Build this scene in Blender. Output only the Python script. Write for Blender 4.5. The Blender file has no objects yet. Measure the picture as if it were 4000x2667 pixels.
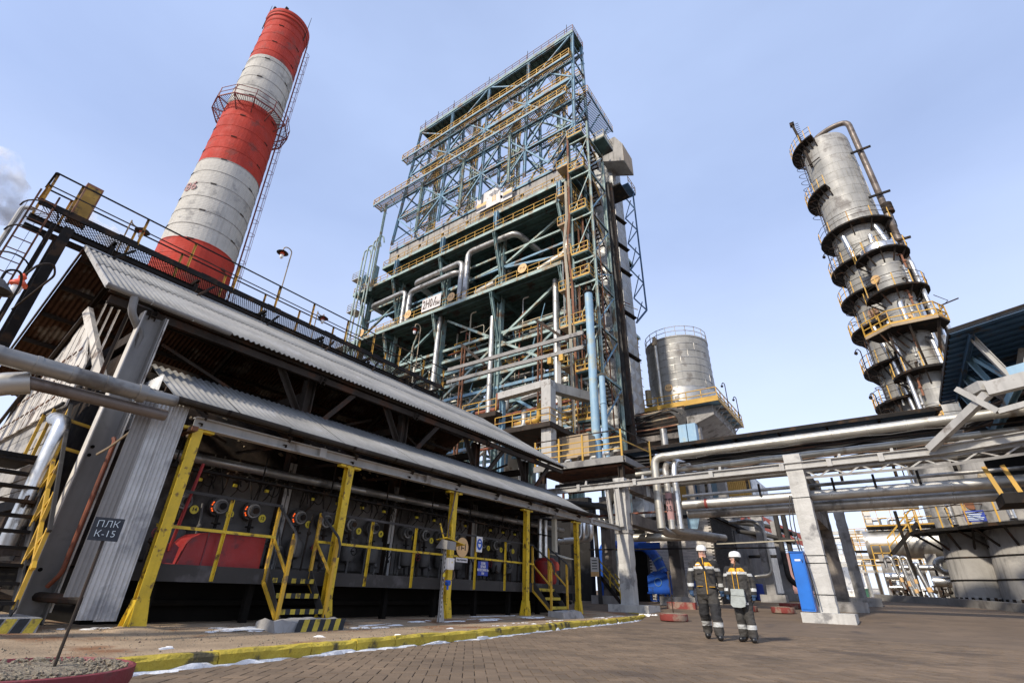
import bpy, bmesh, math, random
from mathutils import Vector, Matrix, Quaternion
sin, cos, pi, rad = math.sin, math.cos, math.pi, math.radians
rnd = random.Random(7)
SC = bpy.context.scene
COL = SC.collection

# ------------------------------------------------------------------ camera
cam_d = bpy.data.cameras.new('camera'); cam = bpy.data.objects.new('camera', cam_d); COL.objects.link(cam)
yaw, pitch, roll = 0.63277445, 0.47566113, 0.02879611
fw = Vector((-sin(yaw)*cos(pitch), cos(yaw)*cos(pitch), sin(pitch)))
rt = Vector((cos(yaw), sin(yaw), 0)); upv = rt.cross(fw)
r2 = cos(roll)*rt + sin(roll)*upv; u2 = -sin(roll)*rt + cos(roll)*upv
cam.matrix_world = Matrix(((r2.x, u2.x, -fw.x, 0), (r2.y, u2.y, -fw.y, 0), (r2.z, u2.z, -fw.z, 0.78), (0, 0, 0, 1)))
cam_d.sensor_width = 36; cam_d.lens = 17.042; cam_d.clip_end = 6000; cam_d.clip_start = 0.05
SC.camera = cam

# ------------------------------------------------------------------ sky and sun
SUN_EL = rad(36); SUN_AZ = rad(188)          # the light comes from behind the camera and a little to the left
sd = Vector((sin(SUN_AZ)*cos(SUN_EL), cos(SUN_AZ)*cos(SUN_EL), sin(SUN_EL)))
W = bpy.data.worlds.new('World'); SC.world = W; W.use_nodes = True
nt = W.node_tree; bg = nt.nodes['Background']
sky = nt.nodes.new('ShaderNodeTexSky'); sky.sky_type = 'NISHITA'; sky.sun_disc = False
sky.sun_elevation = SUN_EL; sky.sun_rotation = SUN_AZ
sky.altitude = 0; sky.air_density = 1.0; sky.dust_density = 0.7; sky.ozone_density = 4.5
hs = nt.nodes.new('ShaderNodeHueSaturation'); hs.inputs['Hue'].default_value = 0.515; hs.inputs['Saturation'].default_value = 1.0; hs.inputs['Value'].default_value = 1.0
# a thin veil of high cloud: lifts the whole sky a little
veil = nt.nodes.new('ShaderNodeMix'); veil.data_type = 'RGBA'
nt.links.new(sky.outputs[0], hs.inputs['Color'])
nt.links.new(hs.outputs[0], veil.inputs['A'])
veil.inputs['B'].default_value = (5.5, 6.9, 10.0, 1)
tcn = nt.nodes.new('ShaderNodeTexCoord'); mpn = nt.nodes.new('ShaderNodeMapping'); mpn.inputs['Scale'].default_value = (1.0, 1.0, 2.6)
nzn = nt.nodes.new('ShaderNodeTexNoise'); nzn.inputs['Scale'].default_value = 1.6; nzn.inputs['Detail'].default_value = 5
mrn = nt.nodes.new('ShaderNodeMapRange'); mrn.inputs['From Min'].default_value = 0.3; mrn.inputs['From Max'].default_value = 0.75; mrn.inputs['To Min'].default_value = 0.46; mrn.inputs['To Max'].default_value = 0.62
nt.links.new(tcn.outputs['Generated'], mpn.inputs[0]); nt.links.new(mpn.outputs[0], nzn.inputs['Vector']); nt.links.new(nzn.outputs['Fac'], mrn.inputs[0]); nt.links.new(mrn.outputs[0], veil.inputs['Factor'])
# pale haze towards the horizon, the same all round
hz_ = nt.nodes.new('ShaderNodeMix'); hz_.data_type = 'RGBA'; hz_.inputs['B'].default_value = (7.6, 8.3, 10.0, 1)
sxyz = nt.nodes.new('ShaderNodeSeparateXYZ'); mrh = nt.nodes.new('ShaderNodeMapRange'); mrh.inputs['From Min'].default_value = 0.0; mrh.inputs['From Max'].default_value = 0.62; mrh.inputs['To Min'].default_value = 0.75; mrh.inputs['To Max'].default_value = 0.0
nt.links.new(tcn.outputs['Generated'], sxyz.inputs[0]); nt.links.new(sxyz.outputs['Z'], mrh.inputs[0]); nt.links.new(mrh.outputs[0], hz_.inputs['Factor']); nt.links.new(veil.outputs['Result'], hz_.inputs['A'])
nt.links.new(hz_.outputs['Result'], bg.inputs['Color'])
bg.inputs['Strength'].default_value = 0.125
sl = bpy.data.lights.new('sun', 'SUN'); so = bpy.data.objects.new('sun', sl); COL.objects.link(so)
sl.energy = 3.6; sl.angle = rad(3); sl.color = (1.0, 0.92, 0.80)
so.rotation_euler = sd.to_track_quat('Z', 'Y').to_euler(); so.location = (0, -20, 60)
SC.view_settings.view_transform = 'Standard'; SC.view_settings.look = 'None'; SC.view_settings.exposure = 0.2; SC.view_settings.gamma = 1
SC.view_settings.use_curve_mapping = False
SC.cycles.max_bounces = 6; SC.cycles.diffuse_bounces = 3; SC.cycles.glossy_bounces = 3; SC.cycles.transmission_bounces = 4; SC.cycles.volume_bounces = 2
SC.cycles.use_denoising = True

# ------------------------------------------------------------------ materials
MATS = {}
def M(name, c, rough=0.6, metal=0.0, var=0.25, scale=2.0, dirt=None, dirt_amt=0.0, dirt_scale=1.2, streak=0.0, bump=0.0, bscale=30.0, emit=None, estr=0, c2=None, spec=None, island=0.0, dz=1.0):
    if max(c)-min(c) < 0.09*max(c)+0.012: c = (c[0]*1.04, c[1]*0.995, c[2]*0.92)      # neutral greys warmed to offset the blue sky light
    m = bpy.data.materials.new(name); m.use_nodes = True; t = m.node_tree; N = t.nodes; L = t.links
    b = N['Principled BSDF']; b.inputs['Roughness'].default_value = rough; b.inputs['Metallic'].default_value = metal
    if spec is not None: b.inputs['Specular IOR Level'].default_value = spec
    g = N.new('ShaderNodeNewGeometry')
    def noise(sc, det=4, vz=1.0):
        mp = N.new('ShaderNodeMapping'); mp.inputs['Scale'].default_value = (sc, sc, sc*vz); L.new(g.outputs['Position'], mp.inputs[0])
        n = N.new('ShaderNodeTexNoise'); n.inputs['Scale'].default_value = 1.0; n.inputs['Detail'].default_value = det; n.inputs['Roughness'].default_value = 0.6
        L.new(mp.outputs[0], n.inputs['Vector']); return n.outputs['Fac']
    def rng(s, a, b_, c_, d):
        r = N.new('ShaderNodeMapRange'); r.inputs[1].default_value = a; r.inputs[2].default_value = b_; r.inputs[3].default_value = c_; r.inputs[4].default_value = d
        L.new(s, r.inputs[0]); return r.outputs[0]
    def mix(f, A, B_):
        x = N.new('ShaderNodeMix'); x.data_type = 'RGBA'
        if f is not None: L.new(f, x.inputs[0])
        for k, v in ((6, A), (7, B_)):
            if isinstance(v, tuple): x.inputs[k].default_value = (*v, 1)
            else: L.new(v, x.inputs[k])
        return x.outputs[2]
    lo = tuple(v*(1-var) for v in c); hi = c2 if c2 else tuple(min(1, v*(1+var*0.7)) for v in c)
    col = mix(rng(noise(scale), 0.3, 0.7, 0, 1), lo, hi)
    if island:
        isl = rng(g.outputs['Random Per Island'], 0, 1, 1-island, 1+island)
        mm = N.new('ShaderNodeMix'); mm.data_type = 'RGBA'; mm.blend_type = 'MULTIPLY'; mm.inputs[0].default_value = 1
        cb = N.new('ShaderNodeCombineColor'); [L.new(isl, cb.inputs[i]) for i in range(3)]
        L.new(col, mm.inputs[6]); L.new(cb.outputs[0], mm.inputs[7]); col = mm.outputs[2]
    if streak: col = mix(rng(noise(4.5, 3, 0.06), 0.52, 0.75, 0, streak), col, tuple(v*0.35 for v in c))
    if dirt and dirt_amt: 
        f = rng(noise(dirt_scale, 6, dz), 0.62-dirt_amt*0.3, 0.70-dirt_amt*0.25, 0, 0.92); col = mix(f, col, dirt)
        if metal:
            L.new(rng(f, 0, 1, metal, 0.0), b.inputs['Metallic'])
    L.new(col, b.inputs['Base Color'])
    if bump:
        bp = N.new('ShaderNodeBump'); bp.inputs['Strength'].default_value = bump; bp.inputs['Distance'].default_value = 0.02
        L.new(noise(bscale, 3), bp.inputs['Height']); L.new(bp.outputs[0], b.inputs['Normal'])
    if metal or bump:
        L.new(rng(noise(scale*2.3), 0.3, 0.7, max(0.05, rough-0.1), min(1, rough+0.12)), b.inputs['Roughness'])
    if emit: b.inputs['Emission Color'].default_value = (*emit, 1); b.inputs['Emission Strength'].default_value = estr
    MATS[name] = m; return m
RUST = (0.13, 0.05, 0.022)
M('paver', (0.180, 0.124, 0.076), 0.85, var=0.32, scale=0.8, dirt=(0.095, 0.066, 0.044), dirt_amt=0.22, dirt_scale=0.6, bump=0.25, bscale=60, island=0.16)
M('paver_bed', (0.075, 0.054, 0.038), 0.95, var=0.25, scale=3, bump=0.3, bscale=40)
M('far_paving', (0.162, 0.112, 0.070), 0.88, var=0.25, scale=0.7, dirt=(0.085, 0.062, 0.045), dirt_amt=0.15, dirt_scale=1.0, bump=0.3, bscale=12)
M('sand_concrete', (0.37, 0.265, 0.165), 0.95, var=0.3, scale=1.3, dirt=(0.22, 0.095, 0.035), dirt_amt=0.34, dirt_scale=0.7, bump=0.9, bscale=35)
M('sand_dark', (0.10, 0.085, 0.07), 0.95, var=0.4, scale=1.3, bump=0.5, bscale=40)
M('gravel', (0.27, 0.22, 0.15), 0.95, var=0.4, scale=14, dirt=(0.12, 0.08, 0.06), dirt_amt=0.3, dirt_scale=25, bump=1.0, bscale=60)
M('snow', (0.80, 0.82, 0.86), 0.6, var=0.06, scale=6, dirt=(0.45, 0.40, 0.36), dirt_amt=0.05, dirt_scale=5, bump=0.4, bscale=25)
M('kerb_yellow', (0.50, 0.37, 0.04), 0.8, var=0.3, scale=3, dirt=(0.045, 0.04, 0.03), dirt_amt=0.22, dirt_scale=3.2, bump=0.9, bscale=22)
M('hazard_yellow', (0.50, 0.37, 0.04), 0.8, var=0.25, scale=4, dirt=(0.10, 0.07, 0.03), dirt_amt=0.25, dirt_scale=6, bump=0.5, bscale=30)
M('hazard_black', (0.02, 0.022, 0.025), 0.8, var=0.4, scale=4, bump=0.4, bscale=30)
M('concrete', (0.36, 0.34, 0.315), 0.9, var=0.25, scale=1.2, dirt=(0.11, 0.10, 0.09), dirt_amt=0.25, dirt_scale=0.8, streak=0.5, bump=0.6, bscale=14)
M('concrete_pale', (0.52, 0.52, 0.51), 0.85, var=0.18, scale=1.5, dirt=(0.22, 0.21, 0.20), dirt_amt=0.22, dirt_scale=1.3, streak=0.35, bump=0.8, bscale=11)
M('concrete_brown', (0.22, 0.19, 0.16), 0.9, var=0.35, scale=1.5, dirt=(0.04, 0.037, 0.034), dirt_amt=0.45, dirt_scale=0.7, streak=0.6, bump=0.7, bscale=12)
M('band_concrete', (0.36, 0.335, 0.30), 0.9, var=0.2, scale=0.6, dirt=(0.16, 0.13, 0.11), dirt_amt=0.2, dirt_scale=0.5, streak=0.7, bump=0.2, bscale=8)
M('silver', (0.50, 0.50, 0.49), 0.46, 0.8, var=0.2, scale=1.3, dirt=(0.16, 0.13, 0.10), dirt_amt=0.12, dirt_scale=1.0, streak=0.15)
M('silver_new', (0.70, 0.71, 0.72), 0.33, 0.95, var=0.1, scale=2.5, bump=0.15, bscale=6)
M('silver_dull', (0.42, 0.42, 0.42), 0.42, 0.75, var=0.28, scale=1.1, dirt=(0.09, 0.085, 0.08), dirt_amt=0.25, dirt_scale=0.8, streak=0.35)
M('silver_warm', (0.52, 0.49, 0.42), 0.45, 0.75, var=0.2, scale=1.0, dirt=(0.20, 0.15, 0.10), dirt_amt=0.2, dirt_scale=0.9)
M('cladding', (0.36, 0.36, 0.35), 0.58, 0.2, var=0.35, scale=0.5, dirt=(0.17, 0.15, 0.13), dirt_amt=0.22, dirt_scale=0.5, streak=0.55)
M('shaft_clad', (0.36, 0.37, 0.38), 0.5, 0.4, var=0.2, scale=0.5, dirt=(0.16, 0.14, 0.12), dirt_amt=0.2, dirt_scale=0.3, streak=0.35)
M('coated_white', (0.38, 0.37, 0.355), 0.8, var=0.3, scale=0.5, dirt=(0.11, 0.105, 0.10), dirt_amt=0.42, dirt_scale=0.45, streak=0.7, bump=0.4, bscale=8)
M('galv', (0.275, 0.275, 0.27), 0.6, 0.25, var=0.25, scale=1.0, dirt=(0.30, 0.29, 0.28), dirt_amt=0.18, dirt_scale=1.2, streak=0.2)
M('galv_panel', (0.50, 0.51, 0.52), 0.55, 0.4, var=0.2, scale=2.2, dirt=(0.25, 0.25, 0.25), dirt_amt=0.3, dirt_scale=1.6, streak=0.35, bump=0.4, bscale=18)
M('rusty_sheet', (0.10, 0.052, 0.030), 0.9, 0.0, spec=0.15, var=0.5, scale=1.2, dirt=(0.25, 0.22, 0.18), dirt_amt=0.25, dirt_scale=0.9, streak=0.5)
M('grey_paint', (0.25, 0.245, 0.24), 0.55, var=0.18, scale=1.2, dirt=(0.11, 0.10, 0.095), dirt_amt=0.2, dirt_scale=0.8, streak=0.35)
M('grey_light', (0.43, 0.43, 0.425), 0.6, var=0.15, scale=1.5, dirt=(0.20, 0.17, 0.14), dirt_amt=0.22, dirt_scale=1.5, streak=0.35)
M('dark_grey', (0.048, 0.045, 0.043), 0.7, spec=0.25, var=0.2, scale=1.5, dirt=(0.10, 0.09, 0.085), dirt_amt=0.15, dirt_scale=1.5)
M('steel_black', (0.020, 0.018, 0.017), 0.75, spec=0.15, var=0.35, scale=2.5, dirt=(0.06, 0.035, 0.02), dirt_amt=0.3, dirt_scale=2.0)
M('steel_brown', (0.045, 0.036, 0.030), 0.8, spec=0.2, var=0.35, scale=1.5, dirt=(0.085, 0.04, 0.022), dirt_amt=0.25, dirt_scale=1.2)
M('shade_black', (0.012, 0.011, 0.010), 0.95, var=0.5, scale=0.8, spec=0.05)  # near-black standing in for deep shade under the platform and in openings
M('heater_brick', (0.055, 0.040, 0.031), 0.95, spec=0.1, var=0.6, scale=2.0, dirt=(0.02, 0.018, 0.017), dirt_amt=0.5, dirt_scale=0.9, bump=0.5, bscale=10)
M('rust', (0.16, 0.065, 0.03), 0.85, var=0.4, scale=3, dirt=(0.06, 0.035, 0.025), dirt_amt=0.3, dirt_scale=2)
M('rust_pipe', (0.25, 0.075, 0.035), 0.6, var=0.35, scale=3, dirt=(0.06, 0.03, 0.02), dirt_amt=0.3, dirt_scale=2.5)
M('teal', (0.16, 0.265, 0.26), 0.6, var=0.3, scale=0.6, c2=(0.28, 0.39, 0.375), dirt=(0.17, 0.10, 0.055), dirt_amt=0.30, dirt_scale=0.8, streak=0.3)
M('teal_light', (0.31, 0.40, 0.36), 0.6, var=0.25, scale=0.6, dirt=(0.24, 0.17, 0.09), dirt_amt=0.36, dirt_scale=0.8, streak=0.25)
M('teal_deck', (0.06, 0.115, 0.11), 0.7, var=0.4, scale=0.6, dirt=(0.05, 0.04, 0.035), dirt_amt=0.3, dirt_scale=0.7)
M('blue_steel', (0.17, 0.30, 0.39), 0.6, var=0.28, scale=0.6, dirt=(0.18, 0.12, 0.075), dirt_amt=0.30, dirt_scale=0.8, streak=0.2)
M('blue_dark', (0.05, 0.12, 0.22), 0.6, var=0.25, scale=0.8, dirt=(0.08, 0.07, 0.06), dirt_amt=0.2, dirt_scale=0.8)
M('blue_pipe', (0.27, 0.46, 0.62), 0.55, var=0.2, scale=0.9, c2=(0.36, 0.50, 0.58), dirt=(0.38, 0.42, 0.36), dirt_amt=0.2, dirt_scale=0.9, streak=0.25)
M('blue_bright', (0.010, 0.085, 0.42), 0.4, var=0.15, scale=1.5, dirt=(0.02, 0.05, 0.15), dirt_amt=0.15, dirt_scale=2)
M('blue_box', (0.012, 0.15, 0.55), 0.4, var=0.12, scale=2)
M('sign_blue', (0.02, 0.05, 0.32), 0.5, var=0.1, scale=3)
M('rail_yellow', (0.58, 0.33, 0.045), 0.6, var=0.25, scale=1.0, dirt=(0.30, 0.14, 0.05), dirt_amt=0.2, dirt_scale=1.2)
M('post_yellow', (0.70, 0.47, 0.025), 0.55, var=0.22, scale=2.5, dirt=(0.13, 0.07, 0.025), dirt_amt=0.22, dirt_scale=7.0, streak=0.35, bump=0.35, bscale=25)
M('stair_yellow', (0.62, 0.36, 0.03), 0.5, var=0.15, scale=2.0, dirt=(0.16, 0.10, 0.05), dirt_amt=0.22, dirt_scale=4.0)
M('walk_yellow', (0.45, 0.25, 0.035), 0.65, var=0.3, scale=2.0, dirt=(0.05, 0.03, 0.015), dirt_amt=0.35, dirt_scale=3.0)
M('amber_clad', (0.55, 0.33, 0.08), 0.6, var=0.1, scale=1)
M('stack_red', (0.50, 0.045, 0.022), 0.8, var=0.16, scale=0.5, dirt=(0.30, 0.06, 0.04), dirt_amt=0.2, dirt_scale=0.7, streak=0.15, bump=0.3, bscale=6)
M('stack_white', (0.56, 0.55, 0.52), 0.85, var=0.12, scale=0.5, dirt=(0.34, 0.32, 0.29), dirt_amt=0.22, dirt_scale=0.8, streak=0.3, bump=0.3, bscale=6)
M('red_paint', (0.30, 0.018, 0.015), 0.5, var=0.2, scale=2, dirt=(0.12, 0.02, 0.02), dirt_amt=0.2, dirt_scale=2.5, bump=0.35, bscale=8)
M('tub_red', (0.20, 0.03, 0.035), 0.65, var=0.25, scale=3, dirt=(0.10, 0.05, 0.045), dirt_amt=0.25, dirt_scale=3, bump=0.4, bscale=20)
M('red_kerb', (0.24, 0.045, 0.035), 0.75, var=0.25, scale=2, dirt=(0.30, 0.22, 0.16), dirt_amt=0.42, dirt_scale=2.5, bump=0.4, bscale=20)
M('red_steel', (0.22, 0.04, 0.03), 0.6, var=0.2, scale=1)
M('orange_fit', (0.75, 0.10, 0.03), 0.45, var=0.08, scale=3)
M('white_paint', (0.72, 0.71, 0.69), 0.6, var=0.1, scale=2, dirt=(0.36, 0.33, 0.30), dirt_amt=0.2, dirt_scale=2.0, streak=0.2)
M('white_clean', (0.76, 0.76, 0.76), 0.5, var=0.05, scale=3)
M('plank_grey', (0.38, 0.375, 0.37), 0.8, var=0.25, scale=2, dirt=(0.10, 0.095, 0.09), dirt_amt=0.3, dirt_scale=1.5, streak=0.2, bump=0.6, bscale=9)
M('panel_white', (0.62, 0.60, 0.57), 0.7, var=0.15, scale=2, dirt=(0.20, 0.15, 0.12), dirt_amt=0.28, dirt_scale=1.6, streak=0.2)
M('burner_wall', (0.13, 0.118, 0.105), 0.8, var=0.4, scale=1, dirt=(0.035, 0.028, 0.022), dirt_amt=0.45, dirt_scale=0.8)
M('burner_iron', (0.10, 0.095, 0.09), 0.6, var=0.3, scale=4)
M('sign_tan', (0.72, 0.45, 0.20), 0.6, var=0.08, scale=2)
M('sign_white', (0.66, 0.62, 0.58), 0.6, var=0.1, scale=2, dirt=(0.45, 0.36, 0.30), dirt_amt=0.2, dirt_scale=2)
M('number_yellow', (0.75, 0.58, 0.03), 0.5, var=0.08, scale=4)
M('ink', (0.012, 0.012, 0.014), 0.6, var=0.2)
M('ink_brown', (0.07, 0.035, 0.02), 0.6, var=0.2)
M('chalk', (0.62, 0.70, 0.74), 0.7, var=0.1)
M('board_dark', (0.018, 0.022, 0.032), 0.6, var=0.3, scale=3)
M('logo_orange', (0.80, 0.48, 0.20), 0.5, var=0.05)
M('logo_dark', (0.06, 0.06, 0.08), 0.5, var=0.1)
M('lamp_glass', (0.85, 0.86, 0.86), 0.15, var=0.05, spec=0.8)
M('lamp_dark', (0.05, 0.045, 0.042), 0.5, var=0.3, scale=5)
M('wool', (0.36, 0.28, 0.17), 0.95, var=0.4, scale=8, bump=1.0, bscale=14)
M('glow', (0.5, 0.06, 0.01), 0.6, emit=(1.0, 0.13, 0.02), estr=1.1)
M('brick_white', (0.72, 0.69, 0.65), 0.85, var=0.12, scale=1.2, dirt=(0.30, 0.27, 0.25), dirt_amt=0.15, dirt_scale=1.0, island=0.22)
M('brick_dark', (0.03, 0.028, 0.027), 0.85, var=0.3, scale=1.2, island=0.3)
M('mortar', (0.13, 0.12, 0.11), 0.95, var=0.3)
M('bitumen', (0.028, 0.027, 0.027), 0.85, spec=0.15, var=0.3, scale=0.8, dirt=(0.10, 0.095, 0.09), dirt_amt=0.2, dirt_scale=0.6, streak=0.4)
M('slate_clad', (0.075, 0.08, 0.088), 0.65, 0.1, var=0.3, scale=0.6, streak=0.5)
M('pink_wall', (0.42, 0.24, 0.22), 0.85, var=0.12, scale=0.6, streak=0.2)
M('cable', (0.035, 0.032, 0.030), 0.6, var=0.4, scale=3)
M('cable_brown', (0.14, 0.09, 0.06), 0.7, var=0.4, scale=2)
M('tan_box', (0.40, 0.30, 0.19), 0.8, var=0.2, scale=0.6, streak=0.4)
M('beige_tray', (0.50, 0.45, 0.34), 0.7, var=0.15, scale=0.8, streak=0.4)
M('rust_tray', (0.28, 0.12, 0.065), 0.8, var=0.35, scale=0.8, dirt=(0.40, 0.33, 0.22), dirt_amt=0.35, dirt_scale=0.35)
M('green_tarp', (0.02, 0.09, 0.05), 0.7, var=0.2)
M('conifer', (0.035, 0.05, 0.03), 0.9, var=0.4, scale=2)
M('skin', (0.62, 0.34, 0.24), 0.5, var=0.06, scale=20)
M('hair_red', (0.20, 0.085, 0.04), 0.6, var=0.3, scale=60)
M('eye', (0.03, 0.025, 0.02), 0.3, var=0.1)
M('lips', (0.45, 0.16, 0.14), 0.5, var=0.05)
M('helmet', (0.78, 0.78, 0.78), 0.3, var=0.04, scale=8)
M('black_cloth', (0.022, 0.022, 0.024), 0.9, var=0.3, scale=20)
M('grey_cloth', (0.050, 0.047, 0.044), 0.9, var=0.25, scale=14, bump=0.3, bscale=30)
M('boot', (0.015, 0.015, 0.016), 0.35, var=0.2)
M('reflect', (0.50, 0.52, 0.53), 0.35, var=0.08, scale=20)
M('vest_yellow', (0.80, 0.40, 0.02), 0.7, var=0.08, scale=10)
M('bag_grey', (0.36, 0.40, 0.40), 0.8, var=0.15, scale=14, bump=0.4, bscale=25)
M('glove_blue', (0.035, 0.08, 0.16), 0.7, var=0.3, scale=20)
M('goggle', (0.5, 0.55, 0.55), 0.1, var=0.05)
M('old_pipe', (0.19, 0.155, 0.13), 0.5, 0.4, var=0.3, scale=1.0, dirt=(0.07, 0.045, 0.03), dirt_amt=0.3, dirt_scale=0.8)
M('pipe_aged', (0.27, 0.255, 0.23), 0.45, 0.6, var=0.3, scale=1.4, dirt=(0.10, 0.085, 0.07), dirt_amt=0.25, dirt_scale=1.5, streak=0.2)
# ------------------------------------------------------------------ mesh helpers
WL = {}                                   # object -> world location of its origin
def tag(o, label=None, cat=None, group=None, kind=None):
    if label: o['label'] = label
    if cat: o['category'] = cat
    if group: o['group'] = group
    if kind: o['kind'] = kind
    return o
def link(name, data, wl, parent=None):
    o = bpy.data.objects.new(name, data); COL.objects.link(o); wl = Vector(wl); WL[o] = wl
    if parent: o.parent = parent; o.location = wl - WL[parent]
    else: o.location = wl
    return o
def thing(name, loc, label, cat, group=None):
    return tag(link(name, None, loc), label, cat, group)
def frame(d, up=(0, 0, 1)):
    d = Vector(d).normalized(); up = Vector(up)
    if abs(d.dot(up)) > 0.999: up = Vector((1, 0, 0))
    x = up.cross(d).normalized() if True else None
    y = d.cross(x).normalized(); return x, y, d      # x sideways, y "up", d along
class MB:
    def __init__(s): s.V = []; s.F = []; s.S = []
    def add(s, vs, fs, smooth=False):
        n = len(s.V); s.V += [tuple(v) for v in vs]; s.F += [tuple(i+n for i in f) for f in fs]; s.S += [smooth]*len(fs); return s
    def box(s, x0, x1, y0, y1, z0, z1):
        return s.add([(x0,y0,z0),(x1,y0,z0),(x1,y1,z0),(x0,y1,z0),(x0,y0,z1),(x1,y0,z1),(x1,y1,z1),(x0,y1,z1)],
                     [(3,2,1,0),(4,5,6,7),(0,1,5,4),(1,2,6,5),(2,3,7,6),(3,0,4,7)])
    def bar(s, p0, p1, w, h=None, up=(0,0,1)):
        h = h or w; p0 = Vector(p0); p1 = Vector(p1); x, y, d = frame(p1-p0, up); q = []
        for p in (p0, p1):
            for a, b in ((-1,-1),(1,-1),(1,1),(-1,1)): q.append(p + x*(a*w/2) + y*(b*h/2))
        return s.add(q, [(3,2,1,0),(4,5,6,7),(0,1,5,4),(1,2,6,5),(2,3,7,6),(3,0,4,7)])
    def sect(s, p0, p1, prof, up=(0,0,1), closed=True, smooth=False, caps=True):
        p0 = Vector(p0); p1 = Vector(p1); x, y, d = frame(p1-p0, up); n = len(prof)
        q = [p + x*a + y*b for p in (p0, p1) for a, b in prof]
        f = [(i, (i+1) % n, n+(i+1) % n, n+i) for i in range(n if closed else n-1)]
        if caps and closed: f += [tuple(range(n-1,-1,-1)), tuple(range(n, 2*n))]
        return s.add(q, f, smooth)
    def ibeam(s, p0, p1, b, h, t=None, up=(0,0,1)):
        t = t or min(b, h)*0.12; w = t*0.7; B = b/2; Hh = h/2
        return s.sect(p0, p1, [(-B,-Hh),(B,-Hh),(B,-Hh+t),(w/2,-Hh+t),(w/2,Hh-t),(B,Hh-t),(B,Hh),(-B,Hh),(-B,Hh-t),(-w/2,Hh-t),(-w/2,-Hh+t),(-B,-Hh+t)], up)
    def chan(s, p0, p1, b, h, t=0.012, up=(0,0,1)):
        return s.sect(p0, p1, [(-b/2,-h/2),(b/2,-h/2),(b/2,-h/2+t),(-b/2+t,-h/2+t),(-b/2+t,h/2-t),(b/2,h/2-t),(b/2,h/2),(-b/2,h/2)], up)
    def ang(s, p0, p1, w, t=0.01, up=(0,0,1)):
        return s.sect(p0, p1, [(-w/2,-w/2),(w/2,-w/2),(w/2,-w/2+t),(-w/2+t,-w/2+t),(-w/2+t,w/2),(-w/2,w/2)], up)
    def rings(s, rs, seg, caps=True, smooth=True):
        """rs: list of (centre, x axis, y axis, r)"""
        q = []
        for c, x, y, r in rs:
            for k in range(seg):
                a = 2*pi*k/seg; q.append(Vector(c) + x*(r*cos(a)) + y*(r*sin(a)))
        f = [(i*seg+k, i*seg+(k+1) % seg, (i+1)*seg+(k+1) % seg, (i+1)*seg+k) for i in range(len(rs)-1) for k in range(seg)]
        s.add(q, f, smooth)
        if caps:
            n = len(s.V)-len(q); s.F += [tuple(n+k for k in range(seg-1,-1,-1)), tuple(n+(len(rs)-1)*seg+k for k in range(seg))]; s.S += [False, False]
        return s
    def tube(s, pts, r, seg=10, bend=0.0, seam=0.0, caps=True, seam_r=1.05):
        P = [Vector(p) for p in pts]
        if bend:
            Q = [P[0]]
            for i in range(1, len(P)-1):
                a = (P[i-1]-P[i]); b = (P[i+1]-P[i]); d = min(bend, a.length*0.48, b.length*0.48)
                a = P[i]+a.normalized()*d; b = P[i]+b.normalized()*d
                for k in range(5):
                    t = k/4; Q.append((1-t)**2*a + 2*t*(1-t)*P[i] + t*t*b)
            Q.append(P[-1]); P = Q
        # parallel transport
        T = [(P[min(i+1, len(P)-1)]-P[max(i-1, 0)]).normalized() for i in range(len(P))]
        x, y, _ = frame(T[0]); rs = []
        for i, p in enumerate(P):
            if i:
                q = T[i-1].rotation_difference(T[i]); x = q @ x; y = q @ y
            rs.append((p, x.copy(), y.copy(), r))
        if seam:
            out = []
            for i in range(len(rs)):
                out.append(rs[i])
                if i+1 < len(rs):
                    a, b = rs[i], rs[i+1]; Ln = (b[0]-a[0]).length; n = int(Ln/seam)
                    for k in range(1, n+1):
                        t = k*seam/Ln - 0.3*seam/Ln; e = 0.03/Ln; c = lambda u: a[0].lerp(b[0], u)
                        if t+2*e < 1: out += [(c(t), a[1], a[2], r), (c(t)+(b[0]-a[0])*0.0005, a[1], a[2], r*seam_r), (c(t+2*e), a[1], a[2], r*seam_r), (c(t+2*e)+(b[0]-a[0])*0.0005, a[1], a[2], r)]
            rs = out
        return s.rings(rs, seg, caps)
    def cyl(s, p0, p1, r, r1=None, seg=16, caps=True, smooth=True):
        p0 = Vector(p0); p1 = Vector(p1); x, y, d = frame(p1-p0)
        return s.rings([(p0, x, y, r), (p1, x, y, r if r1 is None else r1)], seg, caps, smooth)
    def lathe(s, c, prof, seg=24, caps=True, a0=0, a1=2*pi, smooth=True):
        c = Vector(c); full = abs(a1-a0-2*pi) < 1e-6; n = seg if full else seg+1; q = []
        for r, z in prof:
            for k in range(n):
                a = a0+(a1-a0)*k/seg; q.append(c+Vector((r*cos(a), r*sin(a), z)))
        f = []
        for i in range(len(prof)-1):
            for k in range(seg): 
                k2 = (k+1) % n; f.append((i*n+k, i*n+k2, (i+1)*n+k2, (i+1)*n+k))
        s.add(q, f, smooth)
        if caps and full:
            b = len(s.V)-len(q); s.F += [tuple(b+k for k in range(n-1,-1,-1)), tuple(b+(len(prof)-1)*n+k for k in range(n))]; s.S += [False]*2
        return s
    def prism(s, poly, ext):
        """extrude a planar polygon (3D points) by vector ext"""
        n = len(poly); P = [Vector(p) for p in poly]; e = Vector(ext)
        nn = (P[1]-P[0]).cross(P[2]-P[1])
        if nn.dot(e) > 0: P = P[::-1]
        return s.add(P+[p+e for p in P], [tuple(range(n)), tuple(range(2*n-1, n-1, -1))]+[(i, n+i, n+(i+1) % n, (i+1) % n) for i in range(n)])
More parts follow.
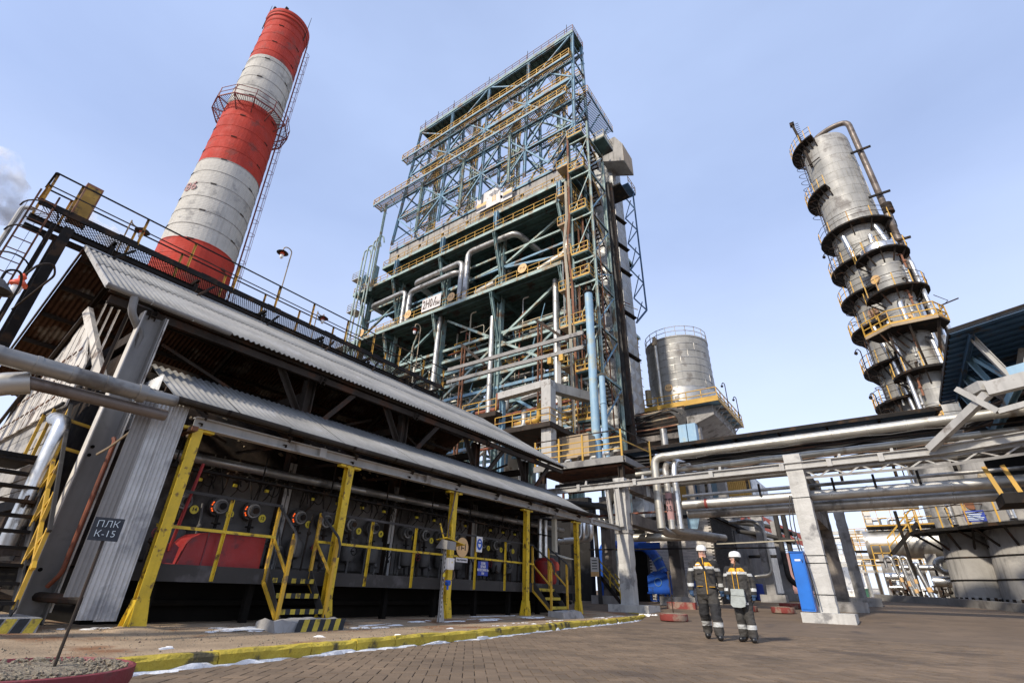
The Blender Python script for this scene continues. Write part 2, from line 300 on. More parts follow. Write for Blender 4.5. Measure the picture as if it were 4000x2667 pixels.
    def corr(s, o, u, v, lu, lv, period=0.13, amp=0.02, th=0.006, per=6):
        """corrugated sheet: o origin, u across the waves, v along them"""
        o = Vector(o); u = Vector(u).normalized(); v = Vector(v).normalized(); n = u.cross(v).normalized()
        k = max(2, int(round(lu/period*per))); q = []
        for side in (0, 1):
            for i in range(k+1):
                a = lu*i/k; z = amp*cos(2*pi*a/period) + (th if side else 0)
                q += [o+u*a+n*z, o+u*a+v*lv+n*z]
        m = 2*(k+1); f = []
        for i in range(k):
            a = 2*i; f += [(a, a+1, a+3, a+2), (m+a, m+a+2, m+a+3, m+a+1), (a, a+2, m+a+2, m+a), (a+1, m+a+1, m+a+3, a+3)]
        f += [(0, m, m+1, 1), (2*k, 2*k+1, m+2*k+1, m+2*k)]
        return s.add(q, f, True)
    def ico(s, c, r, sub=1, sq=(1,1,1), jit=0, rg=None):
        bm = bmesh.new(); bmesh.ops.create_icosphere(bm, subdivisions=sub, radius=1); c = Vector(c); rg = rg or rnd
        vs = [c+Vector((v.co.x*r*sq[0], v.co.y*r*sq[1], v.co.z*r*sq[2]))*(1+rg.uniform(-jit, jit)) for v in bm.verts]
        fs = [tuple(v.index for v in f.verts) for f in bm.faces]; bm.free(); return s.add(vs, fs, True)
    def mesh(s, name, mat, off=(0,0,0)):
        me = bpy.data.meshes.new(name); o = Vector(off)
        me.from_pydata([tuple(Vector(v)-o) for v in s.V], [], s.F); me.materials.append(MATS[mat])
        me.polygons.foreach_set('use_smooth', s.S); me.update(); return me
    def build(s, name, mat, parent=None, label=None, cat=None, group=None, kind=None, sharp=True):
        xs = [v[0] for v in s.V]; ys = [v[1] for v in s.V]; zs = [v[2] for v in s.V]
        wl = Vector(((min(xs)+max(xs))/2, (min(ys)+max(ys))/2, min(zs)))
        me = s.mesh(name, mat, wl)
        if sharp and any(s.S): me.set_sharp_from_angle(angle=rad(40))
        return tag(link(name, me, wl, parent), label, cat, group, kind)
def P(name, mat, parent, fn, *a, **k):
    """one part from one MB call: P('pole','steel',root,'cyl',p0,p1,r)"""
    m = MB(); getattr(m, fn)(*a, **k); return m.build(name, mat, parent)
# members that share one unit mesh per section
UNIT = {}
def unit(kind, mat):
    k = (kind, mat)
    if k not in UNIT:
        m = MB()
        if kind == 'I': m.ibeam((0,0,0), (0,0,1), 1, 1, 0.13)
        elif kind == 'L': m.ang((0,0,0), (0,0,1), 1, 0.14)
        elif kind == 'O': m.cyl((0,0,0), (0,0,1), 0.5, seg=10)
        else: m.box(-0.5, 0.5, -0.5, 0.5, 0, 1)
        UNIT[k] = m.mesh('member_'+kind, mat)
    return UNIT[k]
def mem(name, parent, p0, p1, w, h, mat, kind='B', up=None):
    p0 = Vector(p0); p1 = Vector(p1); d = p1-p0
    if up is None: up = (0,0,1) if abs(d.normalized().z) < 0.95 else (0,1,0)
    x, y, z = frame(d, up); o = link(name, unit(kind, mat), p0, parent)
    o.rotation_mode = 'QUATERNION'; o.rotation_quaternion = Matrix((x, y, z)).transposed().to_quaternion(); o.scale = (w, h, d.length); return o
def kids(o): return [c for c in ALLKIDS.get(o, [])]
ALLKIDS = {}
def copy_tree(root, loc, rotz=0, label=None, group=None, parent=None):
    def cp(o, par):
        c = o.copy(); COL.objects.link(c)
        if par: c.parent = par
        for ch in o.children: cp(ch, c)
        return c
    c = cp(root, parent); c.location = loc if parent is None else Vector(loc)-WL[parent]
    if rotz: c.rotation_euler = (0, 0, rotz)
    WL[c] = Vector(loc)
    if label: c['label'] = label
    if group: c['group'] = group
    return c
def text_mb(txt, size, o, u, v, depth=0.004, bold=0.0, align='C', space=1.0, squeeze=1.0):
    """lettering as raised geometry: o centre, u reading direction, v up"""
    cu = bpy.data.curves.new('t', 'FONT'); cu.body = txt; cu.size = size; cu.align_x = 'CENTER' if align == 'C' else 'LEFT'; cu.align_y = 'CENTER'
    cu.extrude = depth/2; cu.offset = bold; cu.resolution_u = 3; cu.space_line = space
    ob = bpy.data.objects.new('t', cu)
    me = ob.to_mesh(); o = Vector(o); u = Vector(u).normalized(); v = Vector(v).normalized(); n = u.cross(v); m = MB()
    m.add([o+u*(q.co.x*squeeze)+v*q.co.y+n*q.co.z for q in me.vertices], [tuple(p.vertices) for p in me.polygons])
    ob.to_mesh_clear(); bpy.data.objects.remove(ob); bpy.data.curves.remove(cu); return m
def railing(pts, h=1.1, sp=1.5, r=0.022, mid=(0.5,), toe=0.0, m=None, pr=None):
    """posts and rails along a polyline of floor points"""
    m = m or MB(); pr = pr or r
    for i in range(len(pts)-1):
        a = Vector(pts[i]); b = Vector(pts[i+1]); L_ = (b-a).length; n = max(1, int(round(L_/sp)))
        for k in range(n+1 if i == len(pts)-2 else n):
            p = a.lerp(b, k/n); m.bar(p, p+Vector((0,0,h)), pr*2, pr*2, (b-a))
        for f in (*mid, 1.0): m.bar(a+Vector((0,0,h*f)), b+Vector((0,0,h*f)), r*2, r*2)
        if toe: m.bar(a+Vector((0,0,toe/2)), b+Vector((0,0,toe/2)), 0.012, toe)
    return m
def gnd(Y): return 0.0 if Y < 18 else min(0.04*(Y-18), 1.08)
# ------------------------------------------------------------------ ground, pavers, pavement, kerb
KERB = [(-6.1,-3),(-6.1,2.0),(-6.2,3.2),(-6.3,4.4),(-6.4,5.9),(-6.55,8.2),(-6.8,10.2),(-7.05,12.2),(-7.3,15.3),(-7.7,18.3),(-8.3,20.6),(-9.4,21.6)]
def kerb_x(Y):
    for (x0, y0), (x1, y1) in zip(KERB, KERB[1:]):
        if y0 <= Y <= y1: return x0+(x1-x0)*(Y-y0)/(y1-y0)
    return KERB[0][0] if Y < 0 else -30
g = MB(); ys = [-400,-20,0,18,20,25,30,35,40,45,60,150,600,2500]; xs = [-2500,-300,-60,-20,0,20,60,300,2500]
g.add([(x, y, gnd(y)-0.012) for y in ys for x in xs], [(j*len(xs)+i, j*len(xs)+i+1, (j+1)*len(xs)+i+1, (j+1)*len(xs)+i) for j in range(len(ys)-1) for i in range(len(xs)-1)], True)
ground = g.build('ground', 'far_paving', kind='structure')
# herringbone pavers, laid where the camera is near enough to tell them apart
U_ = 0.125; A_ = rad(40); ca, sa = cos(A_), sin(A_); pav = []
for i in range(-140, 140):
    for j in range(-30, 170):
        d = (i-j) % 4
        if d not in (0, 3): continue
        cx, cy = ((i+1, j+0.5) if d == 0 else (i+0.5, j+1)); hw, hh = ((U_-0.005, U_/2-0.005) if d == 0 else (U_/2-0.005, U_-0.005))
        x = (cx*ca-cy*sa)*U_-1.0; y = (cx*sa+cy*ca)*U_
        dist = math.hypot(x, y)
        if dist > 15.5 or y < 0.8 or x < kerb_x(y)+0.14 or y > 17.5: continue
        f_ = (x*r2.x+y*r2.y, x*fw.x+y*fw.y)                     # keep what the frame (with a margin for a step aside) can see
        if f_[1] < 2.5 or abs(f_[0]) > f_[1]*1.25+1.5: continue
        pav.append((dist, x, y, hw, hh))
pav.sort()
def paver_geo(m, x, y, hw, hh, dz=0.0):
    q = []
    for z, e in ((-0.011, 0), (-0.002, 0), (0.0, 0.006)):
        for a, b in ((-1,-1),(1,-1),(1,1),(-1,1)):
            lx, ly = a*(hw-e), b*(hh-e); q.append((x+lx*ca-ly*sa, y+lx*sa+ly*ca, z+dz))
    f = [(8,9,10,11)]
    for k in range(2):
        for n in range(4): f.append((k*4+n, k*4+(n+1) % 4, k*4+4+(n+1) % 4, k*4+4+n))
    m.add(q, f)
near = [p for p in pav if p[0] > 5.0][:300]; nearset = set(near)
um = {}
for hw, hh in {(p[3], p[4]) for p in pav}:
    m = MB(); paver_geo(m, 0, 0, hw, hh); um[(hw, hh)] = m.mesh('paver', 'paver')
for p in near:
    link('paver', um[(p[3], p[4])], (p[1], p[2], rnd.uniform(-0.003, 0.002)), ground)
m = MB()
for p in pav:
    if p not in nearset: paver_geo(m, *p[1:], dz=rnd.uniform(-0.003, 0.002))
tag(m.build('pavers', 'paver', ground), kind='stuff')

# raised pavement along the heater: a slab that dips towards the kerb
def pave_z(x, y): return 0.13 if x < -9.6 else (0.13-0.065*(x+9.6)/0.9 if x < -8.7 else 0.065+0.03*(x+8.7)/2.2)
m = MB(); rows = []
Yl = [-3+0.5*i for i in range(50)]
for y in Yl:
    kx = kerb_x(y)-0.06 if y < 21.6 else -9.4
    rows.append([(x, y, pave_z(x, y)+rnd.uniform(-0.006, 0.006)) for x in [-24,-16,-12,-11,-10.3,-9.6,-9.1,-8.7]]+[(-8.7+(kx+8.7)*t if kx > -8.7 else kx+0.001*t, y, pave_z(-8.5, y)+0.03*t+rnd.uniform(-0.006, 0.006)*(t < 1)) for t in (0.35, 0.7, 1.0)])
n = len(rows[0]); m.add([p for r in rows for p in r], [(j*n+i, j*n+i+1, (j+1)*n+i+1, (j+1)*n+i) for j in range(len(rows)-1) for i in range(n-1)], True)
pavement = m.build('pavement', 'sand_concrete', kind='structure', sharp=False)
m = MB(); m.box(-24, -9.5, 21.4, 24, 0.0, 0.10); m.build('pavement_end', 'sand_dark', kind='structure')
# kerb stones
kroot = tag(link('kerb', None, (-6.3, 4, 0)), kind='structure')
run = []
for (x0, y0), (x1, y1) in zip(KERB, KERB[1:]):
    a = Vector((x0, y0, 0)); b = Vector((x1, y1, 0)); L_ = (b-a).length; k = max(1, round(L_/1.0))
    run += [(a.lerp(b, i/k), a.lerp(b, (i+1)/k)) for i in range(k)]
for a, b in run:
    if b.y < 0: continue
    d = (b-a).normalized(); s_ = Vector((d.y, -d.x, 0)); e = 0.006; a2 = a+d*e; b2 = b-d*e; n = 7; q = []; tz = 0.135+rnd.uniform(-0.01, 0.012)
    prof = [(0.075, -0.01), (0.078, tz-0.035), (0.05, tz-0.004), (-0.07, tz), (-0.08, -0.01)]
    for i in range(n+1):
        c = a2.lerp(b2, i/n)
        for o_, z in prof:
            j_ = rnd.uniform(-0.010, 0.008) if z > 0.02 else 0
            q.append(c+s_*(o_+j_)+Vector((0, 0, z+j_*0.8)))
    k = len(prof); f = [(i*k+j, (i+1)*k+j, (i+1)*k+j+1, i*k+j+1) for i in range(n) for j in range(k-1)]+[tuple(range(k)), tuple(n*k+j for j in range(k-1, -1, -1))]
    m = MB(); m.add(q, f); m.build('kerb_stone', 'kerb_yellow', kroot)
m = MB(); rd = random.Random(17)
for i in range(2600):                                     # grit and crumbs on the pavement
    y = rd.uniform(1.6, 19) if i % 3 else rd.uniform(1.6, 8); kx = kerb_x(y)-0.15; x = rd.uniform(-9.9, kx); r = rd.choice((0.006, 0.009, 0.012, 0.02))*rd.uniform(0.7, 1.3)
    z = pave_z(x, y) if x < -8.7 else pave_z(-8.5, y)+0.03*max(0, min(1, (x+8.7)/(kx+8.7+0.09)))
    a = rd.random()*6; q = [(x+r*cos(a+k*2.1)*rd.uniform(0.7, 1.3), y+r*sin(a+k*2.1)*rd.uniform(0.7, 1.3), z-0.004) for k in range(3)]+[(x, y, z+r*rd.uniform(0.5, 1.0))]; m.add(q, [(0,1,3),(1,2,3),(2,0,3)])
tag(m.build('grit', 'gravel', pavement), kind='stuff')
# snow at the kerb's foot, on the pavement and under the heater
def snow_patch(m, cx, cy, rx, ry, z, h, ang=0, n=11, rg=rnd):
    q = [(cx, cy, z+h)]; c_, s_ = cos(ang), sin(ang)
    for ring, (k, hz) in enumerate(((0.55, 0.8), (1.0, -0.01))):
        for i in range(n):
            a = 2*pi*i/n; j = rg.uniform(0.4, 1.35); x = rx*k*j*cos(a); y = ry*k*j*sin(a)
            q.append((cx+x*c_-y*s_, cy+x*s_+y*c_, z+(h*hz*rg.uniform(0.5, 1.2) if hz > 0 else hz)))
    f = [(0, 1+i, 1+(i+1) % n) for i in range(n)]+[(1+i, 1+n+i, 1+n+(i+1) % n, 1+(i+1) % n) for i in range(n)]
    m.add(q, f, True)
m = MB(); rs = random.Random(3); t = 0
for a, b in run:
    if b.y < 1.5: continue
    d = (b-a).normalized(); s_ = Vector((d.y, -d.x, 0)); an = math.atan2(d.y, d.x)
    for i in range(10):
        p = a.lerp(b, rs.random())+s_*rs.uniform(0.08, 0.11); big = rs.random() < 0.22 or p.y > 18
        if rs.random() < 0.85: snow_patch(m, p.x, p.y, rs.uniform(0.10, 0.32), rs.uniform(0.012, 0.04)*(1.5 if big else 1), 0, rs.uniform(0.008, 0.02)*(2.6 if big else 1), an, rg=rs)
    if rs.random() < 0.8:
        p = a.lerp(b, rs.random())-s_*rs.uniform(0.2, 1.1); snow_patch(m, p.x, p.y, rs.uniform(0.04, 0.14), rs.uniform(0.02, 0.05), pave_z(p.x, p.y)+0.004, 0.02, rs.random()*3, rg=rs)
for (x, y, rx, ry) in [(-9.3,4.5,0.35,0.9),(-9.0,5.0,0.2,0.5),(-8.8,7.2,0.18,0.5),(-9.0,8.0,0.2,0.7),(-9.3,9.6,0.22,0.5),(-9.1,11,0.2,0.9),(-9.2,12.6,0.25,1.3),(-9.3,14.2,0.25,0.9),(-8.2,13.5,0.12,0.5),(-8.0,11.6,0.1,0.3),(-7.6,10.2,0.1,0.25),(-9.8,13.0,0.2,1.0),(-8.6,17.3,0.2,0.7),(-8.6,19.4,0.3,0.8),(-9.9,3.1,0.15,0.3),(-8.7,22.2,0.25,0.5)]:
    [snow_patch(m, x+rs.uniform(-rx, rx)*0.7, y+rs.uniform(-ry, ry), rx*rs.uniform(0.25, 0.6), ry*rs.uniform(0.2, 0.5), pave_z(x, y)+0.001, 0.014, rs.uniform(-0.15, 0.15), 15, rs) for _ in range(5)]
for i in range(14): a = rs.uniform(0, 6.3); snow_patch(m, -8.25+rs.uniform(-0.3, 0.35), 20.55+rs.uniform(-0.35, 0.3), 0.12, 0.1, 0.02, 0.13, a, 7, rs)
m.build('snow', 'snow', kind='stuff')
# far snow field and ground dirt beyond the paving
m = MB(); m.add([(-12, 52, 1.10), (2.0, 52, 1.10), (12, 160, 1.12), (-30, 160, 1.12)], [(0,1,2,3)]); m.build('snow_field', 'snow', kind='structure')
# ------------------------------------------------------------------ the fired heater's shed
PX = -9.7; PY = [3.62, 7.0, 10.65, 14.35, 17.8]
shed = thing('heater_shed', (-12, 10, 0.13), 'long sooty heater shed with two grey corrugated roofs and yellow posts', 'shed')
Y0, Y1 = 1.8, 19.5
ev = Vector((-11.0, 0, 5.85)); rg_ = Vector((-16.1, 0, 9.0)); sl_ = (rg_-ev).normalized(); sL = (rg_-ev).length
def sheets(name, mat, o, v, L_, ya, yb, wdt=1.17, amp=0.021, lift=0.004, parent=shed, flip=False):
    n = int(round((yb-ya)/wdt)); w = (yb-ya)/n
    for i in range(n):
        oo = Vector((o[0], ya+i*w, o[2]))+Vector((0, 0, lift*(i % 2)))
        m = MB(); m.corr(oo, (0, 1, 0), v, w+0.05, L_, 0.13, amp, 0.006, 10); m.build(name, mat, parent, sharp=False)
# upper roof, near slope in two rows of sheets; far slope seen from below
sheets('roof_sheet', 'galv', ev, sl_, sL*0.52, Y0, Y1)
mid_ = ev+sl_*(sL*0.50)+Vector((0, 0, 0.018)); sheets('roof_sheet', 'galv', mid_, sl_, sL*0.50, Y0, Y1)
ev2 = Vector((-21.2, 0, 5.85)); sheets('roof_sheet', 'rusty_sheet', ev2, (rg_-ev2).normalized(), (rg_-ev2).length, Y0, Y1, 1.17)
m = MB(); m.prism([(-15.8, Y0-0.05, 8.86), (-16.1, Y0-0.05, 9.06), (-16.4, Y0-0.05, 8.86), (-16.1, Y0-0.05, 9.0)], (0, Y1-Y0+0.1, 0)); m.build('ridge_cap', 'galv', shed)
# barge boards at the near gable, purlins and rafters
m = MB(); m.bar(ev+Vector((-0.02, Y0-0.04, -0.01)), rg_+Vector((0, Y0-0.04, -0.01)), 0.03, 0.12); m.build('barge_board', 'grey_light', shed)
m = MB(); m.bar(ev2+Vector((0, Y0-0.04, -0.02)), rg_+Vector((0, Y0-0.04, -0.02)), 0.04, 0.16); m.build('barge_board', 'steel_brown', shed)
for k in range(6):
    p = ev.lerp(rg_, 0.04+0.18*k)-Vector((0, 0, 0.10)); mem('purlin', shed, p+Vector((0, Y0+0.05, 0)), p+Vector((0, Y1, 0)), 0.08, 0.12, 'steel_brown')
    p = ev2.lerp(rg_, 0.04+0.18*k)-Vector((0, 0, 0.10)); mem('purlin', shed, p+Vector((0, Y0+0.05, 0)), p+Vector((0, Y1, 0)), 0.08, 0.12, 'steel_brown')
COLY = [2.67, 6.75, 10.2, 13.9, 17.2]
for y in COLY:
    mem('rafter', shed, ev+Vector((-0.1, y, -0.24)), rg_+Vector((0, y, -0.24)), 0.12, 0.2, 'steel_brown', 'I')
    mem('rafter', shed, ev2+Vector((0.1, y, -0.24)), rg_+Vector((0, y, -0.24)), 0.12, 0.2, 'steel_brown', 'I')
    if y > 3: mem('column', shed, (-11.75, y, 1.0), (-11.75, y, 5.75), 0.26, 0.24, 'steel_brown', 'I', up=(1, 0, 0))
    mem('column', shed, (-20.6, y, 0.1), (-20.6, y, 6.1), 0.26, 0.26, 'steel_brown', 'I')
    mem('tie_beam', shed, (-11.75, y, 5.3), (-20.6, y, 5.3), 0.16, 0.24, 'steel_brown', 'I')
    if y > 3:
        for s in (-1, 1): mem('knee_brace', shed, (-11.62, y, 4.15 if s > 0 else 4.4), (-11.3, y+s*1.15, 5.66), 0.13, 0.13, 'steel_brown', 'L')
        mem('knee_brace', shed, (-11.75, y, 3.9), (-13.2, y, 5.2), 0.12, 0.12, 'steel_brown', 'L')
mem('eave_beam', shed, (-11.25, Y0+0.1, 5.68), (-11.25, Y1, 5.68), 0.1, 0.16, 'steel_brown', 'I')
mem('wall_beam', shed, (-11.8, 3.0, 4.35), (-11.8, Y1, 4.35), 0.14, 0.2, 'steel_brown', 'I')
for i, (a, b) in enumerate([((-11.9, 3.2, 5.4), (-12.2, 6.4, 4.6)), ((-12.4, 7.2, 4.5), (-12.6, 9.6, 5.6)), ((-12.3, 10.6, 5.5), (-12.6, 13.2, 4.5)), ((-12.2, 14.2, 4.5), (-12.4, 16.8, 5.6)), ((-12.0, 8.6, 4.3), (-12.3, 13.4, 5.2))]):
    mem('brace_rod', shed, a, b, 0.07, 0.07, 'steel_brown', 'L')
# the heater itself: a long brick body filling the shed, walls above the burners dark
hb = MB(); hb.prism([(-12.0, 3.1, 1.0), (-20.3, 3.1, 1.0), (-20.3, 3.1, 4.2), (-17.8, 3.1, 5.9), (-14.4, 3.1, 5.9), (-12.6, 3.1, 4.4), (-12.0, 3.1, 3.4)], (0, 16.2, 0)); hb.build('heater_body', 'heater_brick', shed)  # dark brick tone doubles as the shed's unlit background
m = MB(); m.box(-20.6, -10.9, 3.3, 19.2, 0.10, 0.97); m.build('plinth_shade_fill', 'shade_black', shed)  # black fill paints in the shade below the burner platform
rg2 = random.Random(12)
m = MB()
for i in range(60):
    y = rg2.uniform(4, 18.5); t = rg2.random(); x = -12.05-0.6*t; z = 3.45+0.95*t; m.ico((x, y, z), rg2.uniform(0.04, 0.09), 1, (0.6, 1, 1), 0.3, rg2)
tag(m.build('loose_bricks', 'tan_box', shed), kind='stuff')
m = MB(); m.box(-20.5, -12.0, 19.25, 19.35, 0.1, 5.2); m.build('end_wall', 'galv_panel', shed)
# lower canopy roof
lo = Vector((-9.42, 0, 3.62)); hi_ = Vector((-11.55, 0, 4.80)); lv = (hi_-lo).normalized()
sheets('roof_sheet', 'galv', lo, lv, (hi_-lo).length, 3.0, 18.6)
for k in range(4):
    p = lo.lerp(hi_, 0.06+0.29*k)-Vector((0, 0, 0.08)); mem('purlin', shed, p+Vector((0, 3.05, 0)), p+Vector((0, 18.55, 0)), 0.06, 0.09, 'steel_brown')
for y in PY+[5.3, 8.8, 12.5, 16.1]:
    mem('rafter', shed, (-9.5, y, 3.44), (-11.7, y, 4.62), 0.07, 0.12, 'steel_brown', 'L')
    mem('cross_tie', shed, (-9.6, y, 3.33), (-11.7, y+0.0, 3.45), 0.06, 0.06, 'steel_brown', 'L')
    mem('canopy_brace', shed, (-9.7, y, 3.30), (-11.0, y+1.1, 3.46), 0.05, 0.05, 'steel_brown', 'L')
# gutters in lengths with joints
gp = [(0.075*cos(a), 0.075*sin(a)) for a in [pi+pi*i/8 for i in range(9)]]; gp += [(0.066*cos(a), 0.066*sin(a)) for a in [2*pi-pi*i/8 for i in range(9)]]
y = 2.95
while y < 18.9:
    ln = min(rnd.choice((0.95, 1.25, 1.6)), 18.95-y); m = MB(); dz = rnd.uniform(-0.008, 0.008)
    m.sect((-9.34, y, 3.62+dz), (-9.34, y+ln-0.01, 3.62+dz), gp); b = m.build('gutter', 'dark_grey', shed)
    m = MB(); m.sect((-9.34, y-0.03, 3.618+dz), (-9.34, y+0.03, 3.618+dz), [(a*1.1, c*1.1) for a, c in gp]); m.build('gutter_joint', 'steel_black', b)
    y += ln
for ya, yb in ((1.72, 2.5), (2.5, 3.3), (3.3, 4.1)):
    m = MB(); m.sect((-10.88, ya, 5.80), (-10.88, yb-0.01, 5.80), [(a*0.95, c*0.95) for a, c in gp]); m.build('gutter', 'grey_paint', shed)
m = MB(); m.tube([(-10.88, 2.2, 5.75), (-10.9, 2.25, 5.45), (-11.2, 2.6, 5.2), (-11.25, 2.62, 4.9)], 0.07, 8, 0.1); m.build('downpipe', 'grey_paint', shed)
# long pale beam over the posts, out to the concrete column
m = MB(); m.ibeam((PX+0.02, 3.52, 3.36), (PX+0.02, 22.0, 3.44), 0.16, 0.20, 0.02); m.build('front_beam', 'grey_light', shed)
for i, y in enumerate((6.1, 9.4, 12.6, 15.6, 18.9)): m = MB(); m.box(PX-0.08, PX+0.115, y, y+0.16, 3.27+0.004*(y-3.5), 3.47+0.004*(y-3.5)); m.build('splice_plate', 'grey_light', shed)
m = MB(); m.box(-10.05, -9.45, 3.44, 3.54, 3.16, 3.24); m.build('cap_plate', 'rust', shed)
# yellow posts with gusseted feet
for i, y in enumerate(PY):
    z0 = 0.12; m = MB(); m.ibeam((PX, y, z0), (PX, y, 3.26), 0.17, 0.15, 0.014, up=(1, 0, 0)); po = m.build('post', 'post_yellow', shed)
    m = MB()
    for s in (-1, 1): m.prism([(PX+s*0.082, y-0.17, z0), (PX+s*0.082, y+0.17, z0), (PX+s*0.082, y+0.085, z0+0.42), (PX+s*0.082, y-0.085, z0+0.42)], (s*0.012, 0, 0))
    m.prism([(PX-0.17, y-0.088, z0), (PX+0.17, y-0.088, z0), (PX+0.085, y-0.088, z0+0.40), (PX-0.085, y-0.088, z0+0.40)], (0, -0.01, 0)); m.box(PX-0.2, PX+0.2, y-0.2, y+0.2, z0-0.03, z0+0.004)
    m.build('post_foot', 'post_yellow', po)
    m = MB(); m.bar((PX, y-0.28, 3.24), (PX, y+0.28, 3.24), 0.14, 0.05); m.build('post_head', 'post_yellow', po)
m = MB(); m.ico((PX+0.1, 3.6, 0.10), 0.42, 2, (0.9, 1.0, 0.16), 0.12); m.build('post_footing', 'sand_concrete', shed)
# near end: big grey column, corrugated side panel, rust pipe
cx = -11.0
m = MB(); m.box(cx-0.2, cx-0.19+0.0, 2.49, 2.86, 0.13, 5.62); m.box(cx-0.19, cx+0.02, 2.48, 2.50, 0.13, 5.62); m.box(cx-0.19, cx+0.02, 2.85, 2.87, 0.13, 5.62); c_ = m.build('end_column', 'grey_paint', shed)
m = MB(); m.box(cx-0.19, cx+0.04, 2.46, 2.478, 0.13, 5.6); m.build('column_edge', 'panel_white', c_)
m = MB(); m.box(cx-0.19, cx+0.04, 2.88, 2.905, 0.3, 5.6); m.build('column_edge', 'panel_white', c_)
for z in (0.9, 2.75, 2.9): m = MB(); m.cyl((cx-0.185, 2.60, z), (cx-0.175, 2.60, z), 0.03, seg=10); m.build('bolt_hole', 'shade_black', c_)
m = MB(); m.tube([(-10.82, 2.75, 3.05), (-10.78, 2.78, 2.98), (-10.8, 2.79, 0.85), (-10.95, 2.72, 0.66)], 0.035, 8, 0.08); m.build('rust_pipe', 'rust_pipe', shed)
m = MB(); m.tube([(-10.83, 2.62, 2.72), (-10.5, 2.66, 2.80), (-10.0, 2.75, 3.05), (-9.7, 2.75, 3.3)], 0.02, 6, 0.1); m.build('conduit', 'tan_box', shed)
for k, (ya, yb, za, zb) in enumerate(((2.60, 2.86, 0.55, 3.72), (2.84, 3.08, 0.26, 3.64), (3.06, 3.33, 0.24, 3.58))):
    m = MB(); m.corr((-9.60+0.007*(k % 2), ya, za), (0, 1, 0), (0, 0, 1), yb-ya+0.02, zb-za, 0.062, 0.010, 0.004, 6); m.build('side_sheet', 'galv_panel' if k else 'grey_paint', shed)
m = MB(); m.corr((-9.66, 3.36, 0.9), (-1, 0, 0), (0, 0, 1), 0.5, 2.5, 0.08, 0.012, 0.004, 6); m.build('side_sheet', 'slate_clad', shed)
m = MB(); m.corr((-10.3, 2.98, 3.3), (-1, 0, 0), (0, 0, 1), 0.9, 0.95, 0.08, 0.012, 0.004, 6); m.build('side_sheet', 'galv_panel', shed)
# open gable: posts, raking white frame and boards of the heater's end
for (a, b, w, mt, kd) in [                          ((-11.6, 2.2, 4.0), (-11.6, 2.2, 5.7), 0.03, 'panel_white', 'L'), ((-12.3, 2.2, 3.9), (-12.3, 2.2, 6.0), 0.03, 'panel_white', 'L'), ((-13.0, 2.2, 3.9), (-13.0, 2.2, 6.4), 0.03, 'panel_white', 'L'), ((-11.3, 2.3, 3.6), (-11.3, 2.3, 5.6), 0.06, 'steel_brown', 'L')]:
    mem('gable_post', shed, a, b, w, w, mt, kd)
fr = [(-17.8, 2.05, 4.05), (-13.6, 2.05, 6.25), (-11.7, 2.42, 4.25)]
m = MB(); m.chan(fr[1], fr[2], 0.10, 0.20); m.build('raking_channel', 'panel_white', shed)
m = MB(); m.chan(fr[0], fr[1], 0.06, 0.08); m.build('raking_channel', 'steel_brown', shed)
for i in range(16):
    x0 = -17.6+0.37*i; x1 = x0+0.36; zt = lambda x: 6.25+(x+13.6)*0.53 if x < -13.6 else 6.25-(x+13.6)*1.05
    if x1 > -12.0: break
    m = MB(); m.prism([(x0, 2.12+0.01*(i % 3), 3.7), (x1, 2.12+0.01*(i % 3), 3.7), (x1, 2.12+0.01*(i % 3), max(3.75, zt(x1)-0.06)), (x0, 2.12+0.01*(i % 3), max(3.75, zt(x0)-0.06))], (0, 0.03, 0)); pn = m.build('end_board', 'panel_white', shed)
    for k in range(3):
        z = 4.0+k*0.5
        if z < zt(x0)-0.15: m = MB(); m.bar((x0+0.1, 2.08, z), (x0+0.26, 2.08, z+0.03), 0.02, 0.03); m.build('hook', 'rust', pn)
for i in range(11):
    z = 2.0+0.21*i; m = MB(); j = rnd.uniform(-0.02, 0.02)
    m.box(-18.3, -12.5+rnd.uniform(-0.15, 0.1), 2.20+j, 2.26+j, z, z+0.20); m.build('plank', 'plank_grey', shed)
for i in range(4): mem('end_girt', shed, (-18.4, 2.3, 0.6+0.45*i), (-11.4, 2.3, 0.6+0.45*i), 0.07, 0.07, 'steel_black', 'L')
mem('floor_beam', shed, (-18.5, 2.15, 1.9), (-11.3, 2.15, 1.9), 0.14, 0.18, 'steel_black', 'I')
m = MB(); m.tube([(-14, 2.0, 0.55), (-10.05, 3.0, 0.50)], 0.07, 8); m.build('drain_pipe', 'steel_brown', shed)
m = MB(); m.tube([(-10.7, 3.4, 0.45), (-10.7, 19, 0.45)], 0.06, 8); m.build('drain_pipe', 'shade_black', shed)  # pipe coloured near-black for the shade it lies in
m = MB(); m.tube([(-11.6, 2.15, 1.2), (-11.6, 2.15, 3.3), (-12.4, 2.15, 3.5)], 0.13, 10, 0.25); m.build('vent_pipe', 'silver_new', shed)

# burner wall, burners, gas pipework
wall = MB(); wall.prism([(-11.86, 3.5, 1.0), (-11.80, 3.5, 3.3), (-12.05, 3.5, 3.3), (-12.05, 3.5, 1.0)], (0, 14.6, 0)); bw = wall.build('burner_wall', 'burner_wall', shed)
for i in range(13):
    y = 3.9+1.12*i; m = MB(); m.box(-11.80, -11.775, y, y+1.08, 1.15, 1.95); m.build('wall_panel', 'burner_wall', bw)
for i in range(13):
    y = 3.9+1.12*i; m = MB(); m.prism([(-11.79, y, 2.5), (-11.79, y+1.08, 2.5), (-11.70, y+1.08, 3.2), (-11.70, y, 3.2)], (-0.02, 0, 0)); m.build('wall_panel', 'burner_wall', bw)
NY = {14: 4.72, 13: 5.46, 12: 6.2, 11: 7.4, 10: 8.15, 9: 8.94, 8: 9.71, 7: 10.99, 6: 11.74, 5: 12.5, 4: 13.25, 3: 14.62, 2: 15.37, 1: 16.12}
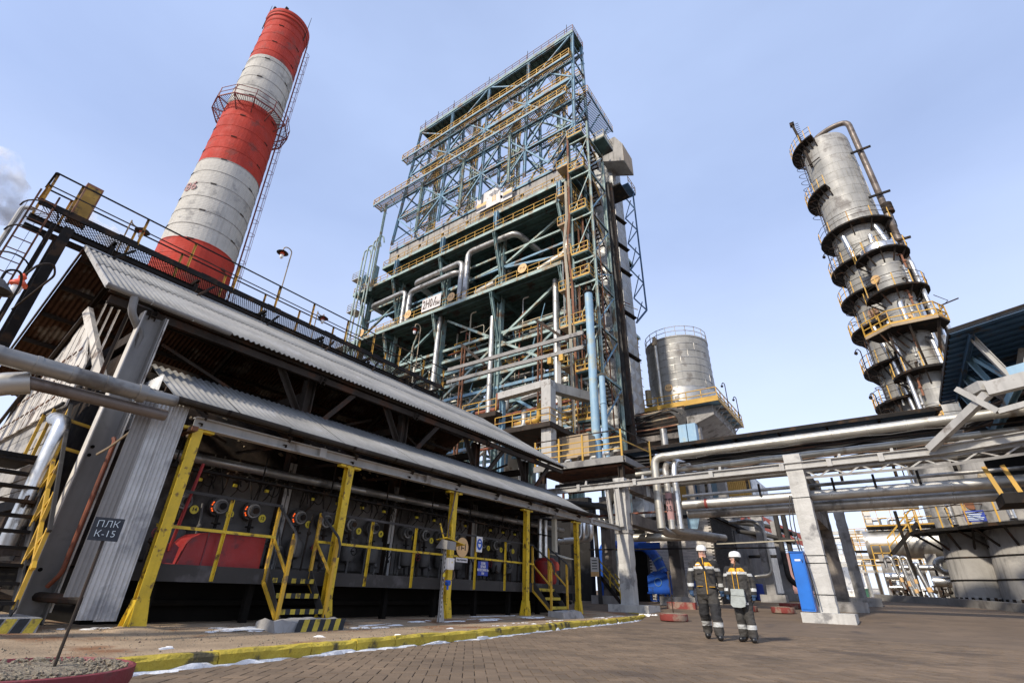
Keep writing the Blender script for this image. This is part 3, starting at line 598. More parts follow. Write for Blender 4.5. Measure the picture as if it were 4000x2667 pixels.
for n, y in NY.items():
    by = y-0.20; bz = 2.26; b0 = thing('burner', (-11.7, by, bz), 'round gas burner marked %d with its yellow number disc in the heater wall' % n, 'burner', 'burners along the heater wall')
    m = MB(); c = Vector((-11.78, by, bz)); X = Vector((1, 0, 0))
    m.rings([(c, Vector((0,1,0)), Vector((0,0,1)), 0.20), (c+X*0.12, Vector((0,1,0)), Vector((0,0,1)), 0.19), (c+X*0.12, Vector((0,1,0)), Vector((0,0,1)), 0.12), (c+X*0.30, Vector((0,1,0)), Vector((0,0,1)), 0.115)], 18); m.build('burner_housing', 'burner_iron', b0)
    m = MB(); m.rings([(c+X*0.20, Vector((0,1,0)), Vector((0,0,1)), 0.15), (c+X*0.24, Vector((0,1,0)), Vector((0,0,1)), 0.15)], 16); m.build('flange', 'plank_grey', b0)
    m = MB(); m.rings([(c+X*0.32, Vector((0,1,0)), Vector((0,0,1)), 0.07), (c+X*0.34, Vector((0,1,0)), Vector((0,0,1)), 0.07)], 10); m.build('peep_cover', 'steel_black', b0)
    if n in (13, 12, 11, 10):
        for a0, a1 in ((2.5, 2.75), (2.85, 3.05), (3.4, 3.6), (3.7, 3.95)):
            m = MB(); m.bar(c+Vector((0.125, 0.15*cos(a0), 0.15*sin(a0))), c+Vector((0.125, 0.15*cos(a1), 0.15*sin(a1))), 0.022, 0.02); m.build('flame_slit', 'glow', b0)
    m = MB(); m.tube([(-11.6, by, bz-0.18), (-11.58, by, bz-0.48)], 0.035, 8); m.build('feed_pipe', 'steel_black', b0)
    m = MB(); m.lathe((-11.58, by, bz-0.36), [(0.05, 0), (0.09, 0.0), (0.09, 0.03), (0.05, 0.03)], 10); m.build('flange', 'steel_black', b0)
    m = MB(); m.lathe((-11.56, by, bz-0.95), [(0.03, 0), (0.16, 0.06), (0.20, 0.2), (0.19, 0.38), (0.10, 0.48), (0.04, 0.5)], 14); m.build('damper_pot', 'burner_iron', b0)
    m = MB(); m.tube([(-11.56, by, bz-0.9), (-11.55, by+0.02, bz-1.12)], 0.025, 6); m.build('drain_stub', 'steel_black', b0)
    nd = (-11.50, y, 2.12); m = MB(); m.rings([(Vector(nd), Vector((0,1,0)), Vector((0,0,1)), 0.085), (Vector(nd)+X*0.01, Vector((0,1,0)), Vector((0,0,1)), 0.085)], 18); d = m.build('number_disc', 'number_yellow', b0)
    m = text_mb(str(n), 0.10, Vector(nd)+X*0.014, (0,1,0), (0,0,1), bold=0.002); m.build('lettering', 'ink', d)
    m = MB(); m.tube([(-11.6, by-0.05, 2.5), (-11.45, by-0.07, 2.7), (-11.4, by-0.1, 2.98)], 0.014, 6, 0.06); m.tube([(-11.6, by+0.1, 2.42), (-11.4, by+0.18, 2.62), (-11.42, by+0.12, 2.98)], 0.012, 6, 0.08); m.tube([(-11.42, by+0.1, 2.7), (-11.3, by+0.25, 2.55), (-11.35, by+0.38, 2.72), (-11.4, by+0.35, 2.98)], 0.011, 6, 0.1); m.build('gas_hose', 'steel_black', b0)
    for k in range(3):
        p = Vector((-11.38, by-0.12+0.22*k, 2.88-0.12*(k % 2))); m = MB(); m.ico(p, 0.065, 1, (1, 1, 1.3)); m.cyl(p-Vector((0,0.07,0)), p+Vector((0,0.07,0)), 0.03, seg=8); m.cyl(p+Vector((0.03,0,0)), p+Vector((0.10,0,0)), 0.012, seg=6); m.rings([(p+X*0.10, Vector((0,1,0)), Vector((0,0,1)), 0.055), (p+X*0.115, Vector((0,1,0)), Vector((0,0,1)), 0.055)], 8); m.build('valve', 'steel_black', b0)
    m = MB(); m.box(-11.36, -11.30, by+0.02, by+0.10, 2.66, 2.72); m.build('valve_tag', 'number_yellow', b0)
# crowded gas trains above the burners
rgt = random.Random(31)
for i in range(46):
    y = 3.75+0.31*i+rgt.uniform(-0.08, 0.08); x = -11.25+rgt.uniform(-0.12, 0.1); z = 2.95+rgt.uniform(-0.12, 0.12)
    m = MB(); m.tube([(x, y, 3.25), (x, y, z), (x+0.05, y+rgt.uniform(-0.15, 0.15), 2.55+rgt.uniform(-0.1, 0.15))], 0.016, 5, 0.05); m.ico((x, y, z), 0.06, 1, (1, 1, 1.2)); m.cyl((x, y, z), (x+0.13, y, z), 0.012, seg=5)
    m.rings([(Vector((x+0.12, y, z)), Vector((0,1,0)), Vector((0,0,1)), 0.065), (Vector((x+0.135, y, z)), Vector((0,1,0)), Vector((0,0,1)), 0.065)], 8); m.build('gas_valve', 'steel_black', shed)
for i in range(34):
    y = 3.7+0.42*i+rgt.uniform(-0.1, 0.1); z = 1.25+rgt.uniform(0, 0.9); m = MB(); m.tube([(-11.45, y, 1.06), (-11.42, y, z), (-11.5, y+rgt.uniform(-0.2, 0.2), z+0.35)], rgt.choice((0.018, 0.025, 0.035)), 6, 0.08); m.ico((-11.40, y, z-0.1), rgt.uniform(0.05, 0.08), 1); m.build('feed_line', rgt.choice(('steel_black', 'steel_brown', 'burner_iron')), shed)
for i in range(12):
    y = 4.1+1.15*i; m = MB(); m.tube([(-11.2+0.07*cos(q), y, 1.62+0.07*sin(q)) if False else (-11.25, y+0.09*cos(q), 1.6+0.09*sin(q)) for q in [2*pi*k/10 for k in range(11)]], 0.012, 5); m.cyl((-11.45, y, 1.6), (-11.25, y, 1.6), 0.015, seg=6); m.build('hand_wheel', 'tub_red' if i % 3 == 0 else 'steel_black', shed)
for i in range(10):
    y = 3.9+1.45*i; m = MB(); m.tube([(-11.3, y, 3.1), (-11.0, y+0.3, 2.75), (-11.2, y+0.75, 2.85), (-11.25, y+1.0, 3.1)], 0.02, 6, 0.25); m.build('gas_hose', 'steel_black', shed)
# twin-channel wall columns
for y in (6.75, 10.2, 13.95, 17.2):
    for s in (-1, 1): mem('wall_column', shed, (-11.66, y+s*0.07, 1.05), (-11.66, y+s*0.07, 3.5), 0.05, 0.11, 'plank_grey')
m = MB(); m.tube([(-11.0, 3.3, 3.02), (-11.0, 19.0, 3.12)], 0.095, 12, seam=1.4); m.build('gas_main', 'silver_dull', shed)
for z, x in ((2.98, -11.4), (3.12, -11.3)):
    m = MB(); m.tube([(x, 3.4, z), (x, 18.2, z+0.02)], 0.03, 8); m.build('gas_header', 'steel_black', shed)
m = MB(); m.box(-10.72, -10.60, 3.4, 18.4, 2.72, 2.755); m.build('cable_tray', 'steel_black', shed)
for i in range(9): mem('hanger', shed, (-10.66, 3.8+1.75*i, 2.74), (-10.66, 3.8+1.75*i, 3.42), 0.025, 0.025, 'steel_black')
m = MB(); m.corr((-11.4, 17.8, 0.2), (0, 1, 0), (0, 0, 1), 1.5, 3.4, 0.12, 0.015, 0.005, 5); m.build('side_sheet', 'slate_clad', shed)

# ------------------------------------------------------------------ burner platform with railing
pf = thing('burner_platform', (-10.8, 11, 0.13), 'grey steel burner platform with yellow railing under the heater canopy', 'platform')
m = MB(); m.box(-11.75, -9.98, 3.45, 18.0, 1.0, 1.04); m.build('deck', 'dark_grey', pf)
y = 3.45
while y < 17.9:
    ln = min(rnd.choice((2.6, 3.1, 3.6)), 18.0-y); m = MB(); m.chan((-9.95, y, 0.915), (-9.95, y+ln-0.006, 0.915), 0.06, 0.265, 0.02, up=(0,0,1)); m.build('edge_channel', 'dark_grey', pf); y += ln
for i in range(9): mem('support_leg', pf, (-10.2, 3.9+1.7*i, 0.1), (-10.2, 3.9+1.7*i, 0.98), 0.12, 0.12, 'shade_black')  # legs coloured black to carry the shade under the deck
for i in range(5): mem('support_leg', pf, (-11.5, 3.9+3.4*i, 0.1), (-11.5, 3.9+3.4*i, 0.98), 0.12, 0.12, 'shade_black')
for y in (3.62, 4.69, 8.08, 9.52, 12.0, 13.47): 
    if y != 3.62: mem('rail_post', pf, (-9.9, y, 0.80), (-9.9, y, 2.2), 0.05, 0.05, 'post_yellow', 'L')
for a, b in ((3.55, 5.70), (6.66, 15.1)):
    mem('top_rail', pf, (-9.9, a, 2.21), (-9.9, b, 2.21), 0.05, 0.05, 'dark_grey', 'L')
    mem('mid_rail', pf, (-9.9, a, 1.62), (-9.9, b, 1.62), 0.045, 0.05, 'post_yellow', 'L')
def stair(name, ya, yb, label, nstep, xt, xb, zb, steps_mat, blockh):
    s = thing(name, (xb, (ya+yb)/2, zb), label, 'stair')
    for y in (ya, yb):
        m = MB(); m.prism([(xt-0.12, y-0.005, 1.06), (xt+0.10, y-0.005, 1.06), (xb+0.08, y-0.005, zb), (xb-0.14, y-0.005, zb)], (0, 0.012, 0)); m.build('stringer', 'dark_grey', s)
        sy = -0.02 if y == ya else 0.02
        mem('newel_post', s, (xt+0.02, y+sy, 0.82), (xt+0.02, y+sy, 2.2), 0.055, 0.055, 'stair_yellow')
        mem('newel_post', s, (xb-0.02, y+sy, zb), (xb-0.02, y+sy, 1.66), 0.06, 0.06, 'stair_yellow')
        mem('brace', s, (xt+0.02, y+sy, 1.62), (xb-0.02, y+sy, 0.95), 0.04, 0.04, 'stair_yellow')
        mem('foot_strut', s, (xt+0.02, y+sy*1.6, 0.84), (xb-0.05, y+sy*1.6, zb+0.02), 0.05, 0.05, 'stair_yellow')
        m = MB(); m.tube([(xt, y+sy, 2.21), (xb, y+sy, 1.68), (xb+0.10, y+sy, 1.52), (xb+0.10, y+sy, 1.30)], 0.026, 6, 0.05); m.build('handrail', 'dark_grey', s)
    for i in range(nstep):
        t = (i+0.6)/(nstep+0.2); x = xt+(xb-xt)*t; z = 1.04+(zb-1.04)*t
        m = MB(); m.box(x-0.13, x+0.11, ya+0.02, yb-0.02, z, z+0.012); st = m.build('tread', 'steel_black', s)
        for k in range(9):
            y = ya+0.02+(yb-ya-0.04)*k/9; w = (yb-ya-0.04)/9
            m = MB(); m.prism([(x+0.112, y, z-0.07), (x+0.112, y+w, z-0.07), (x+0.112, y+w, z+0.014), (x+0.112, y, z+0.014)], (0.008, 0, 0)); m.build('nosing_stripe', 'hazard_yellow' if k % 2 == 0 or steps_mat else 'hazard_black', st)
    return s
stair('platform_stair', 5.70, 6.64, 'yellow steel stair with hazard-striped treads and a striped concrete footing', 3, -9.95, -9.18, 0.22, 0, 0.2)
stair('platform_stair', 15.1, 16.1, 'yellow steel stair on a bare grey concrete footing beside the heater end', 3, -9.95, -9.18, 0.22, 1, 0.2)
# striped footing block
def rough_block(m, x0, x1, y0, y1, z0, z1, n=7, j=0.02, slope=0.08, rg=rnd):
    q = []
    for i in range(n+1):
        y = y0+(y1-y0)*i/n
        for x, z in ((x1+slope, z0), (x1, z1), ((x0+x1)/2, z1+0.01), (x0, z1), (x0, z0)): q.append((x+rg.uniform(-j, j), y+rg.uniform(-j, j)*0.5, z+(rg.uniform(-j, j) if z > z0 else 0)))
    k = 5; m.add(q, [(i*k+a, (i+1)*k+a, (i+1)*k+a+1, i*k+a+1) for i in range(n) for a in range(4)]+[tuple(range(k)), tuple(n*k+a for a in range(k-1, -1, -1))])
sb = thing('stair_footing', (-8.9, 6.1, 0.05), 'rough concrete stair footing painted with yellow and black diagonal stripes', 'concrete block')
m = MB(); rough_block(m, -9.3, -8.72, 5.36, 6.74, 0.02, 0.23, 9, 0.035); m.build('block', 'concrete', sb)
for k in range(9):
    y = 5.78+0.11*k; m = MB(); m.prism([(-8.615, y-0.09, 0.04), (-8.615, y+0.02, 0.04), (-8.690, y+0.12, 0.245), (-8.690, y+0.01, 0.245)], (0.012, 0, 0.004)); m.build('stripe', 'hazard_yellow' if k % 2 else 'hazard_black', sb)
m = MB(); rough_block(m, -9.3, -8.75, 15.0, 16.3, 0.02, 0.26, j=0.03); m.build('stair_footing', 'concrete', None, 'bare rough concrete stair footing with crumbling edges', 'concrete block')
# red sand chest behind the railing
rc = thing('sand_chest', (-10.4, 4.8, 1.05), 'dull red steel sand chest on the burner platform', 'fire chest')
m = MB(); q = [(4.12, 1.05), (5.60, 1.05), (5.60, 1.60), (4.50, 1.60), (4.36, 1.57), (4.25, 1.49), (4.18, 1.38)]; m.prism([(-10.05, y, z) for y, z in q], (-0.6, 0, 0)); m.build('body', 'red_paint', rc)
m = MB(); m.box(-10.048, -10.035, 4.49, 4.51, 1.05, 1.6); m.build('seam', 'tub_red', rc)
m = MB(); m.lathe((-10.45, 16.75, 1.05), [(0.36, 0), (0.40, 0.1), (0.40, 0.75), (0.3, 0.86), (0.08, 0.88)], 16); m.build('fire_drum', 'red_paint', None, 'round red drum on the platform behind the bare-footed stair', 'drum')
# long-handled red shovel leaning on the railing
sv = thing('fire_shovel', (-10.1, 3.98, 1.05), 'red fire shovel leaning on the platform railing', 'shovel')
m = MB(); m.tube([(-10.12, 3.95, 1.25), (-10.0, 4.02, 2.75)], 0.028, 8); m.build('handle', 'red_paint', sv)
m = MB(); m.prism([(-10.13, 3.80, 1.06), (-10.13, 4.08, 1.06), (-10.12, 4.10, 1.32), (-10.12, 3.98, 1.40), (-10.12, 3.80, 1.32)], (-0.02, 0, 0)); m.build('blade', 'tub_red', sv)
# ------------------------------------------------------------------ signs and small things by the heater
def disc_sign(name, c, r, u, mat, txt, size, tmat, label, cat='sign', v=(0,0,1), bold=0.004, group=None):
    c = Vector(c); u = Vector(u).normalized(); v = Vector(v); n = u.cross(v)
    t = thing(name, c-v*r, label, cat, group); m = MB(); m.rings([(c-n*0.012, u, v, r), (c, u, v, r)], 28, smooth=False); m.build('disc', mat, t)
    text_mb(txt, size, c+n*0.004, u, v, bold=bold).build('lettering', tmat, t); return t
def board(name, c, w, h, u, mat, label, cat='sign', v=(0,0,1), th=0.012, group=None):
    c = Vector(c); u = Vector(u).normalized(); v = Vector(v).normalized(); n = u.cross(v); t = thing(name, c-v*(h/2), label, cat, group); m = MB()
    m.prism([c-u*w/2-v*h/2, c+u*w/2-v*h/2, c+u*w/2+v*h/2, c-u*w/2+v*h/2], -n*th); m.build('board', mat, t); return t, c, u, v, n
SX = -9.84; YD = (0, 1, 0)
disc_sign('round_sign', (SX, 11.32, 1.86), 0.26, YD, 'sign_tan', 'П-1', 0.23, 'ink', 'round tan sign reading П-1 on the platform railing', bold=0.005)
t, c, u, v, n = board('inventory_plate', (SX, 11.33, 1.53), 0.50, 0.115, YD, 'sign_white', 'narrow white inventory plate below the round tan П-1 sign')
text_mb('Инв. № 05070100029', 0.062, c+n*0.004, u, v, squeeze=0.74).build('lettering', 'ink', t)
t, c, u, v, n = board('goggles_sign', (SX, 12.08, 2.0), 0.27, 0.42, YD, 'white_clean', 'white safety sign with blue disc of a head wearing goggles')
m = MB(); m.rings([(c+n*0.001, u, v*1.25, 0.125), (c+n*0.005, u, v*1.25, 0.125)], 24, smooth=False); m.build('blue_disc', 'blue_bright', t)
m = MB(); m.rings([(c+n*0.006+v*0.01, u*0.62, v*0.95, 0.1), (c+n*0.009+v*0.01, u*0.62, v*0.95, 0.1)], 16, smooth=False); m.build('head_mark', 'white_clean', t)
m = MB(); m.prism([c+n*0.010-u*0.075+v*0.01, c+n*0.010+u*0.075+v*0.01, c+n*0.010+u*0.075+v*0.055, c+n*0.010-u*0.075+v*0.055], n*0.003); m.build('goggles_mark', 'blue_bright', t)
t, c, u, v, n = board('unit_sign', (SX, 12.30, 1.36), 0.48, 0.38, YD, 'sign_blue', 'blue sign with white Cyrillic lettering on the platform railing')
text_mb('БЛОК\nПЕЧЕЙ\nКАТЕГОРИЯ Ан\nВ-Iг', 0.088, c+n*0.004, u, v, squeeze=0.82, bold=0.002).build('lettering', 'white_clean', t)
# instrument stand by the third post
st = thing('instrument_stand', (-9.0, 9.7, 0.1), 'slotted strut stand with hood, switch box and blue detector beside a yellow post', 'instrument stand')
m = MB(); m.chan((-9.0, 9.7, 0.1), (-9.0, 9.7, 1.72), 0.06, 0.06, 0.006, up=(1,0,0)); m.build('strut', 'grey_light', st)
for i in range(16): m = MB(); m.box(-8.972, -8.966, 9.69, 9.71, 0.2+0.095*i, 0.25+0.095*i); m.build('slot', 'shade_black', st)
m = MB(); m.prism([(-9.02, 9.66, 0.1), (-9.02, 9.90, 0.1), (-9.02, 9.77, 0.66), (-9.02, 9.73, 0.66)], (-0.02, 0, 0)); m.build('gusset', 'grey_light', st)
m = MB(); m.prism([(-9.18, 9.55, 1.70), (-8.80, 9.55, 1.66), (-8.80, 9.55, 1.85), (-9.0, 9.55, 1.90)], (0, 0.32, 0)); m.build('hood', 'grey_paint', st)
m = MB(); m.prism([(-9.2, 9.56, 1.89), (-8.84, 9.56, 1.93), (-8.78, 10.22, 1.80), (-9.1, 10.22, 1.78)], (0, 0, 0.012)); m.build('hood_top', 'post_yellow', st)
m = MB(); m.box(-8.97, -8.87, 9.72, 9.94, 1.22, 1.48); b = m.build('switch_box', 'white_paint', st)
m = MB(); m.box(-8.868, -8.855, 9.78, 9.88, 1.27, 1.44); m.build('rocker', 'white_clean', b)
m = MB(); m.prism([(-8.853, 9.81, 1.37), (-8.853, 9.86, 1.37), (-8.853, 9.835, 1.41)], (0.003, 0, 0)); m.build('warning_mark', 'number_yellow', b)
m = MB(); m.cyl((-8.95, 9.78, 0.93), (-8.85, 9.80, 0.93), 0.06, seg=14); m.cyl((-8.9, 9.79, 0.78), (-8.9, 9.79, 0.9), 0.025, seg=8); m.build('detector', 'blue_bright', st)
m = MB(); m.rings([(Vector((-8.96, 9.69, 1.1)), Vector((0,1,0)), Vector((0,0,1)), 0.05), (Vector((-8.955, 9.69, 1.1)), Vector((0,1,0)), Vector((0,0,1)), 0.05)], 14, smooth=False); m.build('earth_mark', 'number_yellow', st)
m = MB(); m.tube([(-8.95, 9.78, 1.85), (-9.1, 9.85, 2.2), (-9.5, 10.4, 2.7), (-9.6, 10.6, 3.3)], 0.018, 6, 0.3); m.tube([(-8.92, 9.75, 1.25), (-8.9, 9.55, 1.1), (-8.9, 9.62, 0.95), (-8.9, 9.75, 0.93)], 0.01, 5, 0.1); m.tube([(-8.9, 9.93, 1.25), (-8.88, 10.02, 1.08), (-8.9, 9.9, 0.98)], 0.01, 5, 0.08); m.build('cable', 'cable_brown', st)
m = MB(); m.tube([(-8.98, 9.62, 1.88), (-9.0, 9.45, 2.25)], 0.02, 6); m.tube([(-9.0, 9.98, 1.88), (-9.02, 9.9, 2.3)], 0.02, 6); m.build('hood_strut', 'post_yellow', st)
# sign on a rod in a red tub of gravel
tb = thing('gravel_tub', (-4.62, 1.22, 0.0), 'round dark red concrete tub filled with gravel, sign rod standing in it', 'tub')
m = MB(); m.lathe((-4.62, 1.22, 0), [(0.42, 0), (0.52, 0.05), (0.57, 0.2), (0.57, 0.27), (0.55, 0.275), (0.53, 0.24)], 40, caps=False); m.build('rim', 'tub_red', tb)
m = MB(); rr = random.Random(5); seg = 36; q = [(-4.62, 1.22, 0.275)]; 
for k, (r, z) in enumerate(((0.2, 0.275), (0.36, 0.268), (0.535, 0.245))):
    for i in range(seg): a = 2*pi*i/seg; q.append((-4.62+r*cos(a), 1.22+r*sin(a), z+rr.uniform(-0.006, 0.006)))
m.add(q, [(0, 1+i, 1+(i+1) % seg) for i in range(seg)]+[(1+k*seg+i, 1+(k+1)*seg+i, 1+(k+1)*seg+(i+1) % seg, 1+k*seg+(i+1) % seg) for k in range(2) for i in range(seg)], True); m.build('fill', 'gravel', tb)
m = MB()
for i in range(700):
    a = rr.uniform(0, 2*pi); r = 0.52*math.sqrt(rr.random()); m.ico((-4.62+r*cos(a), 1.22+r*sin(a), 0.272), rr.uniform(0.006, 0.018), 1, (1, 1, 0.7), 0.25, rr)
tag(m.build('pebbles', 'gravel', tb), kind='stuff')
sg = thing('rod_sign', (-4.58, 1.34, 0.26), 'dark board chalked ПЛК К-15 on a thin rod above the gravel tub', 'sign')
m = MB(); m.tube([(-4.58, 1.34, 0.2), (-4.585, 1.345, 1.12)], 0.010, 8); m.build('rod', 'steel_brown', sg)
u = Vector((0.28, 0.96, 0.02)).normalized(); v = Vector((0,0,1)); n = u.cross(v); c = Vector((-4.565, 1.335, 1.105))
m = MB(); m.prism([c-u*0.088-v*0.075, c+u*0.088-v*0.08, c+u*0.088+v*0.075, c-u*0.088+v*0.08], -n*0.008); m.build('board', 'board_dark', sg)
text_mb('ПЛК\nК-15', 0.064, c+n*0.003, u, v, bold=-0.001).build('lettering', 'chalk', sg)
# striped footing of the side stair
sb = thing('stair_footing', (-9.9, 2.0, 0.06), 'low concrete footing with yellow and black stripes at the tall side stair', 'concrete block')
m = MB(); m.prism([(-9.55, 0.6, 0.02), (-9.55, 2.45, 0.02), (-9.62, 2.47, 0.30), (-9.62, 0.6, 0.30)], (-1.1, 0, 0)); m.build('block', 'concrete', sb)
for k in range(12):
    y = 0.85+0.13*k; m = MB(); m.prism([(-9.548, y, 0.05), (-9.548, y+0.11, 0.05), (-9.612, y+0.20, 0.29), (-9.612, y+0.09, 0.29)], (0.008, 0, 0.002)); m.build('stripe', 'hazard_yellow' if k % 2 else 'hazard_black', sb)
# side stair at the near end
ss = thing('side_stair', (-10, 1.7, 0.2), 'tall dark steel stair with yellow handrails at the heater end', 'stair')
a0, a1 = Vector((-9.95, 0, 0.34)), Vector((-12.1, 0, 2.72))
for y in (0.75, 2.22):
    m = MB(); m.bar(a0+Vector((0, y, 0)), a1+Vector((0, y, 0)), 0.02, 0.2); m.build('stringer', 'dark_grey', ss)
    for h, mt, w in ((0.55, 'stair_yellow', 0.05), (1.05, 'dark_grey', 0.05)):
        m = MB(); m.bar(a0+Vector((0.05, y, h)), a1+Vector((0, y, h)), w, w); m.build('handrail', mt, ss)
    for i in range(5):
        p = a0.lerp(a1, 0.02+0.235*i)+Vector((0, y, 0)); mem('rail_post', ss, p, p+Vector((0, 0, 1.05)), 0.05, 0.05, 'stair_yellow')
        if i < 4: q = a0.lerp(a1, 0.02+0.235*(i+1))+Vector((0, y, 0)); mem('rail_brace', ss, p+Vector((0, 0, 1.0)), q+Vector((0, 0, 0.05)), 0.035, 0.035, 'stair_yellow')
for i in range(10):
    p = a0.lerp(a1, (i+0.6)/10); m = MB(); m.box(p.x-0.12, p.x+0.12, 0.77, 2.2, p.z-0.045, p.z); m.build('tread', 'steel_black', ss)
m = MB(); m.box(-13.6, -12.05, 0.4, 2.15, 2.66, 2.73); m.build('landing', 'steel_black', ss)
for x in (-12.6, -13.3): mem('rail_post', ss, (x, 2.12, 2.7), (x, 2.12, 3.75), 0.05, 0.05, 'stair_yellow')
mem('handrail', ss, (-12.1, 2.12, 3.75), (-13.5, 2.12, 3.75), 0.05, 0.05, 'steel_black')
for x, z in ((-11.9, 3.42), (-11.5, 2.85)): mem('standoff', ss, (x, 2.22, z), (x, 2.62, z-0.05), 0.05, 0.05, 'stair_yellow')
# overhead insulated pipes crossing the near end
m = MB(); m.tube([(-9.2, -1.0, 3.46), (-9.2, 0.4, 3.46), (-9.2, 2.45, 3.47)], 0.125, 16, seam=0.42, seam_r=1.07);
op = m.build('insulated_pipe', 'pipe_aged', None, 'silver clad pipe overhead crossing the corrugated side sheets', 'pipe')
m = MB(); m.tube([(-9.2, 2.40, 3.47), (-9.2, 2.52, 3.47)], 0.145, 16); m.tube([(-9.2, 2.5, 3.47), (-9.22, 2.98, 3.50)], 0.10, 16); m.build('end_collar', 'pipe_aged', op)
m = MB(); m.tube([(-9.35, 1.15, 3.24), (-9.35, 2.95, 3.26)], 0.09, 14, seam=0.06, seam_r=1.02); m.build('insulated_pipe', 'old_pipe', None, 'ribbed beige pipe hung just beneath the silver overhead pipe', 'pipe')
m = MB(); m.tube([(-9.5, 0.78, 1.0), (-9.5, 0.78, 3.1), (-9.38, 1.2, 3.25)], 0.16, 18, 0.3, seam=0.32); m.build('insulated_pipe', 'silver', None, 'fat shiny elbow pipe dropping beside the side stair', 'pipe')

# ------------------------------------------------------------------ walkway along the ridge
wk = thing('roof_walkway', (-16.5, 8, 9.0), 'black steel walkway with mesh deck and yellow rail posts along the shed ridge', 'walkway')
WX0, WX1, WZ, WA, WB = -16.0, -17.0, 9.66, 0.5, 16.2
m = MB(); m.chan((WX0, WA, WZ-0.05), (WX0, WB, WZ-0.05), 0.06, 0.11, 0.01); m.build('edge_beam', 'steel_black', wk)
m = MB(); m.chan((WX1, WA, WZ-0.07), (WX1, WB, WZ-0.07), 0.06, 0.16, 0.01); m.build('edge_beam', 'steel_black', wk)
m = MB(); m.ibeam((WX0-0.25, WA, WZ-0.42), (WX0-0.25, WB, WZ-0.42), 0.1, 0.16); m.build('carrier_beam', 'steel_black', wk)
m = MB(); m.ibeam((WX1+0.15, WA, WZ-0.42), (WX1+0.15, WB, WZ-0.42), 0.1, 0.16); m.build('carrier_beam', 'steel_black', wk)
m = MB(); s_ = 0.075; k = int((WB-WA)/s_)
for i in range(k):                         # expanded-metal deck: crossing diagonal strips
    y = WA+i*s_
    for sg_ in (1, -1):
        a = (WX0-0.03, y, WZ) if sg_ > 0 else (WX0-0.03, y+0.55, WZ); b = (WX1+0.03, y+0.55, WZ) if sg_ > 0 else (WX1+0.03, y, WZ)
        if y+0.55 < WB: m.bar(a, b, 0.014, 0.012)
m.build('mesh_deck', 'steel_black', wk)
for x, mt in ((WX0, 'walk_yellow'), (WX1, 'walk_yellow')):
    ps = [0.55, 1.11, 2.76, 4.16, 5.63, 7.15, 8.61, 10.23, 11.64, 13.14, 14.69, 16.08]
    for y in ps: mem('rail_post', wk, (x, y, WZ-0.12), (x, y, 10.64), 0.06, 0.06, 'walk_yellow', 'L')
    mem('top_rail', wk, (x, WA, 10.64), (x, WB, 10.64), 0.055, 0.055, 'steel_black', 'L')
    mem('mid_rail', wk, (x, WA, 10.2), (x, WB, 10.2), 0.04, 0.04, 'walk_yellow' if x == WX1 else 'steel_brown', 'L')
    mem('toe_board', wk, (x, WA, WZ+0.05), (x, WB, WZ+0.05), 0.012, 0.07, 'steel_black')
mem('top_rail', wk, (WX0, WA, 10.64), (WX1, WA, 10.64), 0.05, 0.05, 'steel_black', 'L'); mem('mid_rail', wk, (WX0, WA, 10.2), (WX1, WA, 10.2), 0.04, 0.04, 'walk_yellow', 'L')
for y in (2.3, 4.6, 6.9, 9.3, 11.6, 13.9, 15.8):
    mem('cross_beam', wk, (WX0, y, WZ-0.2), (WX1, y, WZ-0.2), 0.08, 0.12, 'steel_black', 'I')
    mem('stand', wk, (WX0-0.05, y, 8.85), (WX0-0.05, y, WZ-0.3), 0.09, 0.09, 'steel_black', 'L'); mem('stand', wk, (WX1+0.05, y, 8.45), (WX1+0.05, y, WZ-0.3), 0.09, 0.09, 'steel_black', 'L')
    mem('strut', wk, (WX0+0.25, y, 8.75), (WX0-0.05, y+0.5, WZ-0.15), 0.06, 0.06, 'steel_black', 'L')
    mem('hand_brace', wk, (WX0-0.02, y+0.5, WZ+0.1), (WX0-0.02, y, WZ+0.1), 0.03, 0.03, 'steel_black')
# posts carrying its near end and the caged ladder
for x, y, z0 in ((-16.05, 1.28, 0.1), (-16.9, 1.28, 0.1)): mem('carrier_post', wk, (x, y, z0), (x, y, 9.25), 0.22, 0.22, 'steel_black', 'I')
mem('carrier_post', wk, (-16.0, 0.98, 0.1), (-16.0, 0.98, 9.2), 0.1, 0.1, 'steel_black', 'L')
ld = thing('caged_ladder', (-15.2, 0.8, 1.0), 'rusty caged ladder rising to the near end of the roof walkway', 'ladder')
for y in (0.40, 0.78): mem('rail', ld, (-15.4, y, 3.8), (-15.5, y, 9.7), 0.05, 0.04, 'rust')
for i in range(18): mem('rung', ld, (-15.41, 0.40, 4.1+0.31*i), (-15.41, 0.78, 4.1+0.31*i), 0.022, 0.022, 'rust')
for i in range(7):
    z = 4.3+0.78*i; m = MB(); m.tube([(-15.41+0.66*sin(a), 0.59-0.36*cos(a), z) for a in [pi*k/10 for k in range(11)]], 0.02, 5); m.build('hoop', 'steel_black', ld)
for k in (2, 5, 8): a = pi*k/10; mem('cage_strip', ld, (-15.41+0.66*sin(a), 0.59-0.36*cos(a), 4.3), (-15.41+0.66*sin(a), 0.59-0.36*cos(a), 9.0), 0.03, 0.008, 'steel_black')
m = MB(); m.tube([(-16.9, 0.30, 4.0), (-16.9, 0.32, 9.75), (-16.8, 0.55, 9.8)], 0.055, 8, 0.1); m.build('vent_post', 'grey_light', None, 'pale grey pipe post beside the near end of the walkway', 'post')
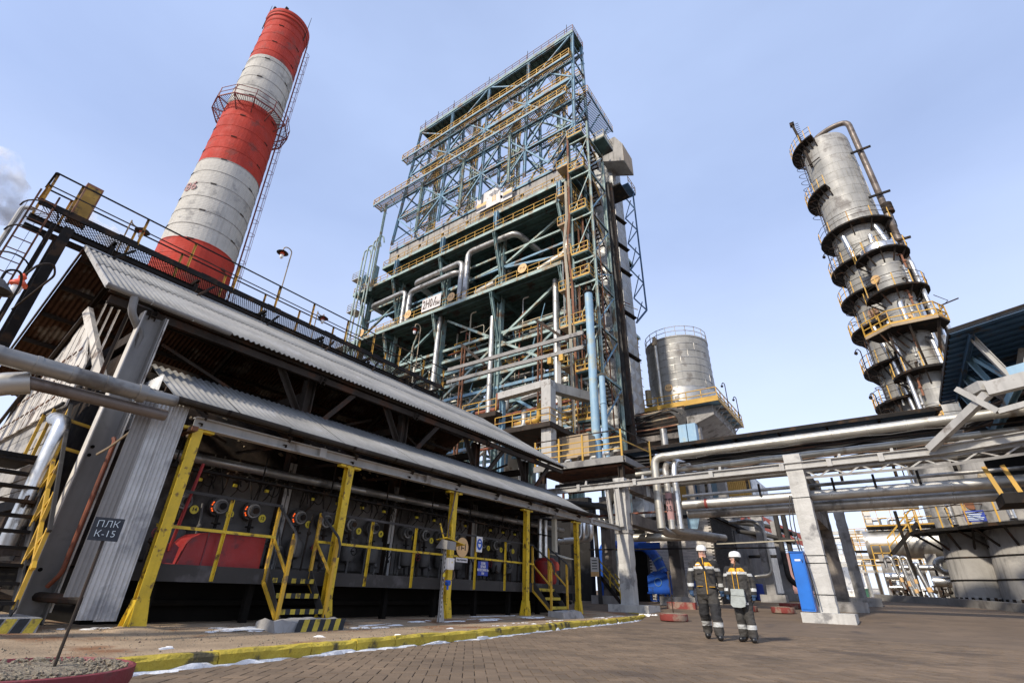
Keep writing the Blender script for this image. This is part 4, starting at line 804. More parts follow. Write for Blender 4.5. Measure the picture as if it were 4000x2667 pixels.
# rusty yellow cabinet on the walkway
cb = thing('walkway_cabinet', (-16.6, 1.4, 9.7), 'rusty yellow steel cabinet on the roof walkway', 'cabinet')
m = MB(); m.box(-16.95, -16.45, 1.18, 1.58, 9.9, 11.12); m.build('body', 'rust_tray', cb); m = MB(); m.box(-16.447, -16.435, 1.22, 1.54, 9.98, 11.04); m.build('door', 'walk_yellow', cb)
for y in (1.2, 1.56): mem('leg', cb, (-16.5, y, 9.66), (-16.5, y, 9.92), 0.05, 0.05, 'steel_black')
# swan-neck lamps
def lamp(loc, h, label, neck=0.33, rot=0, ambient='rust'):
    x, y, z = loc; t = thing('swan_neck_lamp', loc, label, 'lamp')
    c_, s_ = cos(rot), sin(rot); R_ = lambda a, b: (x-b*s_*1.0 + a*0, y+a, b+0) if False else None
    f = lambda a, dz: (x+a*s_, y-a*c_, z+dz)
    pts = [f(0, 0), f(0, h)]+[f(neck/2-neck/2*cos(pi*k/8), h+neck*0.42*sin(pi*k/8)) for k in range(1, 9)]+[f(neck, h-0.08)]
    m = MB(); m.tube(pts, 0.022, 7); m.build('pole', 'tan_box' if h > 1 else 'steel_brown', t)
    lx, ly, lz = f(neck, h-0.08); m = MB(); m.lathe((lx, ly, lz), [(0.03, 0.02), (0.05, 0.0), (0.19, -0.10), (0.215, -0.125), (0.19, -0.115), (0.06, -0.03)], 20, caps=False); m.build('shade', 'lamp_dark', t)
    m = MB(); m.lathe((lx, ly, lz), [(0.055, -0.06), (0.075, -0.10), (0.075, -0.17), (0.085, -0.175), (0.085, -0.205), (0.06, -0.21)], 14); m.build('fitting', 'orange_fit', t)
    m = MB(); m.lathe((lx, ly, lz), [(0.062, -0.20), (0.068, -0.27), (0.058, -0.34), (0.03, -0.375), (0.005, -0.38)], 14); m.build('glass', 'lamp_glass', t)
    return t
lamp((-16.98, 2.55, 9.7), 1.25, 'low swan-neck lamp beside the rusty cabinet end of the walkway', neck=-0.36)
lamp((-16.05, 7.22, 10.1), 2.15, 'tall swan-neck lamp on the shed-side rail midway along the walkway')
lamp((-16.98, 9.35, 9.7), 1.3, 'low swan-neck lamp on the chimney-side rail midway along the walkway', neck=-0.3)
lamp((-16.05, 14.25, 10.1), 2.05, 'tall swan-neck lamp at the tower end of the walkway', neck=0.36)
lt = thing('pendant_lamp', (-13.0, 0.79, 5.9), 'red well-glass lamp hanging beside the rusty caged ladder', 'lamp')
m = MB(); m.lathe((-13, 0.79, 6.0), [(0.02, 0.3), (0.07, 0.22), (0.05, 0.16), (0.14, 0.06), (0.14, 0.02), (0.1, 0.0)], 16); m.build('fitting', 'orange_fit', lt)
m = MB(); m.lathe((-13, 0.79, 6.0), [(0.08, 0.02), (0.085, -0.1), (0.06, -0.18), (0.01, -0.2)], 14); m.build('glass', 'lamp_glass', lt)
m = MB(); m.tube([(-13, 0.79, 6.25), (-12.95, 0.9, 6.6), (-13.0, 1.1, 6.75), (-13.4, 1.25, 6.7), (-16.0, 1.1, 6.6)], 0.022, 6, 0.25); m.build('arm', 'steel_brown', lt)
lt = thing('pendant_lamp', (-11.0, 0.45, 4.9), 'dark shaded lamp hanging on a curved arm near the side stair', 'lamp')
m = MB(); m.lathe((-11, 0.45, 5.0), [(0.03, 0.22), (0.06, 0.2), (0.22, 0.03), (0.24, 0.0), (0.2, 0.01)], 18, caps=False); m.build('shade', 'lamp_dark', lt)
m = MB(); m.tube([(-11, 0.45, 5.2), (-11, 0.45, 5.42), (-11.05, 0.62, 5.5), (-11.1, 0.7, 5.3), (-11.2, 0.7, 4.2)], 0.02, 6, 0.15); m.build('arm', 'steel_black', lt)
# warning beacons etc. under the heater's far end
m = MB(); m.lathe((-10.2, 17.1, 1.5), [(0.03, 0), (0.10, 0.02), (0.11, 0.2), (0.06, 0.3), (0.02, 0.31)], 12); m.build('call_lamp', 'orange_fit', None, 'small red lamp behind the bare-footed stair', 'lamp')
for y in (16.75, 17.15):
    m = MB(); m.tube([(-10.7, y, 1.0), (-10.7, y, 3.3)], 0.085, 10, seam=0.8); m.build('vertical_pipe', 'silver_new', None, 'bright clad pipe rising behind the last yellow posts', 'pipe', 'clad pipes behind the last posts')
m = MB(); m.box(-10.05, -9.9, 16.55, 16.7, 2.1, 3.25); m.build('cable_box', 'beige_tray', None, 'beige upright cable box hung between the last two yellow posts', 'box')
m = MB(); m.prism([(-9.9, 16.2, 2.0), (-9.3, 16.2, 1.85), (-9.3, 16.2, 1.88), (-9.9, 16.2, 2.03)], (0, 0.6, 0)); m.build('rain_hood', 'beige_tray', None, 'beige sheet hood beside the bare-footed stair', 'hood')
# ------------------------------------------------------------------ chimney
CX, CY = -39.6, 10.7
ch = thing('chimney', (CX, CY, 0), 'tall red and white banded brick chimney with ladder and ring balcony', 'chimney')
zt = 55.0; rb = lambda z: 1.98+(zt-z)*(2.78-1.98)/(zt-20.0)
bands = [(0, 24.1, 'stack_red'), (24.1, 32.6, 'stack_white'), (32.6, 40.2, 'stack_red'), (40.2, 47.3, 'stack_white'), (47.3, 55.0, 'stack_red')]
for a, b, mt in bands:
    m = MB(); n = max(2, int((b-a)/0.16)); pr = []
    for i in range(n):                                  # courses: fine horizontal ridges
        z0 = a+(b-a)*i/n; z1 = a+(b-a)*(i+1)/n; pr += [(rb(z0)-0.012, z0), (rb(z0), z0+0.02), (rb(z1), z1-0.02)]
    pr.append((rb(b)-0.012, b)); m.lathe((CX, CY, 0), pr, 48, smooth=False, caps=False); me = m.build('shaft_band', mt, ch)
m = MB(); m.lathe((CX, CY, 0), [(rb(54)+0.02, 53.4), (rb(54)+0.10, 53.5), (rb(54)+0.10, 53.75), (rb(54)+0.04, 53.8), (rb(54)+0.04, 54.1), (rb(54)+0.16, 54.2), (rb(54)+0.16, 54.5), (rb(54)+0.10, 54.55), (rb(54)+0.2, 54.7), (rb(54)+0.2, 55.1), (1.5, 55.12), (1.5, 53)], 48, caps=False); m.build('crown', 'stack_red', ch)
for z in (53.9, 54.6): m = MB(); m.lathe((CX, CY, z), [(rb(54)+0.165, 0), (rb(54)+0.17, 0.05)], 48, caps=False); m.build('crown_line', 'steel_brown', ch)
z = 21.2; i = 0
while z < 53:
    mt = [b[2] for b in bands if b[0] <= z < b[1]][0]
    m = MB(); r = rb(z)+0.022; m.lathe((CX, CY, z), [(r-0.03, -0.03), (r, -0.03), (r, 0.03), (r-0.03, 0.03)], 48, caps=False); h = m.build('hoop', mt if mt == 'stack_red' else 'band_concrete', ch)
    for k in range(3):
        a = k*2*pi/3+(0.5 if i % 2 else 1.5); p = Vector((CX+r*cos(a), CY+r*sin(a), z)); tdir = Vector((-sin(a), cos(a), 0)); m = MB()
        m.bar(p-tdir*0.22+Vector((0,0,0.04)), p+tdir*0.22+Vector((0,0,0.04)), 0.03, 0.035); m.bar(p-tdir*0.22-Vector((0,0,0.04)), p+tdir*0.22-Vector((0,0,0.04)), 0.03, 0.035); m.build('hoop_clamp', 'steel_brown', h)
    z += 1.42; i += 1
# balcony
bz = 39.9; ns = 12; bal = MB(); R0 = rb(bz); R1 = R0+0.95
bal.lathe((CX, CY, bz), [(R0, 0), (R1, 0), (R1, 0.06), (R0, 0.06)], ns, caps=False, smooth=False, a0=0.13, a1=2*pi+0.13); 
bp = MB()
for k in range(48*2):
    a = 2*pi*k/96; bp.bar((CX+(R0+0.05)*cos(a), CY+(R0+0.05)*sin(a), bz), (CX+R1*0.985*cos(a), CY+R1*0.985*sin(a), bz), 0.035, 0.03)
bo = bp.build('balcony_grating', 'steel_brown', ch)
m = MB(); pp = [Vector((CX+R1*cos(2*pi*k/ns+0.13), CY+R1*sin(2*pi*k/ns+0.13), bz)) for k in range(ns+1)]
railing(pp, 1.15, 9, 0.022, (0.5,), 0.0, m, 0.03); m.build('railing', 'red_steel', bo)
m = MB()
for k in range(ns): m.bar(pp[k], pp[k+1], 0.07, 0.12)
m.build('balcony_rim', 'red_steel', bo)
for k in range(ns):
    a = 2*pi*k/ns+0.13; d = Vector((cos(a), sin(a), 0)); c = Vector((CX, CY, bz)); m = MB(); m.bar(c+d*R1, c+d*(R0+0.02)-Vector((0,0,1.0)), 0.08, 0.08); m.bar(c+d*R0, c+d*R1, 0.08, 0.1); m.build('bracket', 'red_steel', bo)
# ladder with cage on the +Y side
la = rad(62); d = Vector((cos(la), sin(la), 0)); tdir = Vector((-d.y, d.x, 0))
def lp(z, out, side): return Vector((CX, CY, 0))+d*(rb(z)+out)+tdir*side+Vector((0,0,z))
m = MB()
for s in (-0.22, 0.22): m.bar(lp(15, 0.25, s), lp(54, 0.25, s), 0.05, 0.05)
lo_ = m.build('ladder_rail', 'red_steel', ch)
m = MB()
for i in range(125): z = 16+0.31*i; m.bar(lp(z, 0.25, -0.22), lp(z, 0.25, 0.22), 0.022, 0.022)
m.build('ladder_rungs', 'red_steel', lo_)
for i in range(26):
    z = 16+1.45*i
    m = MB(); m.tube([lp(z, 0.22+0.5*sin(a), -0.32*cos(a)) for a in [pi*k/8 for k in range(9)]], 0.022, 5); m.build('cage_hoop', 'red_steel', ch)
for k in (2, 4, 6): a = pi*k/8; m = MB(); m.bar(lp(16, 0.22+0.5*sin(a), -0.32*cos(a)), lp(52.2, 0.22+0.5*sin(a), -0.32*cos(a)), 0.03, 0.01); m.build('cage_strip', 'red_steel', ch)
for a in (-1.9, 0.6): d2 = Vector((cos(a), sin(a), 0)); m = MB(); m.cyl(Vector((CX, CY, 53))+d2*2.15, Vector((CX, CY, 57.2))+d2*2.15, 0.05, 0.02, 6); m.build('lightning_rod', 'steel_brown', ch)
for k, a in enumerate((-0.65, -1.25, -2.0)):
    m = MB(); d2 = Vector((cos(a), sin(a), 0)); m.bar(Vector((CX, CY, 55.1))+d2*2.1, Vector((CX, CY, 55.4))+d2*2.1, 0.3, 0.3); m.build('cap_stone', 'steel_brown', ch)
# faded red figures on the white band (left limb of the shaft)
an = rad(-72); dd = Vector((cos(an), sin(an), 0)); uu = Vector((-dd.y, dd.x, 0)); m = text_mb('86', 1.25, Vector((CX, CY, 29.3))+dd*(rb(29.3)+0.03), uu, (0,0,1), depth=0.02, bold=0.01); m.build('painted_figures', 'pink_wall', ch)
# ------------------------------------------------------------------ coking tower
tw = thing('coking_tower', (-38, 46, 0.8), 'huge teal steel coking unit with stacked platforms and a lattice derrick on top', 'tower')
CXs = [-21.1-9.3*k for k in range(4)]+[-56.2]
YF, YC, YM, YB = 37.0, 39.0, 46.0, 55.0
# columns
for x in CXs:
    for y in (YC, YM, YB):
        mem('column', tw, (x, y, 0.8), (x, y, 47.0), 0.62, 0.62, 'teal', 'I')
# floor slabs with joists, edge beams, railings
def floor(z, x0, x1, y0, y1, th=0.35, rail=True, ov=2.0, deck='teal_deck', nj=18, post_sp=2.3):
    m = MB(); m.box(x0, x1, y0, y1, z-0.1, z); dk = m.build('platform_deck', deck, tw)
    m = MB(); m.box(x0-0.02, x1+0.02, y0-0.10, y0, z-th, z+0.05); m.build('edge_beam', 'teal_light', dk)
    m = MB(); m.box(x1, x1+0.10, y0-0.10, y1, z-th, z+0.05); m.build('edge_beam', 'teal_light', dk)
    m = MB(); m.box(x0-0.1, x0, y0, y1, z-th, z+0.05); m.build('edge_beam', 'teal_light', dk)
    for i in range(nj):
        y = y0+0.8+(y1-y0-1.2)*i/(nj-1); o = mem('joist', dk, (x0, y, z-0.3), (x1, y, z-0.3), 0.16, 0.38, deck, 'I')
    for x in CXs:
        if x0 < x < x1: mem('girder', dk, (x, y0, z-0.55), (x, y1, z-0.55), 0.3, 0.85, deck, 'I')
    if rail:
        m = MB(); railing([(x0, y1, z), (x0, y0, z), (x1, y0, z), (x1, y1*0.5+y0*0.5, z)], 1.1, 1.5, 0.028, (0.5,), 0.16, m, 0.03); m.build('railing', 'rail_yellow', dk)
    return dk
floor(32.3, -56.9, -20.7, YF, 58)
floor(41.2, -58.0, -21.4, YF, 58)
floor(44.5, -52.6, -20.5, YF+0.6, 58)
# concrete band with roof, drilling-deck railings
m = MB(); m.box(-52.2, -19.0, 38.1, 38.5, 45.0, 47.5); bd = m.build('concrete_band', 'band_concrete', tw)
for i in range(8): m = MB(); m.box(-52.0+4.1*i, -51.96+4.1*i, 38.07, 38.1, 45.0, 47.5); m.build('panel_joint', 'shade_black', bd)
for i in range(7): m = MB(); m.cyl((-50+4.6*i, 38.08, 45.9), (-50+4.6*i, 38.06, 45.9), 0.28, seg=12); m.build('vent_hole', 'shade_black', bd)
m = MB(); m.box(-52.2, -19.0, 38.1, 46.5, 47.2, 47.5); m.build('upper_floor', 'teal_deck', tw)
m = MB(); m.box(-52.2, -19.0, 37.95, 38.10, 47.35, 47.75); m.build('edge_beam', 'blue_steel', bd)
m = MB(); railing([(-52.2, 38.0, 47.75), (-19.0, 38.0, 47.75), (-19.0, 42, 47.75)], 1.1, 1.6, 0.026, (0.5,), 0.14, m); m.build('railing', 'rail_yellow', bd)
# knee braces under each projecting floor
for x in CXs[:4]+[-56.2]:
    for z in (32.3, 41.2): mem('knee_brace', tw, (x, YC-0.2, z-6.2), (x-0.1, YF+0.1, z-0.35), 0.32, 0.32, 'teal' if z > 35 or x > -35 else 'teal_light', 'I')
    mem('knee_brace', tw, (x, YC-0.2, 41.6), (x, YF+0.7, 44.2), 0.26, 0.26, 'teal', 'I')
    mem('stub_post', tw, (x, YF+0.3, 41.3), (x, YF+0.3, 44.3), 0.5, 0.45, 'blue_steel', 'I')
# bracing between P and U floors and below P
for a, b, mt in [((-22.1, YC, 40.5), (-29.8, YC, 36.9), 'teal_light'), ((-22.1, YC, 31.6), (-29.8, YC, 26.8), 'teal_light'), ((-38.9, YC, 31.5), (-30.9, YC, 26.6), 'teal_light'), ((-40.5, YC, 31.5), (-48.5, YC, 26.6), 'teal'),
                 ((-30.7, YC, 36.9), (-38.9, YC, 36.2), 'teal_light'), ((-40, YC, 36.2), (-48.6, YC, 35.2), 'teal'), ((-49.4, YC, 38), (-56, YC, 34.5), 'teal'), ((-30.9, YC, 35.5), (-36, YC, 33.0), 'teal'), ((-22, YC, 34.8), (-29.8, YC, 36.3), 'blue_steel'),
                 ((-21.4, YC, 20.6), (-30.0, YC, 26.0), 'teal_light'), ((-30.7, YC, 26.0), (-39.2, YC, 20.4), 'teal_light'), ((-40, YC, 20.4), (-48.7, YC, 25.8), 'teal'), ((-21.5, YC, 26.4), (-30, YC, 20.8), 'teal'), ((-31, YC, 20.2), (-39, YC, 14.5), 'blue_steel'), ((-21.5, YC, 14.5), (-29.9, YC, 20), 'blue_steel'), ((-49.2, YC, 26.5), (-56, YC, 31.5), 'teal')]:
    mem('diagonal_brace', tw, a, b, 0.28, 0.28, mt, 'I')
zs = [14.2, 16.4, 18.6, 20.5, 22.2, 23.9, 25.6, 27.2]
for i, z in enumerate(zs):
    mem('beam', tw, (-56.2, YC, z), (-21.1, YC, z), 0.28, 0.34, ('blue_steel', 'teal_light', 'teal', 'blue_steel', 'teal_light', 'teal', 'teal_light', 'teal_light')[i], 'I')
    mem('beam', tw, (-56.2, YM, z+0.5), (-21.1, YM, z+0.5), 0.28, 0.34, 'teal' if i % 2 else 'blue_steel', 'I')
    for x in CXs: mem('beam', tw, (x, YC, z), (x, YB, z), 0.24, 0.3, 'teal_deck', 'I')
    m = MB(); m.box(-55, -21.3, 41.0, 43.2, z-0.55, z-0.5)
    if i % 2: m.build('catwalk', 'teal_deck', tw); m = MB(); railing([(-55, 41.0, z-0.5), (-21.3, 41.0, z-0.5)], 1.1, 1.5, 0.025, (0.5,), 0.1, m); m.build('railing', 'rail_yellow' if i % 4 == 1 else 'teal_light', tw)
for k in range(3):
    for j, (za, zb) in enumerate(((14.5, 22), (22, 31))):
        xa, xb = CXs[k], CXs[k+1]; mem('diagonal_brace', tw, (xa, YM, za), (xb, YM, zb), 0.26, 0.26, 'teal', 'I'); mem('diagonal_brace', tw, (xb, YM, za), (xa, YM, zb), 0.26, 0.26, 'blue_steel', 'I')
for z in (34.0, 36.5, 38.5):
    mem('beam', tw, (-56.2, YC, z), (-21.1, YC, z), 0.2, 0.26, 'teal_light' if z != 36.5 else 'blue_steel', 'I')
    mem('beam', tw, (-56.2, YM, z+0.6), (-21.1, YM, z+0.6), 0.2, 0.3, 'teal', 'I')
# coke drums
for k in range(4):
    x = -25.8-8.9*k; dr = MB(); dr.lathe((x, 47.5, 0), [(0.8, 11), (2.75, 16), (2.75, 29.6), (1.9, 31.2), (0.9, 31.8)], 28); d = dr.build('coke_drum', 'silver_warm', tw)
    for z in (18.5, 21.5, 24.5, 27.5): m = MB(); m.lathe((x, 47.5, z), [(2.77, 0), (2.80, 0.01), (2.80, 0.10), (2.77, 0.11)], 28, caps=False); m.build('cladding_band', 'silver_dull', d)
    for z in (19.8, 26.0):
        m = MB(); m.lathe((x, 47.5, z), [(2.8, 0), (3.9, 0), (3.9, 0.08), (2.8, 0.08)], 20, caps=False); railing([(x+3.85*cos(2*pi*j/14), 47.5+3.85*sin(2*pi*j/14), z) for j in range(15)], 1.1, 3, 0.025, (0.5,), 0, m); m.build('ring_platform', 'rail_yellow', d)
# vertical clad pipes in front
for x, y, z0, z1, r in [(-39.6, 38.2, 14.0, 32.0, 0.34), (-31.2, 38.6, 14, 29.5, 0.32), (-22.6, 38.6, 13, 31.5, 0.32), (-35.8, 44, 12, 27, 0.2), (-27, 43, 12, 30, 0.16), (-44.5, 43, 12, 31, 0.2), (-24.2, 42, 12, 31, 0.12)]:
    m = MB(); m.tube([(x, y, z0), (x, y, z1)], r, 12, seam=1.6); m.build('riser_pipe', 'silver', tw)
PL = 'silver_dull'
for pts, r in [([(-35.3, 37.9, 32.4), (-35.3, 37.9, 40.2), (-27.6, 37.9, 40.0), (-26.5, 42, 39.0)], 0.40), ([(-36.2, 37.9, 32.4), (-36.2, 37.9, 39.1), (-45.1, 37.9, 39.0), (-44.2, 42.5, 38.0)], 0.40),
               ([(-45.7, 37.9, 32.4), (-45.7, 37.9, 37.8), (-36.9, 37.9, 37.8), (-36.7, 40.5, 37.8)], 0.38), ([(-46.7, 37.9, 32.4), (-46.7, 37.9, 38.3), (-54.2, 37.9, 38.2), (-54.2, 41, 38.2)], 0.34)]:
    m = MB(); m.tube(pts, r, 14, 0.9, seam=1.8); m.build('transfer_pipe', PL, tw)
for pts, r in [([(-24.5, 38.2, 33.3), (-21.0, 38.2, 34.2), (-20.4, 38.2, 36)], 0.42), ([(-33.5, 38.0, 33.2), (-30.6, 38.0, 33.6)], 0.5), ([(-51.8, 38.0, 33.3), (-47.8, 38.0, 33.4)], 0.5), ([(-55.5, 38.6, 33.0), (-52.0, 38.6, 33.2)], 0.3), ([(-27, 42, 34), (-23, 42, 35), (-22, 42, 39)], 0.2), ([(-40, 43, 34), (-34, 43, 35.5), (-33.5, 43, 39.5)], 0.25), ([(-43, 43, 33), (-43, 43, 39)], 0.4), ([(-33, 44, 33), (-33, 44, 40)], 0.4), ([(-24, 44, 33), (-24, 44, 40)], 0.35)]:
    m = MB(); m.tube(pts, r, 12, 0.5, seam=1.4); m.build('process_pipe', 'silver_warm', tw)
for k in range(7):
    x = -54.5+4.9*k; m = MB(); m.tube([(x, 42+rnd.uniform(0, 3), 33), (x+0.2, 42, 40.6)], rnd.uniform(0.12, 0.3), 8); m.build('process_pipe', 'steel_brown', tw)
# the tangle of lines, drops and valves around the drums
rt_ = random.Random(77)
for i in range(130):
    y = rt_.uniform(38.6, 44.0); z = rt_.uniform(12.5, 30.5); x = rt_.uniform(-55, -24); ln = rt_.uniform(3, 9); r = rt_.choice((0.05, 0.07, 0.09, 0.13)); mt = rt_.choice(('silver', 'silver_warm', 'rust_pipe', 'teal_light', 'blue_steel', 'beige_tray', 'steel_brown'))
    pts = [(x, y, z), (x+ln*0.6, y, z), (x+ln*0.6, y, z+rt_.uniform(-4, 3)), (x+ln, y+0.3, z+rt_.uniform(-2, 2))] if i % 3 else [(x, y, z-4), (x, y, z+rt_.uniform(1, 4)), (x+0.8, y, z+4.2)]
    pts = [(p[0], p[1], min(p[2], 31.6)) for p in pts]; m = MB(); m.tube(pts, r, 6, 0.3); m.build('service_line', mt, tw)
for i in range(14):
    x = -54+2.3*i; z = (16.0, 20.2, 23.6, 27.0)[i % 4]; m = MB(); railing([(x, 39.6, z), (x+3.4, 39.6, z)], 1.1, 1.1, 0.03, (0.5,), 0.12, m); m.build('railing', 'rail_yellow' if i % 3 else 'teal_light', tw)
for i in range(26):
    x = -55+1.3*i; z = 42.2+rt_.uniform(-0.2, 1.2); m = MB(); m.tube([(x, 39.5, z), (x+1.8, 39.5, z), (x+1.8, 41, z+rt_.uniform(-0.5, 1))], 0.07, 6, 0.2); m.build('service_line', rt_.choice(('steel_brown', 'silver_dull', 'teal')), tw)
for i in range(40):                                   # slack hoses, guys and small ties through the derrick
    x = rt_.uniform(-50, -20); z = rt_.uniform(48.5, 66); y = rt_.uniform(37.3, 41); mem('derrick_tie', tw, (x, y, z), (x+rt_.uniform(-3.5, 3.5), y+rt_.uniform(-1, 1), min(70, z+rt_.uniform(2, 5))), 0.09, 0.09, rt_.choice(('blue_steel', 'teal', 'steel_brown', 'teal_light')), 'L')
for i in range(22):                                   # conduits and small lines up the right-hand corner
    x = -20.6+0.19*i; y = 36.1+rt_.uniform(0, 3.5); z0 = rt_.uniform(9, 26); z1 = z0+rt_.uniform(8, 22); m = MB(); j = rt_.uniform(-0.25, 0.25); m.tube([(x, y, z0), (x, y, (z0+z1)/2), (x+j, y, (z0+z1)/2+0.8), (x+j, y, min(z1, 48))], rt_.choice((0.05, 0.07, 0.1)), 5, 0.3); m.build('conduit', rt_.choice(('rust_tray', 'beige_tray', 'steel_brown', 'silver', 'teal_light', 'rust')), tw)
for i in range(9):
    z = 11+4.3*i; m = MB(); m.box(-20.9, -19.4, 36.4, 38.2, z-0.1, z); d = m.build('corner_platform', 'tan_box', tw); m = MB(); railing([(-20.9, 36.4, z), (-19.4, 36.4, z), (-19.4, 38.2, z)], 1.1, 0.7, 0.03, (0.5,), 0.12, m); m.build('railing', 'rail_yellow', d)
# green standpipes at the far end
for i, (x, zt_) in enumerate(((-57.0, 49), (-56.2, 49.5), (-54.9, 50.0), (-54.2, 50.5))):
    m = MB(); m.tube([(x, 36.7, 18), (x, 36.7, zt_-3), (x+0.1, 36.7, zt_), (x+1.2, 36.9, zt_), (x+1.3, 37.2, zt_-1.2)], 0.12, 8, 0.5); m.build('standpipe', 'teal_light', tw)
# small corner cages at the far end
for z, x in ((44.6, -58.6), (32.6, -59.2), (38.5, -58.2)):
    m = MB(); m.box(x-1.0, x+1.0, 37.2, 39, z-0.12, z); d = m.build('cage_floor', 'grey_light', tw); m = MB(); railing([(x-1, 39, z), (x-1, 37.2, z), (x+1, 37.2, z), (x+1, 39, z)], 1.2, 0.9, 0.025, (0.33, 0.66), 0, m); m.build('railing', 'grey_light', d)
    mem('cage_strut', d, (x+0.9, 37.3, z-0.1), (-57.6, 37.6, z-3), 0.1, 0.1, 'teal')
# derrick: levels, legs, bracing
DX = [-18.2, -25.5, -32.8, -40.4, -47.8]
def leg_x(i, z): return DX[i]-(0.12*(71-z) if i == 4 else (0.02*(71-z) if i else 0.02*(71-z)))
YD0, YD1 = 37.0, 39.6
for i in range(5):
    for y in (YD0, YD1):
        mem('derrick_leg', tw, (leg_x(i, 47.6), y+(0 if y == YD0 else 1.6), 47.6), (leg_x(i, 71), y, 71), 0.34, 0.34, 'blue_steel', 'I')
    for z in (51.3, 57.2, 61.9, 65.0, 68.0): mem('derrick_strut', tw, (leg_x(i, z), YD0, z), (leg_x(i, z), YD1+0.8, z), 0.18, 0.18, 'blue_steel', 'I')
    for z in (48, 53, 58.5, 63): mem('derrick_brace', tw, (leg_x(i, z), YD0, z), (leg_x(i, z+5), YD1+0.6, z+5), 0.14, 0.14, 'teal', 'L')
for y in (YD0, YD1+0.7):
    for i in range(4):
        for z0, z1 in ((47.8, 57.0), (57.3, 65.0), (65.2, 70.6)):
            xm = (leg_x(i, z0)+leg_x(i+1, z0))/2
            if z0 < 60:
                zm = (z0+z1)/2
                for xa, za, xb, zb in ((leg_x(i, zm), zm, xm, z1), (leg_x(i, zm), zm, xm, z0), (leg_x(i+1, zm), zm, xm, z1), (leg_x(i+1, zm), zm, xm, z0)):
                    mem('derrick_brace', tw, (xa, y, za), (xb, y, zb), 0.2, 0.2, 'blue_steel' if y == YD0 else 'teal', 'I')
                mem('derrick_beam', tw, (leg_x(i, zm), y, zm), (leg_x(i+1, zm), y, zm), 0.2, 0.24, 'blue_steel', 'I')
            elif i in (0, 2) or y > YD0: mem('derrick_brace', tw, (leg_x(i, z1), y, z1), (leg_x(i+1, z0), y, z0), 0.2, 0.2, 'blue_steel', 'I')
            else: mem('derrick_brace', tw, (leg_x(i, z0), y, z0), (leg_x(i+1, z1), y, z1), 0.2, 0.2, 'blue_steel', 'I')
            mem('derrick_beam', tw, (leg_x(i, z1), y, z1-0.2), (leg_x(i+1, z1), y, z1-0.2), 0.24, 0.34, 'blue_steel', 'I')
# guide masts inside the derrick, with travelling blocks and hoses
for k, x in enumerate((-22.2, -29.9, -38.0, -46.0)):
    for dx in (-0.45, 0.45): mem('guide_mast', tw, (x+dx, 40.4, 47.5), (x+dx, 40.4, 71), 0.4, 0.4, 'teal_light', 'I')
    for z in range(49, 70, 3): mem('mast_rung', tw, (x-0.45, 40.4, z), (x+0.45, 40.4, z), 0.12, 0.12, 'teal')
    m = MB(); m.tube([(x+1.0, 38.5, 64), (x+1.4, 38.5, 58), (x+2.6, 38.5, 55), (x+3.8, 38.3, 56.5), (x+4.0, 38.3, 59)], 0.09, 6, 2.0); m.build('drill_hose', 'steel_brown', tw)
    m = MB(); m.box(x-0.7, x+0.7, 39.4, 40.1, 60.5+2*(k % 2), 63+2*(k % 2)); m.build('travelling_block', 'steel_black', tw)
    m = MB()
    for s in (-0.25, 0.25): m.bar((x+1.5+s, 38.9, 57.4), (x+1.5+s, 38.9, 66.5), 0.06, 0.06)
    for i in range(22): m.bar((x+1.25, 38.9, 57.6+0.4*i), (x+1.75, 38.9, 57.6+0.4*i), 0.03, 0.03)
    for i in range(7):
        z = 59.5+i; m.tube([(x+1.5-0.38*cos(a), 38.9-0.7*sin(a), z) for a in [pi*j/6 for j in range(7)]], 0.03, 4)
    m.build('caged_ladder', 'rail_yellow', tw)
    m = MB()                                       # zigzag stairs inside
    m.bar((x-2.6, 40.6, 48), (x-0.8, 40.6, 52.5), 0.08, 0.3); m.bar((x-2.6, 41.3, 48), (x-0.8, 41.3, 52.5), 0.08, 0.3)
    for i in range(16): t_ = i/16; m.box(x-2.6+1.8*t_-0.12, x-2.6+1.8*t_+0.12, 40.6, 41.3, 48+4.5*t_, 48.04+4.5*t_)
    m.build('inner_stair', 'steel_brown', tw)
def gallery(z, x0, x1, y0, y1, nm):
    m = MB(); n = int((x1-x0)/0.22)
    for i in range(n): m.bar((x0+(x1-x0)*i/n, y0, z), (x0+(x1-x0)*i/n, y1, z), 0.09, 0.04)
    dk = m.build('grating_deck', 'tan_box', tw)
    for y in (y0, y1): mem('gallery_beam', dk, (x0, y, z-0.16), (x1, y, z-0.16), 0.16, 0.3, 'blue_steel', 'I')
    m = MB(); railing([(x0, y1, z), (x0, y0, z), (x1, y0, z), (x1, y1, z)], 1.15, 1.3, 0.042, (0.5,), 0.22, m); railing([(x0, y1, z), (x1, y1, z)], 1.15, 1.6, 0.035, (0.5,), 0, m); m.build('railing', 'rail_yellow', dk)
    for i in range(14): x = x0+(x1-x0)*(i+0.5)/14; mem('bracket', dk, (x, y0, z-0.1), (x, y1+0.4, z-1.0), 0.1, 0.1, 'teal', 'L')
gallery(57.2, -55.6, -18.9, 35.7, 37.3, 's1'); gallery(65.0, -50.6, -18.4, 36.1, 37.2, 's2')
gallery(57.25, -54.0, -19.2, 40.6, 41.6, 's1b'); gallery(65.05, -49.8, -18.6, 39.5, 40.4, 's2b'); gallery(61.6, -33.5, -19.0, 37.0, 37.8, 's3')
